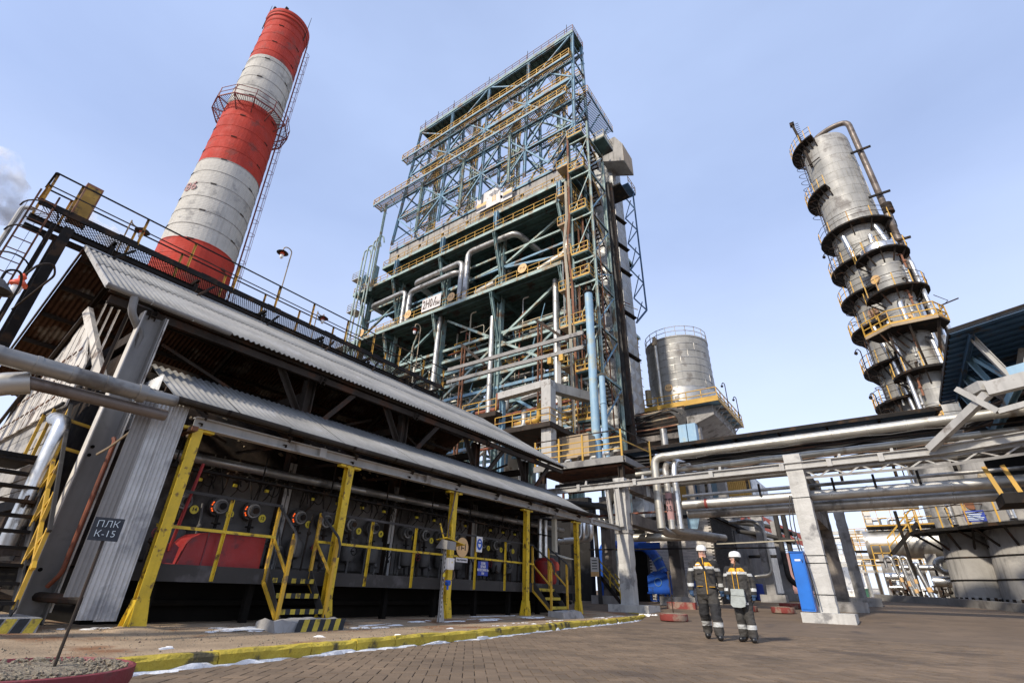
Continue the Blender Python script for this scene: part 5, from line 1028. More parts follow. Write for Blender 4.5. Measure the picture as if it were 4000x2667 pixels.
for k, x in enumerate((-22.2, -29.9, -38.0, -46.0)):
    for z in (50.8, 53.6, 60.0, 67.2):
        m = MB(); [m.bar((x-1.1+0.2*q, 38.6, z), (x-1.1+0.2*q, 40.0, z), 0.08, 0.04) for q in range(12)]; d = m.build('mast_platform', 'tan_box', tw); m = MB(); railing([(x-1.1, 40.0, z), (x-1.1, 38.6, z), (x+1.1, 38.6, z), (x+1.1, 40.0, z)], 1.1, 1.0, 0.026, (0.5,), 0.12, m); m.build('railing', 'rail_yellow', d)
m = MB(); m.box(-48.0, -18.0, 36.8, 39.8, 70.9, 71.05); tp = m.build('crown_deck', 'teal_deck', tw)
for i in range(30): x = -47.5+1.0*i; mem('joist', tp, (x, 36.9, 70.75), (x, 39.7, 70.75), 0.12, 0.26, 'teal_deck', 'I')
for y in (36.85, 39.75): mem('crown_beam', tp, (-48, y, 70.7), (-18, y, 70.7), 0.2, 0.55, 'teal', 'I')
m = MB(); railing([(-48, 39.8, 71.05), (-48, 36.8, 71.05), (-18, 36.8, 71.05), (-18, 39.8, 71.05), (-48, 39.8, 71.05)], 1.1, 1.3, 0.028, (0.5,), 0.1, m); m.build('railing', 'rust_tray', tp)
for i, x in enumerate((-47, -40.4, -33, -25.7, -19, -44)): mem('lamp_mast', tp, (x, 36.9, 71.1), (x, 36.9, 73.2), 0.06, 0.06, 'steel_brown')
# right-hand catwalk from the derrick to the lift shaft
m = MB()
for i in range(34): y = 37.2+0.22*i; m.bar((-19.0, y, 57.2), (-16.6, y, 57.2), 0.09, 0.04)
cw = m.build('grating_deck', 'steel_brown', tw)
for x in (-19.0, -16.6): mem('gallery_beam', cw, (x, 37.2, 57.05), (x, 44.6, 57.05), 0.16, 0.3, 'blue_steel', 'I')
m = MB(); railing([(-19.0, 37.2, 57.2), (-16.6, 37.2, 57.2), (-16.6, 44.6, 57.2)], 1.1, 1.3, 0.026, (0.5,), 0.14, m); m.build('railing', 'rail_yellow', cw)
for y in (38.5, 41, 43.5): mem('catwalk_strut', cw, (-16.8, y, 57.0), (-18.8, y-0.5, 53.5), 0.14, 0.14, 'blue_steel', 'L')
mem('derrick_brace', tw, (-18.2, 37, 51.3), (-22.2, 38.0, 47.8), 0.3, 0.3, 'blue_dark', 'I'); mem('derrick_brace', tw, (-18.2, 37, 51.3), (-18.9, 43, 47.8), 0.3, 0.3, 'blue_dark', 'I')
# pale green posts carrying the lowest gallery
for x in (-53.3, -45.0, -36.5, -28.2): mem('gallery_post', tw, (x, 36.6, 47.6 if x > -52 else 40.0), (x, 36.6, 57.0), 0.3, 0.3, 'teal_light', 'I')
# stair bay on the right with landings
LZ = [14.0, 18.6, 23.6, 28.8, 31.7, 37.4, 43.5, 49.1]
for x, y in ((-19.2, 36.6), (-16.75, 36.6), (-19.2, 40.4), (-16.75, 40.4)): mem('stair_post', tw, (x, y, 0.8), (x, y, 51), 0.22, 0.22, 'teal_light' if x > -17 else 'teal', 'I')
for i, z in enumerate(LZ):
    m = MB(); m.box(-19.1, -17.2, 36.0, 37.3, z-0.18, z); d = m.build('landing', 'teal_deck', tw); m = MB(); railing([(-19.1, 37.3, z), (-19.1, 36.0, z), (-17.2, 36.0, z), (-17.2, 37.3, z)], 1.15, 0.9, 0.035, (0.5,), 0.2, m); m.build('railing', 'rail_yellow', d)
    for x in (-18.8, -17.5): mem('landing_beam', d, (x, 36.1, z-0.25), (x, 40.3, z-0.25), 0.14, 0.2, 'teal_deck', 'I')
    mem('stair_beam', tw, (-19.2, 36.6, z-0.6), (-16.75, 36.6, z-0.6), 0.18, 0.22, 'teal_light', 'I'); mem('stair_beam', tw, (-16.75, 36.6, z-0.6), (-16.75, 40.4, z-0.6), 0.18, 0.22, 'teal', 'I')
    if i+1 < len(LZ):
        z2 = LZ[i+1]; zm = (z+z2)/2
        for (ya, za, yb, zb, x) in ((37.3, z, 40.0, zm, -18.5), (40.0, zm, 37.3, z2, -17.5)):
            m = MB(); m.bar((x-0.4, ya, za), (x-0.4, yb, zb), 0.06, 0.26); m.bar((x+0.4, ya, za), (x+0.4, yb, zb), 0.06, 0.26)
            for k in range(9): t_ = (k+0.5)/9; m.box(x-0.4, x+0.4, ya+(yb-ya)*t_-0.12, ya+(yb-ya)*t_+0.12, za+(zb-za)*t_-0.03, za+(zb-za)*t_)
            f_ = m.build('stair_flight', 'steel_brown', tw)
            m = MB(); 
            for s in (-0.42, 0.42):
                m.bar((x+s, ya, za+1), (x+s, yb, zb+1), 0.05, 0.05); m.bar((x+s, ya, za+0.5), (x+s, yb, zb+0.5), 0.04, 0.04)
            m.build('railing', 'rail_yellow', f_)
        mem('stair_brace', tw, (-19.2, 36.62, z), (-16.75, 36.62, z2-0.8) if i % 2 else (-16.75, 36.62, z2-0.8), 0.12, 0.12, 'teal_light', 'L')
        mem('stair_brace', tw, (-16.72, 36.6, z), (-16.72, 40.4, z2-0.8), 0.12, 0.12, 'blue_steel', 'L')
m = MB(); m.box(-17.2, -15.4, 38.2, 40.8, 49.0, 49.2); d = m.build('top_landing', 'teal_deck', tw); m = MB(); railing([(-17.2, 38.2, 49.2), (-15.4, 38.2, 49.2), (-15.4, 40.8, 49.2)], 1.1, 1, 0.03, (0.5,), 0.4, m); m.build('railing', 'beige_tray', d)
# trays and cables up the corner
m = MB(); m.tube([(-19.7, 36.3, 42.6), (-19.7, 36.3, 37.3), (-20.1, 36.3, 33.9), (-19.8, 36.3, 29.0), (-19.6, 36.3, 12)], 0.16, 4, 0.4); m.build('cable_duct', 'beige_tray', tw)
m = MB(); m.tube([(-19.2, 36.25, 50), (-19.35, 36.25, 37), (-19.7, 36.25, 33.5), (-19.3, 36.25, 28.5), (-19.15, 36.25, 11)], 0.12, 4, 0.4); m.build('cable_duct', 'rust_tray', tw)
for k in range(9):
    x = -17.0+0.075*k; j = rnd.uniform(-0.03, 0.03); m = MB(); m.tube([(x, 40.9, 44.6), (x+j, 40.8, 30), (x-j, 40.85, 20), (x+0.2*(k-4)*0.3, 40.7, 14.5)], 0.045, 5, 2); m.build('riser_cable', 'cable', tw)
m = MB(); m.box(-16.30, -15.95, 40.8, 41.1, 12, 44.2); m.build('cable_rack', 'steel_brown', tw)
m = MB(); m.box(-17.08, -16.30, 41.0, 41.06, 12, 44.6); m.build('riser_plate', 'steel_black', tw)
m = MB(); m.box(-17.2, -17.08, 40.7, 41.1, 12, 44.8); m.build('cable_rack', 'teal', tw)
m = MB(); m.box(-17.0, -15.0, 41.0, 43.8, 43.6, 43.8); m.build('cable_bridge', 'steel_black', tw)
for z in (40.0, 36.0, 32.5, 27.0, 22.0): m = MB(); m.bar((-17.2, 41.2, z+0.9), (-15.9, 43.9, z), 0.5, 0.12); m.build('cable_bracket', 'steel_black', tw)
# lift shaft with embossed cladding panels, motor room on top
sx0, sx1, sy0, sy1 = -20.2, -17.0, 44.0, 46.7
m = MB(); m.box(sx0, sx1, sy0, sy1, 0.8, 54.5); sh = m.build('lift_shaft', 'shaft_clad', tw)
def pyr(u, v, n): 
    m = MB(); c = Vector((0,0,0)); A = [c, u, u+v, v]; m.add(A+[(u+v)*0.5+n*0.17], [(0,1,4),(1,2,4),(2,3,4),(3,0,4)]); return m.mesh('facade_panel', 'shaft_clad')
pw = 1.35; pA = pyr(Vector((0,pw,0)), Vector((0,0,pw)), Vector((1,0,0))); pB = pyr(Vector((1.6,0,0)), Vector((0,0,pw)), Vector((0,-1,0)))
for r in range(38):
    for k in range(2):
        link('facade_panel', pA, (sx1+0.003, sy0+pw*k, 3+pw*r), sh); link('facade_panel', pB, (sx0+1.6*k, sy0-0.003, 3+pw*r), sh)
m = MB(); m.prism([(-17.6, 42.3, 50.0), (-14.7, 42.3, 48.4), (-14.7, 42.3, 51.4), (-15.6, 42.3, 53.2), (-17.6, 42.3, 53.2)], (0, 3.0, 0)); mr = m.build('motor_room', 'band_concrete', tw)
m = MB(); m.prism([(-14.695, 42.3, 48.5), (-14.695, 45.3, 48.5), (-14.695, 45.3, 51.4), (-14.695, 42.3, 51.4)], (0.02, 0, 0)); m.build('end_panel', 'tan_box', mr)
m = MB(); m.box(-17.6, -15.6, 45.6, 48.0, 47.7, 48.0); d = m.build('rear_balcony', 'blue_dark', tw); m = MB(); railing([(-15.6, 45.6, 48.0), (-15.6, 48.0, 48.0), (-17.6, 48.0, 48.0)], 1.1, 1, 0.03, (0.5,), 0, m); m.build('railing', 'rail_yellow', d)
# blue outrigger truss behind the shaft
A0 = [(-16.9, 46.8, z) for z in (28.2, 31.5, 35.5, 39.5, 43.5, 47.5)]; A1 = [(-15.75, 47.4, z) for z in (29.8, 33.5, 37.5, 41.5, 45.0, 47.6)]
for i in range(5):
    mem('outrigger', tw, A1[i], A1[i+1], 0.16, 0.16, 'blue_dark'); mem('outrigger', tw, A0[i], A1[i], 0.12, 0.12, 'blue_dark'); mem('outrigger', tw, A1[i], A0[i+1], 0.12, 0.12, 'blue_dark'); mem('outrigger', tw, A0[i], (A1[i][0], A1[i][1]-1.2, A1[i][2]+0.5), 0.08, 0.08, 'blue_dark')
mem('outrigger', tw, A0[0], A1[0], 0.2, 0.2, 'blue_dark')
# signs on the tower
for nme, x, z in (('P-1', -54.0, 33.2), ('P-2', -44.4, 33.25), ('P-3', -36.7, 33.3), ('P-4', -25.9, 33.35)):
    disc_sign('drum_sign', (x, 36.86, z), 0.62, (1,0,0), 'sign_tan', nme, 0.55, 'ink_brown', 'round tan disc reading %s on the long platform railing' % nme, bold=0.0)
t, c, u, v, n = board('height_sign', (-40.1, 36.82, 33.55), 3.35, 1.9, (1,0,0), 'sign_white', 'large white board reading 2Н0/3м on the long platform railing')
text_mb('2Н0', 1.75, c+n*0.02-u*0.62-v*0.05, u, v, depth=0.02, bold=0.01, squeeze=0.58).build('lettering', 'ink_brown', t)
text_mb('/', 1.7, c+n*0.02+u*0.60, u, v, depth=0.02, bold=0.01).build('lettering', 'ink_brown', t); text_mb('3м', 0.85, c+n*0.02+u*1.1-v*0.35, u, v, depth=0.02, bold=0.01, squeeze=0.8).build('lettering', 'ink_brown', t)
t, c, u, v, n = board('logo_banner', (-32.1, 37.5, 47.5), 4.0, 3.0, (1,0,0), 'sign_white', 'white banner with crown of dark bars and orange stripes', 'banner')
for i, (dx, h0, h1) in enumerate(((-0.75, 0.5, 0.8), (-0.5, 0.25, 0.8), (-0.25, 0.15, 0.95), (0.0, 0.3, 1.15), (0.25, 0.15, 0.95), (0.5, 0.25, 0.8), (0.75, 0.5, 0.8))):
    p = c+n*0.02+u*(0.95+dx*0.95); m = MB(); m.bar(p+v*h0, p+v*h1, 0.13, 0.02, n); m.build('logo_bar', 'logo_dark', t)
for dx in (-0.25, 0.0, 0.25): p = c+n*0.02+u*(0.95+dx*0.95); m = MB(); m.bar(p-v*0.75, p+v*(0.12 if dx else 0.25), 0.13, 0.02, n); m.build('logo_bar', 'logo_orange', t)
for z0, z1, mt in ((-0.15, -0.7, 'logo_orange'), (-0.8, -1.25, 'logo_dark')): m = MB(); m.prism([c+n*0.02-u*2.0+v*z0, c+n*0.02-u*0.35+v*z0, c+n*0.02-u*0.35+v*z1, c+n*0.02-u*2.0+v*z1], n*0.01); m.build('stripe', mt, t)
t, c, u, v, n = board('logo_banner', (-29.1, 37.5, 46.7), 1.9, 1.7, (1,0,0), 'sign_white', 'small white banner with orange and dark stripes beside the crown banner', 'banner')
for z0, z1, mt in ((0.5, 0.05, 'logo_orange'), (-0.05, -0.45, 'logo_dark')): m = MB(); m.prism([c+n*0.02-u*0.5+v*z0, c+n*0.02+u*0.95+v*z0, c+n*0.02+u*0.95+v*z1, c+n*0.02-u*0.5+v*z1], n*0.01); m.build('stripe', mt, t)
m = MB(); m.ico(c+n*0.1-u*0.75, 0.18, 2); m.build('floodlight', 'steel_black', t)
# ------------------------------------------------------------------ light blue pipes and structures before the tower
m = MB(); m.tube([(-16.95, 35, 8.6), (-16.95, 35, 25.8)], 0.36, 16); p_ = m.build('vent_pipe', 'blue_pipe', None, 'tall thick pale blue vertical pipe at the tower corner', 'pipe')
for z in (25.85,): m = MB(); m.lathe((-16.95, 35, z), [(0.42, -0.1), (0.5, 0), (0.5, 0.08), (0.3, 0.1)], 14); m.build('top_flange', 'steel_black', p_)
m = MB(); m.tube([(-16.05, 34.8, 8.6), (-16.05, 34.8, 17.1)], 0.24, 14); p_ = m.build('vent_pipe', 'blue_pipe', None, 'shorter thin pale blue pipe beside the tall thick blue one', 'pipe')
for z in (9.8, 12.2, 14.6): m = MB(); m.lathe((-16.05, 34.8, z), [(0.245, 0), (0.29, 0), (0.29, 0.08), (0.245, 0.08)], 14, caps=False); m.build('band', 'blue_pipe', p_)
m = MB(); m.lathe((-16.05, 34.8, 17.1), [(0.3, 0), (0.42, 0.1), (0.1, 0.25)], 12); m.build('cowl', 'beige_tray', p_)
# monorail beams on rusty posts
mo = thing('monorail_frame', (-26, 34, 10), 'grey twin monorail beams on rusty lattice posts before the tower', 'monorail')
for z, mt in ((21.4, 'grey_paint'), (20.0, 'grey_paint')): mem('rail_beam', mo, (-33.2, 34, z), (-17.2, 34, z-0.2), 0.22, 0.36, mt, 'I')
for x in (-31.2, -21.7):
    for dx in (-0.2, 0.2): mem('post', mo, (x+dx, 34, 11), (x+dx, 34, 23.6), 0.12, 0.16, 'rust')
    for i in range(11): mem('lacing', mo, (x-0.2, 34, 12+i), (x+0.2, 34, 13+i), 0.06, 0.06, 'rust')
    mem('jib', mo, (x-0.4, 34, 24.0), (x+3.0, 34, 20.8), 0.2, 0.26, 'steel_brown', 'I')
for x in (-20.6, -19.4):
    m = MB(); m.box(x-0.2, x+0.2, 33.8, 34.2, 19.0, 19.6); m.build('trolley', 'rail_yellow', mo); m = MB()
    for k in range(3): m.bar((x-0.1+0.1*k, 34, 19), (x-0.1+0.1*k, 34, 13.5+k), 0.03, 0.03)
    m.build('chain', 'steel_black', mo)
# grey portal and small platforms low before the tower
po = thing('grey_portal', (-21, 32, 8), 'heavy grey steel portal frame over a small railed platform', 'frame')
mem('beam', po, (-24.6, 32, 16.0), (-19.4, 32, 16.2), 0.7, 0.6, 'grey_light', 'B'); mem('leg', po, (-19.6, 32, 9.5), (-19.6, 32, 16.4), 0.9, 0.8, 'grey_light', 'B'); mem('beam', po, (-19.6, 32.4, 16.0), (-18.0, 36.2, 16.0), 0.7, 0.8, 'grey_paint', 'B')
mem('leg', po, (-24.5, 32.3, 9.5), (-24.5, 32.3, 15.7), 0.4, 0.4, 'blue_steel', 'I')
m = MB(); m.box(-28.2, -24.4, 31.2, 36, 14.1, 14.5); m.box(-24.4, -19.0, 31.2, 36, 12.3, 12.7); d = m.build('platform', 'steel_brown', po)
m = MB(); railing([(-28.2, 31.2, 14.5), (-24.4, 31.2, 14.5)], 1.1, 1.6, 0.03, (0.5,), 0, m); railing([(-24.4, 31.2, 12.7), (-19.0, 31.2, 12.7), (-19, 35, 12.7)], 1.1, 1.6, 0.03, (0.5,), 0, m); m.build('railing', 'rail_yellow', d)
for i, (x, z, r, mt) in enumerate([(-27, 15.1, 0.3, 'silver'), (-26, 15.6, 0.2, 'rust_pipe'), (-25, 15.2, 0.25, 'silver_warm'), (-23, 13.4, 0.3, 'silver'), (-21.5, 13.8, 0.2, 'rail_yellow'), (-20.4, 13.3, 0.25, 'silver_new')]): m = MB(); m.tube([(x-2.5, 33.5, z), (x, 33.5, z), (x, 33.5, z+1.5)], r, 10, 0.4); m.build('pipe_loop', mt, po)
for i in range(7): m = MB(); m.tube([(-31, 36.4, 13.0+0.5*i), (-18, 36.4, 13.2+0.5*i)], 0.13, 8); m.build('pipe_run', ('rust_pipe', 'silver', 'beige_tray', 'rail_yellow', 'silver_warm', 'blue_steel', 'rust_pipe')[i], po)
m = MB(); m.box(-19.3, -16.9, 33.5, 35.5, 10.2, 12.0); m.build('hopper_box', 'tan_box', None, 'rusty tan hopper box below the grey portal', 'hopper')
m = MB(); m.tube([(-20.0, 34.5, 8.5), (-20.0, 34.5, 15.8), (-21.3, 34.5, 16.8), (-24, 34.5, 16.5)], 0.2, 4, 0.3); m.tube([(-20, 34.5, 15.5), (-20.0, 34.5, 22.5)], 0.2, 4); m.build('cable_duct', 'grey_light', None, 'pale grey square duct forking beside the monorail', 'duct')
# ------------------------------------------------------------------ tank on its concrete table
TX, TY, TZ, TR = -14.7, 53.2, 18.65, 3.5
tk = thing('storage_tank', (TX, TY, TZ), 'grey clad upright tank marked E-14 with a bright lower band', 'tank')
m = MB(); m.lathe((TX, TY, TZ), [(TR, 2.2), (TR, 8.2), (TR+0.06, 8.22), (TR+0.06, 8.4), (TR*0.5, 8.75), (0.01, 8.9)], 48); m.build('shell', 'cladding', tk)
m = MB(); m.lathe((TX, TY, TZ), [(TR+0.015, 0), (TR+0.015, 2.2)], 48, caps=False); m.build('bright_band', 'silver', tk)
for i in range(7): m = MB(); z = TZ+2.2+0.86*i; m.lathe((TX, TY, z), [(TR, 0), (TR+0.03, 0.01), (TR+0.03, 0.06), (TR, 0.07)], 48, caps=False); m.build('hoop', 'silver_dull', tk)
for i in range(26):
    a = 2*pi*i/26; z = TZ+2.3+0.86*(i % 6); m = MB(); m.bar((TX+(TR+0.01)*cos(a), TY+(TR+0.01)*sin(a), z), (TX+(TR+0.01)*cos(a), TY+(TR+0.01)*sin(a), z+0.86), 0.03, 0.03); m.build('panel_seam', 'silver_dull', tk)
m = MB(); railing([(TX+TR*cos(2*pi*k/20), TY+TR*sin(2*pi*k/20), TZ+8.4) for k in range(21)], 1.15, 9, 0.028, (0.5,), 0, m); m.build('railing', 'grey_light', tk)
m = MB(); m.tube([(-16.0, 49.6, 18.7), (-16.0, 49.6, 26.2), (-16.0, 50.2, 26.9)], 0.2, 10, 0.3, seam=1.5); m.build('overflow_pipe', 'silver_warm', tk)
m = MB(); m.prism([(-16.3, 49.4, 26.3), (-15.8, 49.4, 26.3), (-15.9, 49.6, 27.4), (-16.2, 49.6, 27.4)], (0, 0.5, 0)); m.build('pipe_hood', 'tan_box', tk)
m = MB(); m.tube([(-17.6, 50.1, 19.4), (-17.6, 50.1, 21.2)], 0.35, 8); m.build('wool_patch', 'wool', tk)
disc_sign('tank_sign', (-15.1, 49.62, 20.9), 0.42, (1,0,0), 'sign_tan', 'E-14', 0.32, 'ink_brown', 'small round tan disc reading E-14 on the tank')
ld = thing('caged_ladder', (-18.4, 50, 18.7), 'yellow caged ladder beside the E-14 tank', 'ladder')
for x in (-18.75, -18.25): mem('rail', ld, (x, 50.2, 18.7), (x, 50.2, 28.2), 0.06, 0.06, 'rail_yellow')
for i in range(30): mem('rung', ld, (-18.75, 50.2, 19+0.31*i), (-18.25, 50.2, 19+0.31*i), 0.03, 0.03, 'rail_yellow')
for i in range(8): m = MB(); m.tube([(-18.5-0.45*cos(a), 50.2-0.9*sin(a), 20.8+1.0*i) for a in [pi*k/8 for k in range(9)]], 0.035, 5); m.build('hoop', 'rail_yellow', ld)
for k in (2, 4, 6): a = pi*k/8; mem('cage_strip', ld, (-18.5-0.45*cos(a), 50.2-0.9*sin(a), 20.8), (-18.5-0.45*cos(a), 50.2-0.9*sin(a), 27.8), 0.05, 0.02, 'rail_yellow')
tt = thing('tank_table', (-14.8, 54, 0.9), 'concrete table with railed steel deck carrying the E-14 tank', 'structure')
m = MB(); m.box(-19.3, -10.2, 49.0, 59.8, 18.35, 18.6); m.build('deck', 'blue_steel', tt)
m = MB(); m.box(-19.3, -10.2, 48.92, 49.0, 18.3, 18.85); m.build('toe_board', 'rail_yellow', tt); m = MB(); m.box(-10.2, -10.12, 48.92, 59.8, 18.3, 18.85); m.build('toe_board', 'rail_yellow', tt)
m = MB(); railing([(-19.3, 49.0, 18.6), (-10.2, 49.0, 18.6), (-10.2, 59.8, 18.6)], 1.15, 1.5, 0.04, (0.5,), 0, m); m.build('railing', 'rail_yellow', tt)
m = MB(); m.prism([(-19.0, 50.0, 18.3), (-11.0, 50.0, 18.3), (-11.0, 50.0, 17.3), (-13.6, 50.0, 16.4), (-19.0, 50.0, 16.4)], (0, 9.4, 0)); m.build('slab', 'concrete', tt)
for x in (-18.5, -13.2):
    for y in (51, 58): mem('column', tt, (x, y, 0.9), (x, y, 16.5), 0.9, 0.9, 'concrete')
for i in range(6): mem('bracket', tt, (-11.0, 50.5+1.6*i, 17.4), (-10.3, 50.5+1.6*i, 18.2), 0.12, 0.12, 'grey_light', 'L'); mem('joist', tt, (-11.2, 50.5+1.6*i, 18.22), (-10.2, 50.5+1.6*i, 18.22), 0.14, 0.2, 'grey_light', 'I')
for y, z in ((53.5, 21.6), (58.5, 21.6)): m = MB(); m.tube([(-10.15, y, 18.6), (-10.15, y, z), (-10.3, y, z+0.2), (-10.45, y, z)], 0.05, 6, 0.1); m.ico((-10.45, y, z-0.2), 0.16, 1); m.build('deck_lamp', 'steel_black', tt)
# dark cable bay before the table
cbay = thing('cable_bay', (-15, 42, 10), 'rusty frame of looping dark cables below the tank deck', 'cable rack')
m = MB(); m.box(-18.2, -12.0, 42.4, 46, 13.2, 13.7); m.build('ledge', 'concrete_brown', cbay); m = MB(); m.box(-18, -12.2, 44, 44.3, 13.7, 16.6); m.build('back_plate', 'steel_black', cbay)
for i in range(6): m = MB(); m.tube([(-17.6, 42.4, 14.0+0.38*i), (-15, 42.4, 13.9+0.38*i), (-12.4, 42.4, 14.0+0.38*i)], 0.07, 6, 0.5); m.build('tray_rail', 'rust_tray' if i % 2 else 'steel_brown', cbay)
for k in range(10):
    z = 15.4+0.07*k; m = MB(); m.tube([(-16.6+0.04*k, 41.2, 24), (-16.7+0.05*k, 41.5, 17.5), (-16.2-0.05*k, 42.0-0.03*k, z-0.8+0.13*(k % 4)), (-14.5, 42.2-0.04*k, z+0.25-0.09*k), (-12.9, 42.2, z+0.2-0.06*(k % 5)), (-12.3+0.09*k, 42.2, z-0.6), (-12.4+0.06*k, 42.2, 14.0)], 0.04, 5, 0.5); m.build('cable', 'cable', cbay)
for i, x in enumerate((-11.9, -11.15)): m = MB(); m.box(x, x+0.68, 40.2, 40.9, 11.7, 13.6); m.build('instrument_cabinet', 'blue_pipe', None, 'pale blue-grey instrument cabinet below the cable bay', 'cabinet', 'paired pale cabinets')
m = MB(); m.tube([(-13.1, 40, 8), (-13.1, 40, 13.4)], 0.28, 10); m.build('standpipe', 'silver_dull', None, 'grey standpipe under the cable bay', 'pipe')
for x in (-18, -12.3): mem('post', cbay, (x, 43, 0.9), (x, 43, 16), 0.5, 0.5, 'concrete_brown')
# ------------------------------------------------------------------ twin distillation columns
def rail_ring(cx, cy, z, r, a0, a1, n, m):
    for k in range(n+1):
        p = Vector((cx+r*cos(a0+(a1-a0)*k/n), cy+r*sin(a0+(a1-a0)*k/n), z)); m.bar(p, p+Vector((0, 0, 1.1)), 0.07, 0.07)
    return m
def ring_plat(parent, cx, cy, z, r0, r1, a0, a1, n=18, rail_mat='rail_yellow'):
    m = MB(); m.lathe((cx, cy, z), [(r0, -0.14), (r1, -0.14), (r1, 0.02), (r0, 0.0)], n, False, a0, a1, smooth=False); pl = m.build('platform', 'steel_black', parent)
    m = MB(); rail_ring(cx, cy, z, r1-0.03, a0, a1, n//2, m); rl = m.build('rail_posts', rail_mat, pl)
    m = MB()
    for h in (0.55, 1.1): m.tube([(cx+(r1-0.03)*cos(a0+(a1-a0)*k/n), cy+(r1-0.03)*sin(a0+(a1-a0)*k/n), z+h) for k in range(n+1)], 0.024, 5)
    m.build('rails', 'steel_brown', pl)
    m = MB()
    for k in range(n//2+1):
        a = a0+(a1-a0)*k/(n//2); d = Vector((cos(a), sin(a), 0)); c = Vector((cx, cy, z)); m.bar(c+d*(r1-0.15)-Vector((0,0,0.1)), c+d*(r0+0.02)-Vector((0,0,1.0)), 0.09, 0.09)
    m.build('bracket', 'steel_brown', pl); return pl
C1x, C1y = 4.83, 46.75
c1 = thing('distillation_column', (C1x, C1y, 1.0), 'tall fat silver clad column with overhead vapour pipe and ring platforms', 'column')
m = MB(); m.lathe((C1x, C1y, 0), [(2.3, 1.0), (2.05, 5), (2.05, 41.8), (1.95, 42.15), (0.9, 42.6), (0.1, 42.7)], 44); m.build('shell', 'cladding', c1)
for i in range(36):
    z = 5.5+1.02*i; m = MB(); m.lathe((C1x, C1y, z), [(2.05, 0), (2.062, 0.01), (2.062, 0.05), (2.05, 0.06)], 44, caps=False); m.build('cladding_band', 'cladding', c1)
m = MB()
for i in range(33):
    for k in range(16): a = 2*pi*(k+0.5*(i % 2))/16; m.bar((C1x+2.06*cos(a), C1y+2.06*sin(a), 5.5+1.02*i), (C1x+2.06*cos(a), C1y+2.06*sin(a), 6.52+1.02*i), 0.03, 0.02, (-sin(a), cos(a), 0))
m.build('vertical_seams', 'cladding', c1)
for z, a0, a1 in ((42.0, 2.6, 4.4), (35.6, 2.5, 4.3), (30.6, 2.2, 2*pi+1.2), (27.0, 2.3, 4.9), (23.9, 2.3, 4.9), (20.8, 2.3, 4.6), (17.4, 2.3, 4.9), (14.4, 2.3, 4.9), (10.5, 2.3, 4.9)):
    ring_plat(c1, C1x, C1y, z, 2.05, 2.95, a0, a1)
m = MB(); m.tube([(C1x-0.6, C1y-0.4, 42.4), (C1x-0.5, C1y-0.5, 43.3), (C1x+1.0, C1y-0.9, 43.6), (C1x+2.4, C1y-1.1, 43.3), (C1x+2.45, C1y-1.1, 36), (C1x+2.45, C1y-1.1, 3)], 0.26, 12, 1.0, seam=3); m.build('vapour_pipe', 'old_pipe', c1)
for z in (38.8, 33.2, 28.0): m = MB(); m.box(C1x+1.6, C1x+3.2, C1y-1.6, C1y-1.45, z, z+0.18); m.build('pipe_guide', 'steel_black', c1)
m = MB(); m.lathe((C1x+2.6, C1y-1.1, 31.3), [(0.42, 0), (0.42, 0.25), (0.36, 0.3), (0.42, 0.4), (0.42, 0.6), (0.36, 0.65), (0.42, 0.75), (0.42, 1.0)], 12); m.build('expansion_joint', 'steel_brown', c1)
m = MB(); m.tube([(C1x+1.2, C1y-1.85, 30), (C1x+1.9, C1y-2.0, 26), (C1x+1.9, C1y-2.0, 14)], 0.2, 10, 0.5, seam=1.6); m.build('side_pipe', 'silver_new', c1)
m = MB(); m.tube([(C1x-1.2, C1y-2.2, 29.6), (C1x-1.0, C1y-2.3, 27.2)], 0.22, 10); m.tube([(C1x+0.6, C1y-2.1, 29), (C1x+0.5, C1y-2.2, 27)], 0.2, 10); m.build('side_pipe', 'silver_new', c1)
m = MB(); m.tube([(C1x-1.35, C1y-2.35, 20.5), (C1x-0.9, C1y-2.4, 17), (C1x-0.7, C1y-2.4, 12.0), (C1x-0.7, C1y-2.4, 8)], 0.17, 10, 0.4, seam=1.4); m.build('side_pipe', 'silver_new', c1)
dv = thing('davit_crane', (C1x-1.75, C1y-1.3, 41.5), 'rusty davit pole at the top of the fat column', 'davit')
m = MB(); m.tube([(C1x-1.6, C1y-1.6, 39.0), (C1x-1.75, C1y-1.5, 42.5), (C1x-2.0, C1y-1.4, 45.6)], 0.13, 8); m.build('pole', 'steel_brown', dv); m = MB(); m.box(C1x-2.2, C1x-1.8, C1y-1.6, C1y-1.2, 45.4, 45.8); m.build('head', 'steel_black', dv)
m = MB(); m.bar((C1x-1.9, C1y-1.7, 39.2), (C1x-0.8, C1y-2.1, 39.4), 0.08, 0.08); m.build('bracket', 'steel_brown', dv); m = MB()
for i in range(10): m.bar((C1x-1.75, C1y-1.35, 43+0.28*i), (C1x-1.45, C1y-1.35, 43+0.28*i), 0.04, 0.04)
m.build('rungs', 'steel_black', dv)
for (z0, z1, a) in ((31, 42.5, 3.55), (24, 30.5, 3.75), (17.5, 24, 3.6), (10.6, 17.4, 3.75)):
    d = Vector((cos(a), sin(a), 0)); t_ = Vector((-d.y, d.x, 0)); b = Vector((C1x, C1y, 0))+d*2.35; m = MB()
    for s in (-0.22, 0.22): m.bar(b+t_*s+Vector((0,0,z0)), b+t_*s+Vector((0,0,z1)), 0.05, 0.05)
    for i in range(int((z1-z0)/0.32)): m.bar(b-t_*0.22+Vector((0,0,z0+0.32*i)), b+t_*0.22+Vector((0,0,z0+0.32*i)), 0.03, 0.03)
    for i in range(int((z1-z0-2.2)/0.9)): m.tube([b+d*(0.75*sin(q))+t_*(0.36*cos(q))+Vector((0,0,z0+2.3+0.9*i)) for q in [pi*k/7 for k in range(8)]], 0.03, 4)
    m.build('caged_ladder', 'steel_brown', c1)
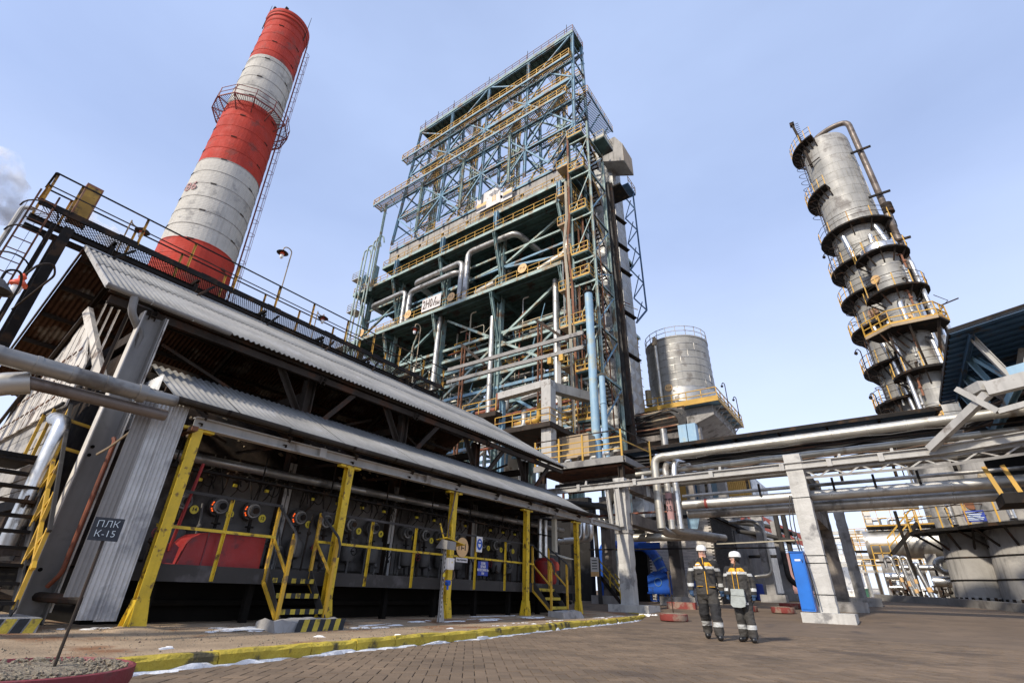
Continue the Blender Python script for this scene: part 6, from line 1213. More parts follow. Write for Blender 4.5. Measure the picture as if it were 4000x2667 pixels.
for z, a in ((28.2, 3.75), (18.6, 3.75), (14.8, 3.75), (11.0, 3.8)):
    d = Vector((cos(a), sin(a), 0)); b = Vector((C1x, C1y, z-2.4))+d*3.3; m = MB(); m.tube([b, b+Vector((0,0,2.6)), b+d*0.2+Vector((0,0,2.8)), b+d*0.4+Vector((0,0,2.6))], 0.04, 5, 0.1); m.ico(b+d*0.4+Vector((0,0,2.4)), 0.15, 1, (1, 1, 1.2)); m.build('platform_lamp', 'steel_black', c1)
C2x, C2y = 5.5, 43.6
c2 = thing('distillation_column', (C2x, C2y, 1.0), 'thinner silver clad column with broad railed platforms beside the fat one', 'column')
m = MB(); m.lathe((C2x, C2y, 0), [(1.6, 1.0), (1.25, 8), (1.05, 10), (1.05, 26.6), (0.7, 27.3), (0.1, 27.5)], 36); m.build('shell', 'cladding', c2)
for i in range(15): z = 11+1.05*i; m = MB(); m.lathe((C2x, C2y, z), [(1.05, 0), (1.07, 0.01), (1.07, 0.05), (1.05, 0.06)], 36, caps=False); m.build('cladding_band', 'silver_dull', c2)
m = MB(); m.lathe((C2x, C2y, 26.0), [(1.06, 0), (1.3, 0.05), (1.3, 0.75), (1.06, 0.8)], 30, caps=False); m.build('top_collar', 'silver_new', c2)
for z, r, a0, a1 in ((25.9, 1.85, 2.9, 2*pi+0.7), (22.2, 2.05, 3.0, 2*pi+0.6), (15.5, 2.1, 2.9, 2*pi+0.5), (11.5, 2.2, 2.9, 2*pi+0.5)): ring_plat(c2, C2x, C2y, z, 1.05, r, a0, a1, 14)
m = MB(); m.prism([(2.6, 42.3, 18.6), (4.2, 40.9, 18.6), (6.9, 41.0, 18.6), (7.6, 42.3, 18.6), (7.2, 43.6, 18.6), (3.4, 43.6, 18.6)], (0, 0, 0.16)); pl = m.build('platform', 'steel_black', c2)
m = MB(); railing([(2.6, 42.3, 18.75), (4.2, 40.9, 18.75), (6.9, 41.0, 18.75), (7.6, 42.3, 18.75), (7.2, 43.6, 18.75)], 1.15, 0.8, 0.035, (0.5,), 0.2, m); m.build('railing', 'rail_yellow', pl)
for a, b in (((3.4, 41.6, 18.6), (4.9, 43.0, 15.2)), ((5.2, 41.0, 18.6), (5.5, 42.6, 15.5)), ((6.9, 41.3, 18.6), (6.2, 42.8, 15.6))): mem('strut', pl, a, b, 0.14, 0.14, 'steel_brown', 'L')
m = MB(); m.bar((2.6, 42.3, 18.68), (4.2, 40.9, 18.68), 0.1, 0.22); m.bar((4.2, 40.9, 18.68), (6.9, 41.0, 18.68), 0.1, 0.22); m.build('edge_beam', 'tan_box', pl)
for (x, y, z0, z1, r) in ((C2x+1.5, C2y-0.7, 4, 24.6, 0.16), (C2x-1.25, C2y-0.9, 5, 19.8, 0.14), (C2x+0.8, C2y-1.2, 14.0, 17.6, 0.2), (C2x+2.0, C2y-0.2, 4, 20, 0.2), (C2x-0.2, C2y-1.4, 19.0, 21.0, 0.2)):
    m = MB(); m.tube([(x, y, z0), (x, y, z1), (x-0.4*(1 if x > C2x else -1), y+0.6, z1+0.5)], r, 10, 0.35, seam=1.3); m.build('side_pipe', 'silver_new', c2)
for (x, y, z, nx) in ((C2x-0.95, C2y-0.55, 23.8, -1), (C2x+0.1, C2y-1.08, 19.6, 0), (C2x-0.5, C2y-0.95, 12.4, -0.5)):
    c = Vector((x, y, z)); d = Vector((nx, -1, 0)).normalized(); m = MB(); m.cyl(c, c+d*0.12, 0.36, seg=16); m.build('manway', 'sign_tan', c2)
for i in range(16):
    a = 3.6+0.12*i; z = 9+1.2*i; m = MB(); m.tube([(C1x+2.5*cos(a), C1y+2.5*sin(a), z-1.2), (C1x+2.5*cos(a), C1y+2.5*sin(a), z+0.6), (C1x+2.05*cos(a), C1y+2.05*sin(a), z+0.7)], 0.08, 7, 0.15); m.build('branch_pipe', ('silver', 'steel_brown', 'silver_warm')[i % 3], c1)
for i in range(12):
    a = 3.7+0.18*i; z = 12.3+1.15*i; m = MB(); m.tube([(C2x+1.35*cos(a), C2y+1.35*sin(a), z-0.9), (C2x+1.35*cos(a), C2y+1.35*sin(a), z+0.4), (C2x+1.05*cos(a), C2y+1.05*sin(a), z+0.5)], 0.07, 7, 0.12); m.ico((C2x+1.4*cos(a), C2y+1.4*sin(a), z-0.3), 0.14, 1); m.build('branch_pipe', ('steel_brown', 'silver', 'rust_tray')[i % 3], c2)
c = Vector((C1x-1.0, C1y-1.9, 21.8)); d = Vector((-0.5, -1, 0)).normalized(); m = MB(); m.cyl(c, c+d*0.14, 0.42, seg=16); m.build('manway', 'rust_tray', c1)
for i in range(5): m = MB(); m.tube([(C2x-1.2+0.3*i, C2y-1.2, 16.5+0.4*i), (C2x-1.5, C2y-1.8, 17.2+0.7*i), (C2x-1.6, C2y-1.9, 20)], 0.06, 6, 0.3); m.build('small_bore', 'steel_brown', c2)
m = MB(); m.tube([(C2x+2.0, C2y-0.4, 20.4), (C2x+3.2, C2y-0.6, 20.6)], 0.05, 6); m.tube([(C2x+2.0, C2y-0.4, 21.4), (C2x+2.6, C2y-0.6, 20.6), (C2x+2.0, C2y-0.4, 20.2)], 0.03, 5); m.build('vent_stub', 'steel_brown', c2)
# white coated skirts and lower vessels at the right
for (x, y, r0, r1, zt_, lb) in ((3.7, 38.6, 1.35, 1.15, 4.4, 'whitewashed flared vessel skirt standing behind the plinth beside the exchangers'), (6.0, 37.2, 1.9, 1.6, 4.4, 'broad whitewashed vessel skirt with bolt lugs by the plinth end')):
    g0 = gnd(y); sk = thing('vessel_skirt', (x, y, g0), lb, 'vessel'); m = MB(); m.lathe((x, y, 0), [(r0+0.1, g0), (r0+0.1, g0+0.25), (r0, g0+0.3), (r1, zt_), (r1*0.95, zt_+3.2), (r1*0.95, 9)], 36); m.build('shell', 'coated_white', sk)
    for z in (1.9, 3.0): m = MB(); rr_ = r0+(r1-r0)*(z-1)/(zt_-1); m.lathe((x, y, z), [(rr_, 0), (rr_+0.04, 0.01), (rr_+0.04, 0.07), (rr_, 0.08)], 36, caps=False); m.build('hoop', 'steel_black', sk)
    for k in range(16): a = pi+pi*k/15; m = MB(); c = Vector((x+(r0+0.1)*cos(a), y+(r0+0.1)*sin(a), g0+0.05)); m.box(c.x-0.06, c.x+0.06, c.y-0.08, c.y+0.04, g0, g0+0.3); m.build('bolt_lug', 'steel_black', sk)
    ring_plat(sk, x, y, zt_+0.05, r1, r1+1.3, 2.8, 2*pi+0.5, 16)
    m = MB(); c = Vector((x+r1*0.55, y-r1*0.80, 5.8)); m.cyl(c, c+Vector((0.3, -0.9, 0)).normalized()*0.1, 0.34, seg=16); m.build('manway', 'rust_tray', sk)
    m = MB(); m.tube([(x-r1*0.3, y-r1*1.02, 4.7), (x-r1*0.3, y-r1*1.02, 6.6)], 0.16, 10, seam=0.5); m.tube([(x, y-r1*1.1, 6.2), (x+2.2, y-r1*1.0, 6.6)], 0.16, 10); m.build('side_pipe', 'silver_new', sk)
    m = MB(); m.ico((x-r1*0.6, y-r1*0.9, 6.6), 0.45, 2, (0.7, 0.4, 1), 0.2); m.build('wool_patch', 'wool', sk)
t, c, u, v, n = board('notice_plate', (4.15, 36.1, 4.95), 0.85, 0.55, (1, 0, 0), 'sign_blue', 'blue notice plate on the yellow skirt platform railing')
for k in range(5): m = MB(); m.prism([c+n*0.01-u*0.36+v*(0.2-0.09*k), c+n*0.01+u*(0.36-0.06*(k % 3))+v*(0.2-0.09*k), c+n*0.01+u*(0.36-0.06*(k % 3))+v*(0.155-0.09*k), c+n*0.01-u*0.36+v*(0.155-0.09*k)], n*0.004); m.build('text_line', 'chalk', t)
# plinth wall
m = MB(); pp = [(-1.3, 40.0), (2.0, 36.3), (4.05, 32.0), (9, 23.5)]
for a, b in zip(pp, pp[1:]):
    A_v, B_v = Vector((*a, gnd(a[1])+0.12)), Vector((*b, gnd(b[1])+0.12)); m.bar(A_v, B_v, 0.25, 0.42)
m.build('plinth_kerb', 'grey_paint', None, 'low grey concrete plinth kerb before the white skirts', 'kerb')
# horizontal drum with stairs and platform
hd = thing('horizontal_drum', (0.9, 46, 1.1), 'horizontal silver drum with railed deck on top', 'drum')
m = MB(); m.tube([(-1.25, 46, 4.45), (-1.0, 46, 4.45), (3.6, 46, 4.45)], 0.93, 26, seam=0.9, seam_r=1.01); m.build('shell', 'silver', hd)
for x in (-0.4, 2.2): m = MB(); m.box(x-0.3, x+0.3, 45.4, 46.6, 1.0, 3.8); m.build('saddle', 'concrete', hd)
m = MB(); m.box(-0.9, 3.2, 45.2, 46.8, 5.5, 5.6); d = m.build('deck', 'steel_black', hd); m = MB(); railing([(-0.9, 46.8, 5.6), (-0.9, 45.2, 5.6), (3.2, 45.2, 5.6)], 1.05, 0.9, 0.018, (0.5,), 0.1, m); m.build('railing', 'rail_yellow', d)
for i, x in enumerate((-0.5, 0.0, 0.5, 1.0, 1.5, 2.1)): m = MB(); m.tube([(x, 46, 5.4), (x, 46, 6.1+0.15*(i % 2)), (x+0.45, 46, 6.1+0.15*(i % 2))], 0.09, 8, 0.15); m.build('nozzle_pipe', 'silver_warm' if i % 2 else 'silver_new', hd)
m = MB(); m.box(-0.95, -0.45, 45.6, 46.2, 5.6, 6.9); m.build('pale_cabinet', 'white_paint', hd)
m = MB(); m.box(-2.0, -1.1, 45.3, 46.5, 3.95, 4.05); d = m.build('end_cage', 'steel_black', hd); m = MB(); railing([(-1.1, 45.3, 4.05), (-2.0, 45.3, 4.05), (-2.0, 46.5, 4.05)], 0.9, 0.5, 0.025, (0.5,), 0, m); m.build('railing', 'rail_yellow', d)
sr = thing('drum_stair', (0.6, 43, 1.1), 'yellow railed stair climbing across the horizontal drum', 'stair')
m = MB(); m.bar((0.1, 43.0, 3.6), (2.0, 43.0, 5.5), 0.06, 0.22); m.bar((0.1, 43.7, 3.6), (2.0, 43.7, 5.5), 0.06, 0.22); m.build('stringer', 'steel_black', sr)
m = MB()
for dy in (0, 0.7):
    m.bar((0.1, 43+dy, 4.6), (2.0, 43+dy, 6.5), 0.05, 0.05); m.bar((0.1, 43+dy, 4.1), (2.0, 43+dy, 6.0), 0.04, 0.04)
    for i in range(5): m.bar((0.1+0.47*i, 43+dy, 3.6+0.47*i), (0.1+0.47*i, 43+dy, 4.6+0.47*i), 0.05, 0.05)
railing([(-0.9, 43.0, 3.2), (0.1, 43.0, 3.2)], 1.0, 0.4, 0.03, (0.5,), 0, m); m.build('railing', 'rail_yellow', sr); m = MB(); m.box(-0.9, 0.15, 43, 43.8, 3.12, 3.2); m.build('landing', 'steel_black', sr)
# exchangers and pipe loops below the drum
for (xa, xb, y, z, r, lb) in ((-0.55, 0.45, 41, 2.2, 0.24, 'short silver exchanger shell with flanged end beneath the drum'), (1.7, 3.0, 40.6, 1.95, 0.3, 'bright silver exchanger shell against the white skirt'), (0.3, 2.2, 41.8, 2.75, 0.16, 'slim silver crossover shell above the exchangers'), (-0.5, 0.3, 41, 1.6, 0.16, 'small silver shell under the short exchanger')):
    e_ = thing('heat_exchanger', (xa, y, 1.0), lb, 'exchanger'); m = MB(); m.tube([(xa, y, z), (xb, y, z)], r, 18, seam=0.5); m.build('shell', 'silver_new', e_); m = MB(); m.tube([(xb, y, z), (xb+0.1, y, z)], r*1.2, 16); m.build('flange', 'rust', e_)
    for x in (xa+0.15, xb-0.15): m = MB(); m.box(x-0.06, x+0.06, y-0.15, y+0.15, 0.8, z-r*0.9); m.build('saddle', 'steel_brown', e_)
for i, (x0, x1, x2, zt_, zb, r) in enumerate(((-0.35, 0.0, 0.25, 3.25, 1.5, 0.085), (0.05, 0.4, 0.55, 3.3, 1.2, 0.08), (0.4, 0.75, 0.9, 3.25, 1.4, 0.08), (0.45, 0.5, 0.8, 2.55, 0.95, 0.09), (1.1, 1.12, 1.45, 2.85, 0.95, 0.13))):
    lp_ = thing('pipe_loop', (x2, 40, 0.95), ('arched bright pipe nearest the dark post', 'second arched bright pipe over the exchangers', 'third arched bright pipe over the exchangers', 'knee-bent bright pipe running down to the plinth', 'fattest bright pipe with tan band below the drum')[i], 'pipe')
    m = MB(); m.tube([(x0, 40.2, zt_-0.6), (x0, 40.2, zt_), (x1, 40.0, zt_), (x1+0.02, 40.0, zt_-0.3), (x2, 39.9, zb)], r, 10, 0.2, seam=0.4); m.build('pipe', 'silver_new', lp_); m = MB(); m.tube([(x1+(x2-x1)*0.75, 39.92, zb+(zt_-zb)*0.35), (x1+(x2-x1)*0.85, 39.91, zb+(zt_-zb)*0.22)], r*1.1, 10); m.build('colour_band', 'sign_tan', lp_)
for i in range(12): x = -0.3+0.24*i; z = 1.15+0.12*(i % 3); m = MB(); m.ico((x, 40.1+0.2*(i % 2), z), 0.14, 1, (1, 1, 0.9), 0.2); m.cyl((x, 40.1, z), (x, 40.1, z+0.28), 0.04, seg=6); m.cyl((x-0.09, 40.1, z+0.28), (x+0.09, 40.1, z+0.28), 0.05, seg=6); m.build('valve', 'steel_brown', None, 'dark hand valve in the row along the plinth', 'valve', 'valves along the plinth')
m = MB(); m.tube([(0.92, 40, 1.0), (0.92, 40, 5.9)], 0.09, 8); m.build('dark_post', 'steel_black', None, 'slim black steel post in front of the drum', 'post')
m = MB(); m.tube([(2.9, 40.5, 2.4), (2.2, 40.2, 2.45), (2.0, 40.0, 2.9), (2.4, 40.2, 3.15), (3.0, 40.4, 3.1)], 0.17, 10, 0.3, seam=0.3); m.build('elbow_pipe', 'silver', None, 'grey double-elbow pipe beside the white skirt', 'pipe')
# ------------------------------------------------------------------ pipe rack across the yard
def conc_col(x, y, z1, w, mat, label, blk=None, top=None, bz=None):
    g0 = gnd(y) if y > 22.5 else 0.05; t = thing('rack_column', (x, y, g0), label, 'column', None); m = MB(); n = 26
    for i in range(n):                                        # slightly uneven cast faces
        pass
    q = []; 
    for i in range(n+1):
        z = g0+0.3+(z1-g0-0.3)*i/n
        for a, b in ((-1,-1),(1,-1),(1,1),(-1,1)): q.append((x+a*(w/2-abs(rnd.gauss(0, 0.012))), y+b*(w/2-abs(rnd.gauss(0, 0.012))), z))
    m.add(q, [(i*4+k, i*4+(k+1) % 4, i*4+4+(k+1) % 4, i*4+4+k) for i in range(n) for k in range(4)]+[(3,2,1,0), tuple(n*4+k for k in range(4))]); m.build('shaft', mat, t)
    if blk:
        m = MB(); bx0, bx1, by0, by1 = blk; m.box(bx0, bx1, by0, by1, g0-0.08, g0+0.36); m.build('footing', mat if mat != 'concrete_brown' else 'concrete', t)
    return t
cA = conc_col(-9.6, 22.2, 5.7, 0.58, 'concrete_pale', 'pale grey concrete rack column where the long shed beam ends', (-10.35, -8.55, 21.6, 22.9))
m = MB(); m.box(-9.93, -9.27, 21.87, 22.53, 3.25, 3.4); m.build('collar', 'concrete', cA)
cB = conc_col(-2.2, 22.0, 5.85, 0.6, 'concrete_pale', 'whitewashed concrete rack column with blue locker leaning on it', (-2.95, -1.4, 21.0, 22.4))
for z in (0.95, 1.95, 2.2, 4.2): m = MB(); m.box(-2.508, -1.892, 21.692, 22.308, z, z+0.02); m.build('strap', 'shade_black', cB)
conc_col(-2.2, 28.0, 5.9, 0.6, 'concrete_brown', 'stained brown rack column behind the whitewashed one', (-2.9, -1.3, 27.4, 28.6))
conc_col(-9.3, 28.0, 5.9, 0.6, 'concrete_brown', 'blackened rack column in front of the white brick wall', (-10.2, -8.4, 27.4, 28.6))
conc_col(-12.7, 27.0, 5.8, 0.6, 'concrete_brown', 'dark rack column beside the blue duct', (-13.6, -11.9, 26.4, 27.6))
conc_col(-1.72, 33.0, 5.1, 0.5, 'concrete', 'slim pale rack column under the end of the long rear beam', (-2.3, -0.9, 32.6, 33.4))
conc_col(-6.0, 34.0, 5.2, 0.5, 'concrete', 'pale rack column beside the blue waste drum', (-6.6, -5.3, 33.6, 34.4))
conc_col(-5.5, 36.5, 5.2, 0.5, 'concrete', 'rack column behind the bundle of dark riser pipes', (-6.1, -4.9, 36.1, 36.9))
# cross beams of the rack
rk = thing('pipe_rack', (-3, 24, 3.5), 'long steel and concrete pipe rack with white edge beam and lattice', 'rack')
for x in (-2.2, -9.45):
    for z in (3.9, 5.45): mem('cross_beam', rk, (x, 22.3, z), (x, 27.7, z), 0.45, 0.5, 'concrete_brown')
mem('cross_beam', rk, (-12.7, 22.3, 4.4), (-12.7, 27.0, 4.4), 0.4, 0.5, 'concrete_brown')
m = MB(); m.box(-16, 1.8, 33-0.15, 33.15, 5.1, 5.4); m.build('rear_beam', 'band_concrete', rk)
m = MB(); m.ibeam((-14.2, 21.75, 5.32), (2.2, 21.75, 5.42), 0.2, 0.27, 0.03); m.build('edge_beam', 'grey_light', rk)
m = MB(); m.ibeam((2.2, 21.75, 5.42), (8.5, 19.3, 5.42), 0.2, 0.27, 0.03); m.build('edge_beam', 'grey_light', rk)
for x in (-11.6, -8.7, -5.3, -2.6, -1.0, 0.6): m = MB(); m.box(x-0.08, x+0.08, 21.62, 21.655, 5.24, 5.52); m.build('splice_plate', 'grey_light', rk); m = MB(); m.prism([(x+0.3, 21.75, 5.5), (x+0.42, 21.75, 5.5), (x+0.42, 21.75, 5.68), (x+0.34, 21.75, 5.68)], (0, 0.06, 0)); m.build('clip', 'grey_light', rk)
mem('rack_strut', rk, (-10.0, 21.8, 3.5), (-10.15, 21.8, 5.2), 0.16, 0.16, 'grey_light', 'I'); mem('rack_strut', rk, (-9.5, 21.72, 3.5), (-9.62, 21.72, 5.2), 0.25, 0.16, 'grey_light', 'I')
# lattice below the edge beam
for x in (-1.9,):
    for seg, (a, b) in enumerate((((-1.9, 21.85, 0), (2.2, 21.85, 0)), ((2.2, 21.85, 0), (8.5, 19.4, 0)))):
        A_v, B_v = Vector(a), Vector(b); n = 9 if seg == 0 else 13
        mem('lower_chord', rk, A_v+Vector((0,0,4.93)), B_v+Vector((0,0,4.93)), 0.09, 0.09, 'grey_paint', 'L'); mem('upper_chord', rk, A_v+Vector((0,0,5.2)), B_v+Vector((0,0,5.2)), 0.08, 0.06, 'grey_paint', 'L')
        for i in range(n):
            p, q = A_v.lerp(B_v, i/n), A_v.lerp(B_v, (i+1)/n); mem('lattice', rk, p+Vector((0,0,4.93 if i % 2 else 5.2)), q+Vector((0,0,5.2 if i % 2 else 4.93)), 0.05, 0.05, 'grey_light', 'L')
    for i in range(5): mem('cable_ladder_hanger', rk, (-3.7+1.3*i, 22.5, 4.5), (-3.7+1.3*i, 22.5, 4.98), 0.08, 0.05, 'steel_black')
def pipe(name, pts, r, mat, label, seam=1.2, bend=0.35, seg=16, band=None):
    m = MB(); m.tube(pts, r, seg, bend, seam=seam); o = m.build(name, mat, None, label, 'pipe')
    if band:
        for (p0, p1, mt) in band: m = MB(); m.tube([p0, p1], r*1.035, seg); m.build('band', mt, o)
    return o
pipe('process_pipe', [(-8.0, 22.6, 3.45), (-8.0, 22.6, 6.6), (12, 22.6, 6.68)], 0.185, 'silver_warm', 'uppermost thick warm silver pipe of the rack bending down into three drops', bend=0.4)
pipe('process_pipe', [(-7.4, 24.2, 6.35), (-7.5, 22.8, 6.3), (-7.53, 22.65, 6.0), (-7.53, 22.65, 3.4)], 0.15, 'silver', 'middle drop pipe painted pink and lettered П/П 3.5', band=[((-7.53, 22.65, 5.0), (-7.53, 22.65, 3.75), 'pink_wall')])
text_mb('П/П\n3.5', 0.30, (-7.53, 22.485, 4.40), (1, 0, 0), (0, 0, 1), bold=0.004, squeeze=0.7).build('lettering', 'ink', bpy.data.objects['process_pipe.001'])
pipe('process_pipe', [(-6.8, 23.9, 6.35), (-7.1, 22.8, 6.4), (-7.15, 22.65, 5.9), (-7.15, 22.65, 3.4)], 0.14, 'silver_new', 'bright drop pipe to the side of the lettered one', bend=0.4)
pipe('process_pipe', [(-8.0, 22.6, 3.5), (-7.95, 22.9, 3.3), (-6.75, 26.2, 3.3)], 0.18, 'silver_dull', 'long low pipe running back from the three drops', seam=0.35)
pipe('process_pipe', [(-7.53, 22.65, 3.5), (-7.4, 22.95, 3.35), (-6.2, 26.0, 3.3)], 0.15, 'silver_dull', 'second low pipe running back from the three drops')
pipe('process_pipe', [(-10.6, 25, 3.35), (-6.6, 25.4, 3.35)], 0.19, 'silver_warm', 'horizontal gold-tinged pipe passing behind the pale column')
pipe('process_pipe', [(-9.2, 23.2, 6.05), (12, 23.2, 6.2)], 0.125, 'silver_warm', 'thin bright pipe just above the white edge beam')
pipe('process_pipe', [(-9.8, 24.6, 5.95), (12, 24.6, 6.0)], 0.22, 'silver_dull', 'thick shadowed pipe resting behind the white edge beam')
pipe('process_pipe', [(-9.8, 25.6, 5.95), (12, 25.6, 6.0)], 0.18, 'silver_dull', 'rear shadowed pipe on the upper rack tier')
pipe('process_pipe', [(-6.95, 22.75, 4.40), (4.5, 22.75, 4.42), (9, 22.0, 4.42)], 0.20, 'silver', 'lower tier front pipe with a red band', band=[((-6.0, 22.75, 4.4), (-5.88, 22.75, 4.4), 'red_steel')])
pipe('process_pipe', [(-6.95, 23.3, 4.10), (9, 23.3, 4.11)], 0.21, 'silver_dull', 'lower tier pipe hanging below the red-banded one')
pipe('process_pipe', [(-6.95, 24.1, 4.25), (9, 24.1, 4.25)], 0.22, 'silver_dull', 'rear pipe of the lower tier')
pipe('process_pipe', [(-6.95, 22.8, 4.78), (10, 22.8, 4.85)], 0.07, 'silver_dull', 'slim pipe on top of the red-banded one', seam=0)
pipe('process_pipe', [(-9.2, 23.0, 6.3), (12, 23.0, 6.42)], 0.035, 'steel_brown', 'slim rusty line above the white edge beam', seam=0)
pipe('process_pipe', [(-13.6, 24.2, 5.65), (-9.0, 24.4, 5.75), (-7, 24.4, 5.8)], 0.04, 'rust_pipe', 'thin orange-rust line left of the three drops', seam=0)
pipe('process_pipe', [(-13.5, 25, 6.7), (-10.3, 25, 6.72), (-9.6, 25.1, 6.3)], 0.15, 'silver_warm', 'pale pipe beneath the yellow railed platform', bend=0.3)
pipe('process_pipe', [(-14, 24.6, 6.25), (-10.0, 24.6, 6.4), (-9.35, 24.6, 6.35), (-9.3, 24.6, 5.2)], 0.19, 'silver', 'ribbed grey pipe elbowing down beside the pale column', seam=0.5, bend=0.5)
pipe('process_pipe', [(-14, 23.6, 5.9), (-10.2, 23.6, 5.9)], 0.16, 'dark_grey', 'sooty pipe lying beneath the ribbed grey one')
pipe('process_pipe', [(-13.4, 23.4, 4.8), (-11.2, 23.4, 4.75), (-10.6, 23.4, 4.9), (-10.6, 23.4, 5.6)], 0.17, 'dark_grey', 'dark pipe turning up behind the shed beam', bend=0.4)
pipe('process_pipe', [(-13.0, 22.6, 4.95), (-10.4, 22.8, 4.5)], 0.15, 'dark_grey', 'dark sloping pipe above the shed roof end')
for i, x in enumerate((-11.05, -10.7)): pipe('process_pipe', [(x-1.5, 21.4, 2.95), (x, 21.0, 2.95), (x, 21.0, 3.75), (x+0.2, 22.4, 3.8), (x+1.2, 24.5, 3.8)], 0.14, 'silver_new', ('shiny hairpin pipe at the shed end', 'second shiny hairpin pipe nearer the pale column')[i], seam=0.4, bend=0.3)
pipe('process_pipe', [(-13.5, 24, 4.35), (-9, 24.2, 4.4), (-7.6, 24.2, 4.35)], 0.05, 'rust_pipe', 'orange-brown line behind the pale column', seam=0)
# yellow railed platform at the rack's end
yp = thing('railed_platform', (-11.5, 23.5, 5), 'grey decked platform with tall yellow railing above the rack end', 'platform')
m = MB(); m.box(-14.6, -9.4, 22.3, 25.3, 6.72, 6.86); m.build('deck', 'grey_paint', yp); mem('edge_beam', yp, (-14.6, 22.28, 6.66), (-9.4, 22.28, 6.66), 0.14, 0.3, 'grey_paint', 'I'); mem('edge_beam', yp, (-9.38, 22.28, 6.66), (-9.38, 25.3, 6.66), 0.14, 0.3, 'grey_paint', 'I')
m = MB(); m.box(-14.4, -9.6, 22.5, 25, 6.4, 6.5); m.build('under_frame', 'rust', yp)
for x in (-14.5, -13.0, -11.6, -9.45): mem('rail_post', yp, (x, 22.25, 6.6), (x, 22.25, 8.15), 0.09, 0.07, 'rail_yellow')
for z in (7.2, 7.5, 7.8): mem('rail', yp, (-14.6, 22.25, z), (-9.4, 22.25, z), 0.035, 0.05, 'rail_yellow')
mem('top_rail', yp, (-14.6, 22.25, 8.12), (-9.4, 22.25, 8.15), 0.05, 0.05, 'steel_brown'); mem('top_rail', yp, (-9.4, 22.25, 8.15), (-9.0, 24.9, 8.05), 0.05, 0.05, 'steel_brown'); mem('rail', yp, (-9.4, 22.25, 7.6), (-9.0, 24.9, 7.5), 0.04, 0.05, 'rail_yellow'); mem('rail_post', yp, (-9.0, 24.9, 6.2), (-9.0, 24.9, 8.1), 0.08, 0.08, 'rail_yellow')
for x in (-14.2, -9.7): mem('leg', yp, (x, 22.6, 0.1), (x, 22.6, 6.6), 0.25, 0.25, 'steel_brown', 'I')
for i in range(5): m = MB(); m.tube([(-13.8+0.8*i, 24.4, 6.9), (-13.8+0.8*i, 24.4, 7.5+0.12*(i % 2)), (-13.5+0.8*i, 24.4, 7.5+0.12*(i % 2))], 0.1, 8, 0.1); m.ico((-13.5+0.8*i, 24.2, 7.2), 0.14, 1, (1,1,1.3)); m.build('valve_group', ('silver', 'steel_brown', 'silver_warm')[i % 3], yp)
# cable gallery above the rack: roof strip, trays, cables
cg = thing('cable_gallery', (-2, 27, 5.8), 'dark roofed cable gallery with sagging black cables along the rack top', 'gallery')
m = MB(); m.prism([(-11.6, 26.2, 8.02), (3.3, 26.2, 8.06), (3.3, 28.4, 8.35), (-11.6, 28.4, 8.3)], (0, 0, 0.06)); m.build('roof', 'blue_dark', cg)
m = MB(); m.bar((-11.6, 26.15, 8.04), (3.3, 26.15, 8.08), 0.05, 0.16); m.build('roof_edge', 'steel_black', cg)
m = MB(); m.bar((-11.6, 26.2, 8.14), (3.3, 26.2, 8.18), 0.04, 0.04); m.build('flashing', 'steel_brown', cg)
for i in range(8): mem('gallery_post', cg, (-11.2+2.05*i, 27.6, 5.7), (-11.2+2.05*i, 27.6, 8.1), 0.12, 0.12, 'steel_black'); mem('roof_joist', cg, (-11.2+2.05*i, 26.2, 7.98), (-11.2+2.05*i, 28.3, 8.2), 0.08, 0.1, 'steel_black')
m = MB(); m.box(-11.4, 3.2, 28.2, 28.28, 7.3, 8.2); m.build('back_sheet', 'bitumen', cg)
rc_ = random.Random(21)
for i in range(22):
    z = 6.55+0.055*i; y = 26.3+rc_.uniform(0, 1.3); pts = []
    for k in range(15): pts.append((-11.5+1.07*k, y+rc_.uniform(-0.03, 0.03), z+(0.06 if k % 2 else -0.07)*rc_.random()))
    m = MB(); m.tube(pts, 0.035, 5); m.build('cable', 'cable' if i % 4 else 'cable_brown', cg)
for z in (6.5, 6.95, 7.4):
    mem('cable_tray', cg, (-11.4, 27.3, z), (3.2, 27.3, z+0.05), 0.5, 0.04, 'steel_black')
# wide canopy at the right
cn = thing('rack_canopy', (7, 23, 5.5), 'blue-ribbed sheet canopy over trussed cable racks', 'canopy')
v0, v1, v2_, v3 = Vector((3.45, 20.0, 8.85)), Vector((3.45, 27.2, 8.62)), Vector((14, 26.2, 9.0)), Vector((14, 16.0, 9.1))
m = MB(); m.prism([v0, v1, v2_, v3], (0, 0, 0.05)); m.build('roof_sheet', 'blue_dark', cn)
for i in range(16):
    t0 = i/15; a = v0.lerp(v1, t0); b = v3.lerp(v2_, t0); m = MB(); m.bar(a-Vector((0,0,0.05)), b-Vector((0,0,0.05)), 0.06, 0.07); m.build('rib', 'blue_dark', cn)
m = MB(); m.bar(v0+Vector((0,0,0.02)), v3+Vector((0,0,0.02)), 0.06, 0.18); m.build('fascia', 'steel_black', cn); m = MB(); m.bar(v0+Vector((0,0,0.02)), v1+Vector((0,0,0.02)), 0.06, 0.14); m.build('fascia', 'steel_black', cn)
m = MB(); m.prism([v0+Vector((0,0,0.1)), v0+Vector((2.2,-0.85,0.16)), v0+Vector((0.4,0.7,0.3))], (0, 0, 0.01)); m.build('flashing', 'teal_light', cn)
for k in range(4):
    y = 20.6+1.9*k; x = 4.6; mem('truss_post', cn, (x, y, 6.9), (x-0.55, y, 8.75), 0.16, 0.16, 'blue_steel' if k else 'grey_light', 'I'); mem('truss_diagonal', cn, (x, y, 6.95), (x-0.4, y+1.7, 8.65), 0.14, 0.14, 'blue_steel', 'I'); mem('truss_diagonal', cn, (x+0.1, y, 6.9), (x+0.9, y, 8.75), 0.14, 0.14, 'grey_light' if k < 2 else 'blue_steel', 'I')
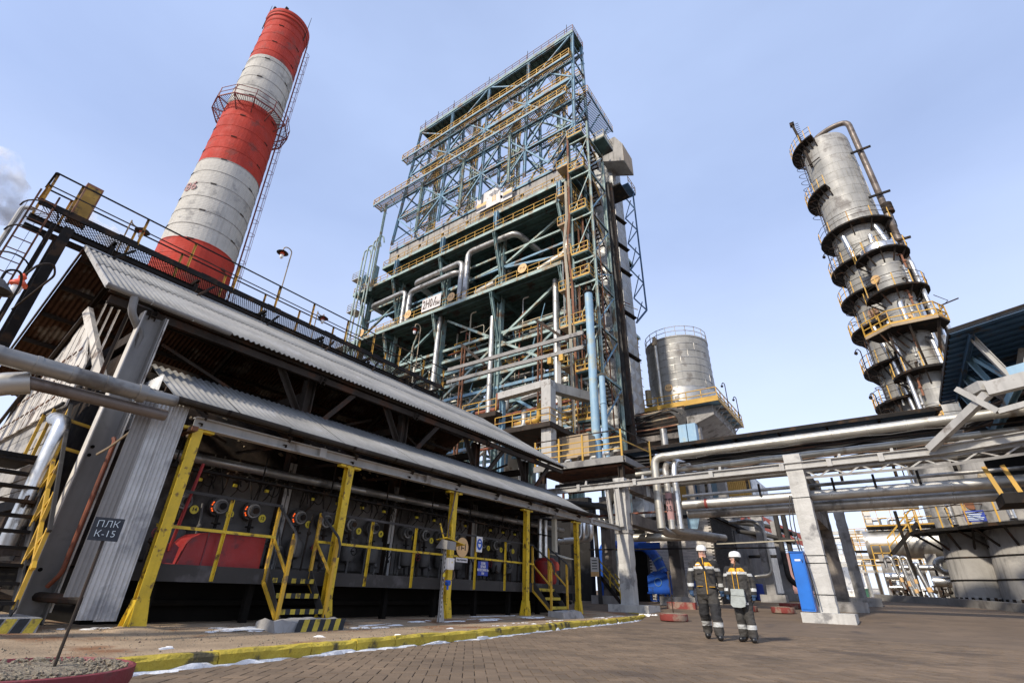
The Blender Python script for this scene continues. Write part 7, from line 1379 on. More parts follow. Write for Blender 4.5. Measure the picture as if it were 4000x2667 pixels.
mem('chord', cn, (4.55, 20.2, 6.9), (4.55, 26.6, 6.85), 0.2, 0.24, 'blue_steel', 'I'); mem('chord', cn, (4.0, 20.2, 8.7), (4.0, 27, 8.55), 0.14, 0.16, 'blue_dark', 'I')
mem('main_beam', cn, (3.75, 20.0, 6.75), (13, 16.2, 6.95), 0.3, 0.42, 'grey_light', 'B'); mem('main_beam', cn, (4.4, 20.1, 7.2), (13, 16.6, 7.5), 0.2, 0.3, 'blue_pipe', 'I')
mem('raking_strut', cn, (3.7, 20.0, 6.6), (2.0, 21.5, 5.45), 0.22, 0.22, 'grey_light', 'B'); mem('stub', cn, (3.4, 20.6, 6.9), (3.7, 20.0, 6.9), 0.25, 0.3, 'grey_light', 'B'); mem('link', cn, (3.1, 20.3, 7.0), (3.75, 19.9, 6.0), 0.16, 0.16, 'grey_light', 'B'); mem('link', cn, (3.75, 19.9, 6.0), (8, 18.3, 6.4), 0.14, 0.16, 'grey_light', 'B')
mem('hanger', cn, (6.3, 18.6, 7.0), (6.5, 18.4, 5.6), 0.12, 0.12, 'teal_light', 'I')
for i in range(26):
    z = 7.25+0.05*i; y0 = 21.5+rc_.uniform(0, 4); m = MB(); m.tube([(3.6, y0+0.8, 6.9), (4.6+rc_.uniform(0, 0.8), y0+0.2, 7.1+0.03*i), (5.6, y0-0.4, z), (8, y0-1.4, z+0.1), (13, y0-3.4, z+0.2)], 0.045, 5, 0.8); m.build('cable', 'cable' if i % 3 else 'cable_brown', cn)
for i in range(5): mem('cable_tray', cn, (4.8, 21.5+1.0*i, 7.1+0.2*(i % 2)), (13, 18.0+1.0*i, 7.3+0.2*(i % 2)), 0.4, 0.05, 'steel_black')
m = MB(); m.box(4.0, 12, 26.8, 26.9, 5.0, 8.6); m.build('back_sheet', 'bitumen', cn)
m = MB(); m.box(3.2, 12, 24.5, 26.5, 4.6, 4.7); m.build('lower_deck', 'steel_black', cn)
# small yellow-bracketed platform hanging at the right
hp = thing('hung_platform', (4.2, 22, 3.6), 'black hung platform with yellow brackets below the lower pipes', 'platform')
m = MB(); m.box(3.25, 6.5, 21.2, 22.6, 3.55, 3.85); m.build('deck', 'steel_black', hp)
for x in (3.3, 3.75): mem('bracket', hp, (x-0.1, 21.9, 4.8), (x+0.05, 21.8, 3.85), 0.12, 0.06, 'rail_yellow')
m = MB(); m.tube([(4.3, 22, 4.6), (6.5, 21.6, 4.6)], 0.3, 10); m.build('wool_wrap', 'wool', hp); mem('dark_frame', hp, (4.6, 21.5, 2.6), (5.1, 21.5, 5.2), 0.15, 0.15, 'blue_dark', 'I')
# ------------------------------------------------------------------ things under and behind the rack
bl = thing('blue_locker', (-2.72, 21.5, 0.4), 'tall bright blue steel locker leaning by the whitewashed column', 'locker')
m = MB(); m.box(-2.92, -2.50, 21.18, 21.62, 0.44, 2.28); m.build('body', 'blue_box', bl); m = MB(); m.box(-2.89, -2.53, 21.155, 21.178, 0.50, 2.22); d = m.build('door', 'blue_box', bl); m = MB(); m.box(-2.58, -2.56, 21.12, 21.155, 1.95, 2.05); m.build('latch', 'steel_black', d); m = MB(); m.box(-2.80, -2.62, 21.15, 21.154, 2.0, 2.06); m.build('scuff', 'white_clean', d); m = MB(); m.box(-2.94, -2.48, 21.14, 21.64, 2.28, 2.31); m.build('lid', 'blue_box', bl)
m = MB(); m.tube([(-2.5, 21.62, 4.3), (-2.62, 21.4, 3.0), (-2.45, 21.4, 1.8), (-2.4, 21.5, 0.6)], 0.02, 5, 0.5); m.tube([(-2.55, 21.62, 4.3), (-2.75, 21.4, 3.2), (-2.6, 21.4, 2.3)], 0.02, 5, 0.5); m.build('cable_drop', 'cable', None, 'black cables hanging down the whitewashed column', 'cable')
def tub(x, y, r, label, rod=None):
    g0 = gnd(y); t = thing('red_tub', (x, y, g0), label, 'tub'); m = MB(); m.lathe((x, y, g0), [(r*0.97, 0), (r, 0.03), (r, 0.20), (r*0.94, 0.21), (r*0.9, 0.18)], 28, caps=False); m.build('rim', 'red_kerb', t); m = MB(); m.lathe((x, y, g0), [(r*0.92, 0.18), (r*0.5, 0.23), (0.01, 0.24)], 24, caps=False); m.build('fill', 'gravel', t)
    if rod: m = MB(); m.tube([(x, y, g0+0.2), (x-0.03, y, g0+rod)], 0.018, 6); m.box(x-0.06, x+0.0, y-0.02, y+0.02, g0+rod-0.25, g0+rod); m.build('rod', 'steel_brown', t)
tub(-6.6, 18.9, 0.47, 'red and buff tub with a thin rusty rod at the kerb end', 1.55)
tub(-4.15, 25.1, 0.45, 'red tub on the paving in front of another tub'); tub(-4.4, 28.6, 0.45, 'red tub just behind the tub on the paving'); tub(-5.6, 25.2, 0.45, 'red tub between the blackened rack column and the paired tubs'); tub(-3.3, 28.0, 0.42, 'red tub beside the blue locker')
m = MB(); m.box(-9.0, -7.7, 25.0, 25.3, 0.25, 0.55); m.build('red_kerb', 'red_kerb', None, 'short red painted kerb block behind the pale column', 'kerb')
# brick building: white front; black side with its shade in the colour
bb = thing('brick_building', (-10.5, 38, 0.5), 'low brick building, white front and black side wall', 'building')
m = MB(); m.box(-13.5, -7.78, 30.03, 46, 0.3, 4.85); m.build('wall_core', 'mortar', bb)
m = MB(); m.box(-13.7, -7.6, 29.9, 46.2, 4.85, 5.0); m.build('roof', 'bitumen', bb)
cnt = 0; mm = {'w': MB(), 'd': MB()}; ub = MB(); ub.box(0, 0.24, 0, 0.03, 0, 0.062); ubw = ub.mesh('brick', 'brick_white')
for r in range(57):
    z = 0.42+0.077*r
    for k in range(23):
        x = -13.3+0.25*k+(0.125 if r % 2 else 0)
        if x+0.24 > -7.79: continue
        if x < -11.65: continue                                   # dark doorway and plant to its left
        if cnt < 300 and x > -11.3 and 0.9 < z < 4.0 and (x < -9.8 or x > -8.85): link('brick', ubw, (x, 30.0+rnd.uniform(-0.004, 0.004), z), bb); cnt += 1
        else: mm['w'].box(x, x+0.24, 30.0, 30.03, z, z+0.062)
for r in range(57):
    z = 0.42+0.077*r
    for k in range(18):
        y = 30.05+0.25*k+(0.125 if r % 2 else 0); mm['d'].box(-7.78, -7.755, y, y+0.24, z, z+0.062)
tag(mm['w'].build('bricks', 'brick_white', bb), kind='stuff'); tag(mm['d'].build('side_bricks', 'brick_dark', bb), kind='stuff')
m = MB(); m.box(-13.4, -11.7, 29.9, 30.02, 0.4, 4.8); m.build('dark_doorway', 'shade_black', bb)  # black slab painting the darkness of the opening
for i in range(7): m = MB(); m.box(-7.78, -7.72, 35+1.5*i, 36.46+1.5*i, 0.5, 4.6); m.build('side_sheet', 'slate_clad', bb)
m = MB(); m.box(-7.75, -5.6, 38, 38.6, 3.2, 3.35); m.build('side_canopy', 'bitumen', bb)
# blue fan with its duct
fn = thing('blower_fan', (-10.7, 29.2, 0.45), 'deep blue blower housing with arched blue duct', 'fan')
m = MB(); m.prism([(-11.35, 28.9, 0.95), (-10.15, 28.9, 0.95), (-10.15, 28.9, 1.75), (-10.6, 28.9, 2.0), (-10.95, 28.9, 2.0), (-11.35, 28.9, 1.75)], (0, 0.8, 0)); m.build('housing', 'blue_bright', fn)
m = MB(); m.box(-11.4, -10.1, 28.85, 29.75, 0.86, 0.95); m.box(-11.3, -10.2, 28.95, 29.65, 0.5, 0.56); [m.box(x, x+0.08, 28.95, 29.1, 0.5, 0.9) for x in (-11.3, -10.9, -10.5, -10.26)]; m.build('base_frame', 'blue_bright', fn)
m = MB(); m.tube([(-10.75+0.2*cos(a), 28.88, 1.45+0.2*sin(a)) for a in [2*pi*k/16 for k in range(17)]], 0.018, 5); m.build('inspection_ring', 'blue_steel', fn)
m = MB(); m.tube([(-10.55, 29.3, 1.9), (-10.8, 29.3, 2.6), (-11.4, 29.3, 3.35), (-14.0, 29.3, 3.4), (-14.2, 29.3, 3.0), (-14.2, 29.3, 0.5)], 0.28, 16, 0.6, seam=0.9); d = m.build('duct', 'blue_bright', fn)
for p, q in (((-10.62, 29.3, 2.05), (-10.66, 29.3, 2.12)), ((-10.78, 29.3, 2.55), (-10.82, 29.3, 2.62))): m = MB(); m.tube([p, q], 0.31, 16); m.build('flange', 'blue_steel', d)
m = MB(); m.box(-9.0, -8.55, 29.5, 29.9, 1.2, 2.3); m.build('blue_cabinet', 'blue_bright', None, 'small dark blue cabinet by the white brick wall', 'cabinet')
m = MB(); m.box(-11.2, -10.0, 27.6, 27.75, 3.0, 3.35); m.build('blue_girder', 'blue_bright', None, 'blue girder stub between rack and brick wall', 'girder')
m = MB(); m.prism([(-8.9, 29.5, 4.2), (-8.4, 29.5, 4.15), (-8.2, 29.5, 4.75), (-8.9, 29.5, 4.8)], (0, 0.05, 0)); m.build('hung_sheet', 'blue_pipe', None, 'torn pale blue sheet hanging above the brick wall', 'sheet')
# dark plant and stair in the gloom left of the fan
m = MB(); m.box(-24, -14.6, 28.5, 29, 0.3, 6.2); m.build('gloom_wall', 'bitumen', None, 'dark rear wall in the gloom behind the rack', 'wall')  # plain dark sheet closing the view behind the rack
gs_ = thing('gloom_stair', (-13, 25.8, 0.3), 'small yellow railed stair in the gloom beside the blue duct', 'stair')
m = MB(); m.bar((-13.0, 26.4, 1.6), (-11.9, 26.4, 0.4), 0.05, 0.18); m.bar((-13.0, 27.0, 1.6), (-11.9, 27.0, 0.4), 0.05, 0.18); m.build('stringer', 'steel_black', gs_)
m = MB()
for y in (26.4, 27.0):
    m.bar((-13.0, y, 2.4), (-11.9, y, 1.2), 0.05, 0.05); m.bar((-13, y, 2.0), (-11.9, y, 0.85), 0.04, 0.04)
    for t_ in (0, 0.5, 1): m.bar((-13+1.1*t_, y, 1.6-1.2*t_), (-13+1.1*t_, y, 2.5-1.2*t_), 0.05, 0.05)
m.build('railing', 'post_yellow', gs_)
t, c, u, v, n = board('notice_board', (-11.8, 23.4, 1.95), 0.42, 0.85, (1, 0, 0), 'white_clean', 'white notice with orange foot behind the last yellow post')
m = MB(); m.prism([c+n*0.01-u*0.21-v*0.42, c+n*0.01+u*0.21-v*0.42, c+n*0.01+u*0.21-v*0.22, c+n*0.01-u*0.21-v*0.22], n*0.004); m.build('orange_band', 'logo_orange', t)
for k in range(4): m = MB(); m.prism([c+n*0.01-u*0.14+v*(0.3-0.12*k), c+n*0.01+u*0.14+v*(0.3-0.12*k), c+n*0.01+u*0.14+v*(0.26-0.12*k), c+n*0.01-u*0.14+v*(0.26-0.12*k)], n*0.004); m.build('text_line', 'ink', t)
for i in range(6): m = MB(); m.tube([(-20+1.4*i, 26+0.3*(i % 2), 0.3), (-20+1.4*i, 26, 5.2)], 0.12, 8); m.build('dark_riser', 'dark_grey', None, 'dark riser pipe in the gloom behind the shed end', 'pipe', 'dark risers behind the shed')
mem('cable_ladder', rk, (-13.5, 26.2, 2.95), (-4.5, 28.8, 3.05), 0.12, 0.06, 'steel_black')
mem('cable_ladder', rk, (-7.5, 29.5, 3.35), (-1.8, 31, 3.6), 0.1, 0.06, 'beige_tray')
# pipes and frames between rack and far yard
for i, (x, y) in enumerate(((-5.15, 36), (-4.75, 36.2))): pipe('riser_pipe', [(x-0.15, y, 6), (x-0.15, y, 1.9), (x+0.2, y+0.6, 1.5), (x+1.2, y+1.5, 1.4)], 0.15, 'dark_grey', ('dark riser pipe bending at its foot', 'second dark riser pipe beside its twin')[i], seam=1.0)
pipe('riser_pipe', [(-7.6, 33.5, 4.9), (-6.2, 33.4, 4.95), (-5.7, 33.3, 4.5), (-5.7, 33.3, 2.0), (-6.6, 33.3, 1.9)], 0.10, 'silver', 'slim silver pipe bracketing the pale column', seam=0.8)
pipe('riser_pipe', [(-8, 36, 4.7), (-6.2, 36, 4.4), (-4.5, 36, 3.9)], 0.13, 'dark_grey', 'dark pipe sloping over the drum yard'); pipe('riser_pipe', [(-8, 37, 5.3), (-6.0, 37, 5.0), (-4.5, 37, 4.4)], 0.13, 'dark_grey', 'upper dark pipe sloping over the drum yard')
m = MB()
for x in (-7.4, -7.0): m.lathe((x, 37.2, gnd(37.2)), [(0.24, 0), (0.26, 0.02), (0.26, 0.85), (0.24, 0.88)], 16)
m = MB(); m.lathe((-6.95, 35.4, gnd(35.4)), [(0.24, 0), (0.27, 0.02), (0.27, 0.85), (0.24, 0.88)], 16); m.build('waste_drum', 'sign_blue', None, 'dark blue waste drum beside the pale rack column', 'drum', 'blue waste drums'); m = MB(); m.lathe((-7.5, 35.5, gnd(35.5)), [(0.24, 0), (0.27, 0.02), (0.27, 0.85), (0.24, 0.88)], 16); m.build('waste_drum', 'sign_blue', None, 'dark blue waste drum beside the pale rack column', 'drum', 'blue waste drums')
rf = thing('red_truss', (-7.5, 42, 4.5), 'rust red lattice truss over the black wall', 'truss')
for i in range(5):
    mem('chord', rf, (-9+0.9*i, 44, 7.4-0.55*i), (-8.1+0.9*i, 44, 6.85-0.55*i), 0.2, 0.2, 'red_steel'); mem('chord', rf, (-9+0.9*i, 44, 6.4-0.45*i), (-8.1+0.9*i, 44, 5.95-0.45*i), 0.2, 0.2, 'red_steel'); mem('lacing', rf, (-9+0.9*i, 44, 7.4-0.55*i), (-8.1+0.9*i, 44, 5.95-0.45*i), 0.14, 0.14, 'red_steel'); mem('lacing', rf, (-9+0.9*i, 44, 6.4-0.45*i), (-8.1+0.9*i, 44, 6.85-0.55*i), 0.14, 0.14, 'red_steel')
# far yard
m = MB(); m.box(-7.6, -5.0, 52, 58, 1.0, 4.4); fb = m.build('pink_building', 'pink_wall', None, 'small dusty pink building beyond the risers', 'building')
for i, x in enumerate((-7.2, -6.3, -5.5)): m = MB(); m.box(x, x+0.5, 51.95, 51.99, 1.9, 3.0); m.build('window', 'board_dark', fb)
ab = thing('amber_building', (-14, 62, 1.1), 'distant amber sheet-clad building above the lower pipes', 'building')
m = MB(); m.box(-22, -10.6, 60, 70, 1.0, 13.2); m.build('wall', 'silver_dull', ab); m = MB(); m.corr((-13.4, 59.97, 9.8), (1, 0, 0), (0, 0, 1), 2.7, 3.4, 0.2, 0.03, 0.01, 4); m.build('amber_sheet', 'amber_clad', ab)
for i in range(5): m = MB(); m.box(-20+1.3*i, -19.1+1.3*i, 59.94, 59.98, 9.9, 12.6); m.build('facade_strip', ('blue_pipe', 'amber_clad', 'blue_dark', 'tan_box', 'blue_pipe')[i], ab)
fr_ = thing('far_trestle', (-4, 75, 1.1), 'distant white pipe trestle across the snowy yard', 'trestle')
for z, mt in ((7.5, 'white_paint'), (5.3, 'white_paint'), (4.6, 'silver'), (8.2, 'silver')): mem('far_beam', fr_, (-22, 75, z), (6, 75, z), 0.5, 0.7 if mt == 'white_paint' else 0.4, mt)
for i in range(8): mem('far_post', fr_, (-21+3.6*i, 75, 1.0), (-21+3.6*i, 75, 8), 0.35, 0.35, 'white_paint')
for i, (x, y, z, w, mt) in enumerate([(-2.6, 62, 1.9, 2.0, 'white_paint'), (-4.6, 66, 1.7, 1.6, 'white_paint'), (0.5, 70, 2.1, 3.0, 'white_paint')]): m = MB(); m.box(x-w/2, x+w/2, y, y+2, 1.0, z); o = m.build('site_cabin', mt, None, ('white site cabin on the snow in front of the trestle', 'small white cabin beside the snow bank', 'long pale cabin behind the dark post')[i], 'cabin'); m = MB(); m.box(x-w/2-0.1, x+w/2+0.1, y-0.1, y+2.1, z, z+0.12); m.build('roof', 'snow', o)
m = MB(); m.box(-3.2, -2.4, 58, 59, 1.05, 1.75); o = m.build('green_skip', 'green_tarp', None, 'small green skip on the snow between the rack columns', 'skip'); m = MB(); m.box(-3.25, -2.35, 57.95, 59.05, 1.75, 1.82); m.build('lid', 'green_tarp', o)
for i in range(2):
    x = -4.6+0.5*i; m = MB(); m.tube([(x, 37.5, 1.6), (x+0.2, 37.2, 0.85)], 0.12, 8); m.build('green_hose_end', 'green_tarp', None, 'green wrapped hose end leaning at the risers', 'hose', 'green hose ends')
ft = thing('far_tank', (-9.5, 80, 1), 'distant pale storage tank with railing on top', 'tank')
m = MB(); m.lathe((-9.5, 84, 1), [(6, 0), (6, 5.2), (0.1, 6)], 32); m.build('shell', 'white_paint', ft); m = MB(); railing([(-9.5+5.9*cos(2*pi*k/16), 84+5.9*sin(2*pi*k/16), 6.2) for k in range(17)], 1.1, 9, 0.05, (0.5,), 0, m); m.build('railing', 'grey_light', ft)
pf2 = thing('far_platform', (-0.5, 60, 1), 'distant lattice pipe platform with yellow rails', 'platform')
for x in (-3, -1.4, 0.3, 2): mem('leg', pf2, (x, 58, 1), (x, 58, 6), 0.2, 0.2, 'steel_brown')
for z in (3.2, 4.4, 5.8): mem('beam', pf2, (-3, 58, z), (2.2, 58, z), 0.2, 0.25, 'grey_light'); m = MB(); railing([(-3, 57.8, z), (2.2, 57.8, z)], 1.0, 0.8, 0.03, (0.5,), 0, m); m.build('railing', 'rail_yellow', pf2)
for i in range(6): m = MB(); m.tube([(-3+0.8*i, 58.3, 1.2), (-3+0.8*i, 58.3, 3.8+0.3*(i % 3)), (-2.4+0.8*i, 58.3, 3.8+0.3*(i % 3))], 0.16, 8, 0.3); m.build('pipe_bend', 'silver', pf2)
# ------------------------------------------------------------------ people
def limb(m, pts, rad_, seg=10, fl=1.0):
    P_ = [Vector(p) for p in pts]; T = [(P_[min(i+1, len(P_)-1)]-P_[max(i-1, 0)]).normalized() for i in range(len(P_))]; x, y, _ = frame(T[0], (0, 1, 0)); rs = []
    for i, p in enumerate(P_):
        if i: q = T[i-1].rotation_difference(T[i]); x = q @ x; y = q @ y
        rs.append((p, x.copy(), y.copy()*fl, rad_[i]))
    m.rings(rs, seg); m.ico(P_[0], rad_[0]*0.98, 2); m.ico(P_[-1], rad_[-1]*0.98, 2)
def loft(m, rs, seg=20):
    q = []
    for cx_, cy_, z, rx, ry in rs:
        for k in range(seg): a = 2*pi*k/seg; q.append((cx_+rx*cos(a), cy_+ry*sin(a), z))
    n = len(rs); m.add(q, [(i*seg+k, i*seg+(k+1) % seg, (i+1)*seg+(k+1) % seg, (i+1)*seg+k) for i in range(n-1) for k in range(seg)]+[tuple(range(seg-1, -1, -1)), tuple((n-1)*seg+k for k in range(seg))], True)
def hand(m, w, s, curl, rot):
    """palm and five fingers hanging from wrist w; s=-1/1 side of the body"""
    R_ = Matrix.Rotation(rot, 3, 'Z'); T_ = lambda x, y, z: Vector(w)+R_ @ Vector((x*s, y, z))
    limb(m, [T_(0, 0, 0.02), T_(0, -0.006, -0.05), T_(0, -0.008, -0.095)], [0.030, 0.040, 0.036], 10, 0.62)
    for k, (dy, ln) in enumerate(((-0.032, 0.074), (-0.011, 0.084), (0.010, 0.078), (0.030, 0.062))):
        a = T_(0, dy, -0.09); b = T_(-0.012-0.01*curl, dy-0.004, -0.09-ln*0.45); c = T_(-0.03-0.02*curl, dy-0.002, -0.09-ln*0.80); d = T_(-0.05-0.02*curl, dy, -0.09-ln*0.98); limb(m, [a, b, c, d], [0.0115, 0.011, 0.010, 0.0085], 7)
    limb(m, [T_(0.0, -0.03, -0.03), T_(-0.015, -0.055, -0.065), T_(-0.025, -0.055, -0.10)], [0.014, 0.012, 0.0095], 7)
def person(name, loc, face, label, S, legs, arms, head_yaw, slim, reg):
    t = thing(name, loc, label, 'person'); m = MB()
    # trousers and boots
    for s, (hip, knee, ank, toe) in zip((-1, 1), legs):
        limb(m, [hip, knee, (ank[0], ank[1], ank[2]+0.04)], [0.122*slim, 0.108*slim, 0.092], 12)
        limb(m, [(ank[0], ank[1], ank[2]+0.26), (ank[0], ank[1], ank[2]+0.02)], [0.104*slim, 0.098], 12)
        limb(m, [(ank[0], ank[1]+0.03, ank[2]-0.02), ((ank[0]+toe[0])/2, (ank[1]+toe[1])/2, ank[2]-0.03), toe], [0.074, 0.070, 0.062], 10, 0.85)
    loft(m, [(0, 0, 0.74, 0.13*slim, 0.11*slim), (0, 0, 0.80, 0.20*slim, 0.15), (0, 0, 0.84, 0.225*slim, 0.172), (0, 0, 0.98, 0.222*slim, 0.165), (0, 0, 1.15, 0.213*slim, 0.158), (0, -0.005, 1.30, 0.220*slim, 0.155), (0, 0, 1.41, 0.212*slim, 0.138), (0, 0.005, 1.475, 0.165*slim, 0.115), (0, 0.01, 1.52, 0.118, 0.105), (0, 0.012, 1.56, 0.100, 0.10), (0, 0.012, 1.60, 0.094, 0.096)])
    for s, (sh, el, wr, rot) in zip((-1, 1), arms):
        limb(m, [sh, Vector(sh).lerp(Vector(el), 0.5), el, wr], [0.098*slim, 0.092*slim, 0.083*slim, 0.066], 12); hand(m, wr, s, 0.5, rot)
    hc = Vector((0, 0.0, 1.66)); Rh = Matrix.Rotation(head_yaw, 3, 'Z'); H_ = lambda x, y, z: hc+Rh @ Vector((x, y, z))
    m2 = MB(); m2.ico((0, 0, 0), 1, 3, (0.084, 0.100, 0.112)); m2.ico((0, -0.035, -0.055), 1, 2, (0.055, 0.06, 0.06)); m2.ico((0, -0.098, -0.012), 1, 2, (0.014, 0.022, 0.024)); m2.ico((0, -0.09, 0.012), 1, 2, (0.010, 0.014, 0.03)); m2.ico((0, -0.088, -0.085), 1, 2, (0.025, 0.02, 0.018)); m2.ico((0.079, 0.01, -0.005), 1, 2, (0.012, 0.022, 0.032)); m2.ico((-0.079, 0.01, -0.005), 1, 2, (0.012, 0.022, 0.032))
    m2.ico((0, -0.085, 0.03), 1, 2, (0.05, 0.018, 0.012))
    m.add([H_(*v) for v in m2.V], m2.F, True); limb(m, [(0, 0.01, 1.50), (0, 0.0, 1.62)], [0.062, 0.058], 12)
    ob = bpy.data.objects.new('tmp', m.mesh('tmp', 'grey_cloth')); COL.objects.link(ob)
    md = ob.modifiers.new('r', 'REMESH'); md.mode = 'VOXEL'; md.voxel_size = 0.0095; md.use_smooth_shade = True; sm = ob.modifiers.new('s', 'SMOOTH'); sm.factor = 0.5; sm.iterations = 2
    dg = bpy.context.evaluated_depsgraph_get(); me = bpy.data.meshes.new_from_object(ob.evaluated_get(dg)); bpy.data.objects.remove(ob)
    me.materials.clear(); names = reg(None, None, None); [me.materials.append(MATS[n]) for n in names]
    ih = Rh.inverted()
    for p in me.polygons: p.material_index = reg(p.center, p.normal, ih @ (p.center-hc)); p.use_smooth = True
    # cloth folds: small displacement
    import mathutils
    nrm = [v.normal.copy() for v in me.vertices]
    for v, vn in zip(me.vertices, nrm):
        if v.co.z < 1.5 and v.co.z > 0.12:
            n_ = mathutils.noise.noise(Vector((v.co.x*7, v.co.y*7, v.co.z*13)))+0.6*mathutils.noise.noise(Vector((v.co.x*16, v.co.y*16, v.co.z*26))); v.co += vn*0.013*n_
    b = bpy.data.objects.new('body', me); COL.objects.link(b); b.parent = t; b.matrix_parent_inverse = Matrix(); t.rotation_euler = (0, 0, face); t.scale = (S, S, S)
    def child(nm, mb, mat, head=False):
        if head: mb.V = [tuple(H_(*v)) for v in mb.V]
        me_ = mb.mesh(nm, mat); 
        if any(mb.S): me_.set_sharp_from_angle(angle=rad(45))
        o = bpy.data.objects.new(nm, me_); COL.objects.link(o); o.parent = t; return o
    # helmet with brim and chin strap, eyes, glasses, mouth
    hm = MB(); seg = 28; q = []; rows = [(0.045, 1.0), (0.06, 1.02), (0.10, 0.98), (0.135, 0.82), (0.158, 0.5), (0.166, 0.12)]
    for z, k in rows:
        for i in range(seg): a = 2*pi*i/seg; q.append((0.108*k*cos(a), 0.012+0.132*k*sin(a), z))
    hm.add(q, [(r*seg+i, r*seg+(i+1) % seg, (r+1)*seg+(i+1) % seg, (r+1)*seg+i) for r in range(len(rows)-1) for i in range(seg)]+[tuple((len(rows)-1)*seg+i for i in range(seg))], True)
    q = []
    for k, dz in ((1.0, 0.0), (1.16, -0.008)):
        for i in range(seg): a = 2*pi*i/seg; f_ = k if k == 1 else (1.06+0.22*max(0, -sin(a))**2); q.append((0.108*f_*cos(a), 0.012+0.132*f_*sin(a), 0.045+dz*(1 if k > 1 else 0)))
    hm.add(q, [(i, (i+1) % seg, seg+(i+1) % seg, seg+i) for i in range(seg)], True); child('helmet', hm, 'helmet', True)
    e = MB(); [e.ico((sx, -0.088, 0.008), 1, 1, (0.012, 0.007, 0.006)) for sx in (-0.03, 0.03)]; child('eyes', e, 'eye', True)
    e = MB(); e.ico((0, -0.094, -0.052), 1, 1, (0.024, 0.008, 0.006)); child('mouth', e, 'lips', True)
    e = MB(); [e.ico((sx, -0.085, 0.026), 1, 1, (0.018, 0.006, 0.004)) for sx in (-0.032, 0.032)]; child('brows', e, 'hair_red', True)
    e = MB()
    for sx in (-0.034, 0.034): e.tube([(sx+0.03*cos(a), -0.106+0.012*abs(cos(a)), 0.006+0.02*sin(a)) for a in [2*pi*k/12 for k in range(13)]], 0.003, 5)
    e.tube([(-0.066, -0.095, 0.01), (-0.085, 0.0, 0.012)], 0.003, 5); e.tube([(0.066, -0.095, 0.01), (0.085, 0.0, 0.012)], 0.003, 5); child('safety_glasses', e, 'goggle', True)
    e = MB(); [e.tube([(sx, 0.0, 0.05), (sx*0.98, -0.04, -0.05), (sx*0.3, -0.075, -0.115)], 0.006, 5) for sx in (-0.088, 0.088)]; child('chin_strap', e, 'black_cloth', True)
    return t, child
NM = ['grey_cloth', 'black_cloth', 'vest_yellow', 'reflect', 'skin', 'boot', 'glove_blue']
def region(man):
    def f(c, n, h):
        if c is None: return NM
        x, y, z = c
        if z > 1.535 and (h.length < 0.135 or z > 1.61):
            return 4 if (h.y < -0.030 and abs(h.x) < 0.074 and -0.115 < h.z < 0.07) else 1
        arm = abs(x) > (0.232 if z < 1.3 else 0.215)
        if z < 0.10: return 5
        if z < 0.80 and not (arm and z > 0.60):
            if 0.24 < z < 0.325: return 3
            if man: return 1 if 0.36 < z < 0.66 and y < 0.03 else 0
            return 1 if 0.70 < z else 0
        if arm:
            if z < 0.905: return 6 if z > 0.80 else 1
            if 0.985 < z < 1.045 or 1.29 < z < 1.345: return 3
            return 1 if (y < -0.0 and abs(x) < 0.275) or z > 1.36 or not man and z < 0.97 else 0
        if z > 1.50: return 1 if z < 1.53 else 0
        if y < 0.02:
            if 1.33 < z < 1.38: return 3
            if 1.38 <= z < 1.462 and 0.022 < abs(x) < 0.172-0.7*max(0, z-1.40): return 2
        if z > 1.385: return 1
        return 0
    return f
wk_l = ((-0.10, 0.02, 0.90), (-0.115, 0.05, 0.48), (-0.10, 0.24, 0.14), (-0.105, 0.11, 0.06)); wk_r = ((0.10, 0, 0.90), (0.12, -0.15, 0.50), (0.13, -0.22, 0.11), (0.145, -0.37, 0.055))
tm, cm = person('person', (-3.42, 12.07, 0.0), rad(14), 'person in dark grey workwear with yellow shoulders, diagonal strap and blue gloves', 1.0,
    (wk_l, wk_r), (((-0.205, 0.0, 1.425), (-0.30, -0.03, 1.16), (-0.32, -0.14, 0.935), 0.3), ((0.205, 0.0, 1.425), (0.285, 0.09, 1.16), (0.30, 0.08, 0.905), -0.3)), rad(8), 1.0, region(True))
def torso_y(x, z): return -0.158*math.sqrt(max(0.05, 1-(x/0.23)**2))-0.012
m = MB(); m.tube([(0.01, torso_y(0, z)-0.006*(z < 1.3), z) for z in (0.84, 1.0, 1.15, 1.3)]+[(0.0, -0.145, 1.40), (-0.005, -0.115, 1.49), (-0.01, -0.095, 1.57)], 0.008, 6); cm('zip', m, 'vest_yellow')
m = MB(); pts = [(-0.07, -0.10, 1.535), (-0.05, -0.14, 1.46)]+[(x, torso_y(x, 1.2)-0.006, 1.42-(x+0.03)*2.2) for x in (-0.02, 0.04, 0.10, 0.15, 0.19)]+[(0.232, -0.02, 0.92)]
for a, b in zip(pts, pts[1:]): m.bar(a, b, 0.045, 0.012, (0, -1, 0.1))
cm('bag_strap', m, 'black_cloth')
m = MB(); [m.prism([(x-0.06, torso_y(x, z)-0.006, z), (x+0.06, torso_y(x, z)-0.006, z), (x+0.06, torso_y(x, z)-0.006, z+h), (x-0.06, torso_y(x, z)-0.006, z+h)], (0, -0.01, 0)) for x, z, h in ((-0.11, 1.24, 0.05), (0.11, 1.24, 0.05), (-0.12, 0.99, 0.05), (0.12, 0.98, 0.05))]; cm('pocket_flaps', m, 'grey_cloth')
m = MB(); [m.prism([(x-0.06, torso_y(x, z)-0.02, z), (x+0.06, torso_y(x, z)-0.02, z), (x+0.06, torso_y(x, z)-0.02, z+0.008), (x-0.06, torso_y(x, z)-0.02, z+0.008)], (0, -0.006, 0)) for x, z in ((-0.12, 0.985), (0.12, 0.975))]; cm('pocket_piping', m, 'vest_yellow')
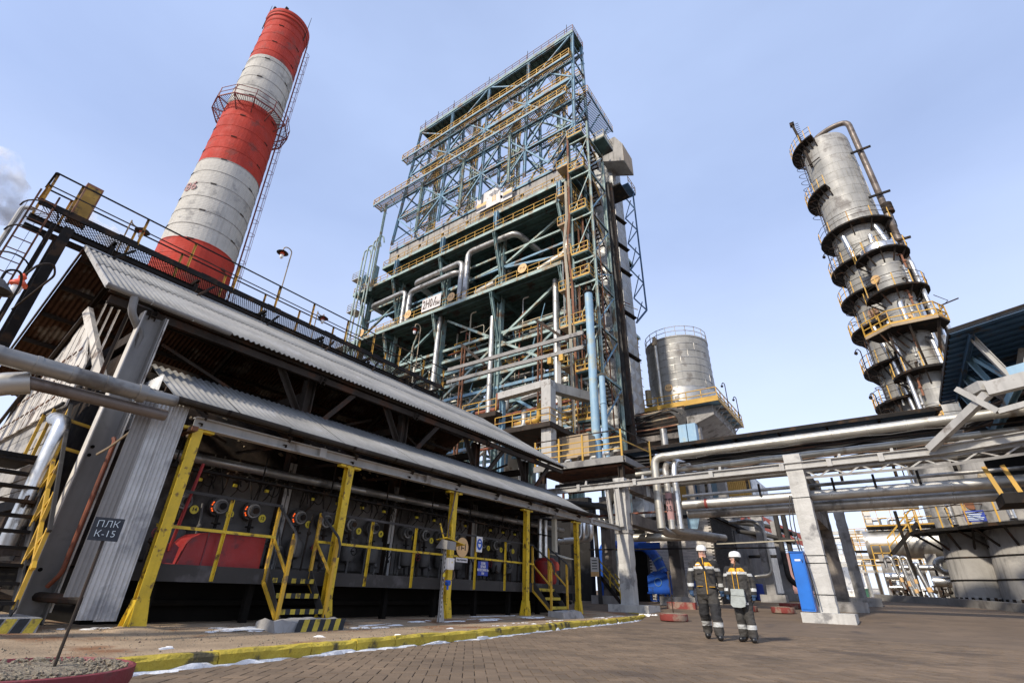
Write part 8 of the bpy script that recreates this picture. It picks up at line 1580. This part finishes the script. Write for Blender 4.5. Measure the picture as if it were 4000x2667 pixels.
m = MB(); m.prism([(0.08, -0.125, 0.70), (0.16, -0.12, 0.70), (0.16, -0.12, 0.735), (0.08, -0.125, 0.735)], (0, -0.008, 0)); cm('thigh_patch', m, 'sign_tan')
m = MB(); m.prism([(-0.155, -0.135, 1.405), (-0.075, -0.148, 1.405), (-0.075, -0.142, 1.428), (-0.155, -0.128, 1.428)], (0, -0.008, 0)); cm('chest_badge', m, 'white_clean')
m = MB(); m.prism([(0.085, -0.148, 1.41), (0.115, -0.145, 1.41), (0.10, -0.142, 1.43)], (0, -0.008, 0)); cm('chest_mark', m, 'ink')
wl_ = ((-0.095, 0.02, 0.90), (-0.085, -0.02, 0.48), (-0.075, 0.03, 0.10), (-0.12, -0.12, 0.05)); wr_ = ((0.10, 0, 0.90), (0.115, -0.05, 0.49), (0.14, -0.13, 0.10), (0.16, -0.29, 0.05))
tf, cf = person('person', (-2.76, 12.15, 0.0), rad(4), 'person in grey and yellow workwear looking aside, grey shoulder bag in front', 0.925,
    (wl_, wr_), (((-0.195, 0.0, 1.42), (-0.265, 0.0, 1.16), (-0.265, -0.08, 0.93), 0.2), ((0.195, 0.0, 1.42), (0.275, 0.03, 1.15), (0.275, -0.03, 0.91), -0.3)), rad(-62), 0.94, region(False))
m = MB(); bag = [(-0.20, 0.72), (-0.16, 0.665), (0.0, 0.655), (0.09, 0.68), (0.12, 0.76), (0.11, 1.0), (-0.15, 1.0)]
q = [(x, -0.17, z) for x, z in bag]; m.prism(q, (0, -0.10, 0)); cf('shoulder_bag', m, 'bag_grey')
m = MB(); m.prism([(-0.16, -0.273, 0.90), (0.115, -0.273, 0.89), (0.12, -0.273, 1.01), (-0.155, -0.273, 1.02)], (0, -0.012, 0)); m.prism([(-0.155, -0.165, 1.0), (0.115, -0.165, 1.0), (0.115, -0.28, 1.015), (-0.155, -0.28, 1.015)], (0, 0, 0.01)); cf('bag_flap', m, 'bag_grey')
m = MB(); [m.tube([(x, torso_y(x, 1.2)-0.006, z) for z in (1.01, 1.12, 1.25, 1.34)]+[(x*1.2, -0.13, 1.44)], 0.007, 6) for x in (-0.09, 0.01)]; cf('zip', m, 'vest_yellow')
m = MB(); m.lathe((0, 0, 0), [(0.02, 0), (0.045, 0.005), (0.045, 0.04), (0.02, 0.05)], 14); m.V = [(0.10+v[2], 0.02+v[0], -0.01+v[1]) for v in m.V]; m.lathe((0, 0, 0), [(0.02, 0), (0.045, 0.005), (0.045, 0.04), (0.02, 0.05)], 14)
k_ = len(m.V)//2; m.V = m.V[:k_]+[(-0.10-v[2], 0.02+v[0], -0.01+v[1]) for v in m.V[k_:]]; cf('ear_muffs', m, 'steel_black', True)
m = MB(); rr = random.Random(4); [m.tube([(sx*0.062, -0.04+rr.uniform(-0.03, 0.03), -0.03), (sx*0.07+rr.uniform(-0.02, 0.02), -0.05, -0.11), (sx*0.06+rr.uniform(-0.03, 0.03), -0.08, -0.19)], 0.012, 5) for sx in (-1, 1) for _ in range(5)]; cf('hair', m, 'hair_red', True)
m = MB(); m.prism([(0.05, -0.12, 0.715), (0.15, -0.115, 0.715), (0.15, -0.115, 0.76), (0.05, -0.12, 0.76)], (0, -0.012, 0)); cf('thigh_patch', m, 'white_clean')
m = MB(); m.prism([(0.07, -0.148, 1.41), (0.10, -0.145, 1.41), (0.085, -0.142, 1.43)], (0, -0.008, 0)); cf('chest_mark', m, 'ink')
# ------------------------------------------------------------------ steam drifting behind the shed
vm = bpy.data.materials.new('steam'); vm.use_nodes = True; vt = vm.node_tree; vt.nodes.remove(vt.nodes['Principled BSDF']); pv = vt.nodes.new('ShaderNodeVolumePrincipled'); pv.inputs['Color'].default_value = (0.95, 0.95, 0.96, 1); pv.inputs['Anisotropy'].default_value = 0.2
g_ = vt.nodes.new('ShaderNodeNewGeometry'); nz = vt.nodes.new('ShaderNodeTexNoise'); nz.inputs['Scale'].default_value = 0.30; nz.inputs['Detail'].default_value = 9; vt.links.new(g_.outputs['Position'], nz.inputs['Vector'])
mr_ = vt.nodes.new('ShaderNodeMapRange'); mr_.inputs[1].default_value = 0.47; mr_.inputs[2].default_value = 0.66; mr_.inputs[3].default_value = 0.0; mr_.inputs[4].default_value = 1.1; vt.links.new(nz.outputs['Fac'], mr_.inputs[0]); vt.links.new(mr_.outputs[0], pv.inputs['Density']); vt.links.new(pv.outputs[0], vt.nodes['Material Output'].inputs['Volume']); MATS['steam'] = vm
def steam(name, blobs):
    m = MB(); rs_ = random.Random(9)
    for x, y, z, r in blobs: m.ico((x, y, z), r, 2, (1, 1, 0.85), 0.06, rs_)
    ob = bpy.data.objects.new('tmp', m.mesh('tmp', 'steam')); COL.objects.link(ob); md = ob.modifiers.new('r', 'REMESH'); md.mode = 'VOXEL'; md.voxel_size = 0.7
    me = bpy.data.meshes.new_from_object(ob.evaluated_get(bpy.context.evaluated_depsgraph_get())); bpy.data.objects.remove(ob); me.materials.clear(); me.materials.append(MATS['steam'])
    return tag(link(name, me, (0, 0, 0)), kind='stuff')
steam('steam_cloud', [(-110, -1.5, 60.5, 4.4), (-111, -6, 61.5, 5.5), (-110, 2.2, 59, 3.4), (-109, -3, 64.5, 3.6), (-111, -10, 63, 6.5), (-110, 4.5, 59.8, 2.4), (-110, -0.2, 57, 3.4), (-112, -8, 56, 5)])
steam('steam_wisp', [(-109, 9.5, 62.2, 2.6), (-109.5, 13, 60.8, 3.0), (-109, 16.5, 60.2, 2.4)])
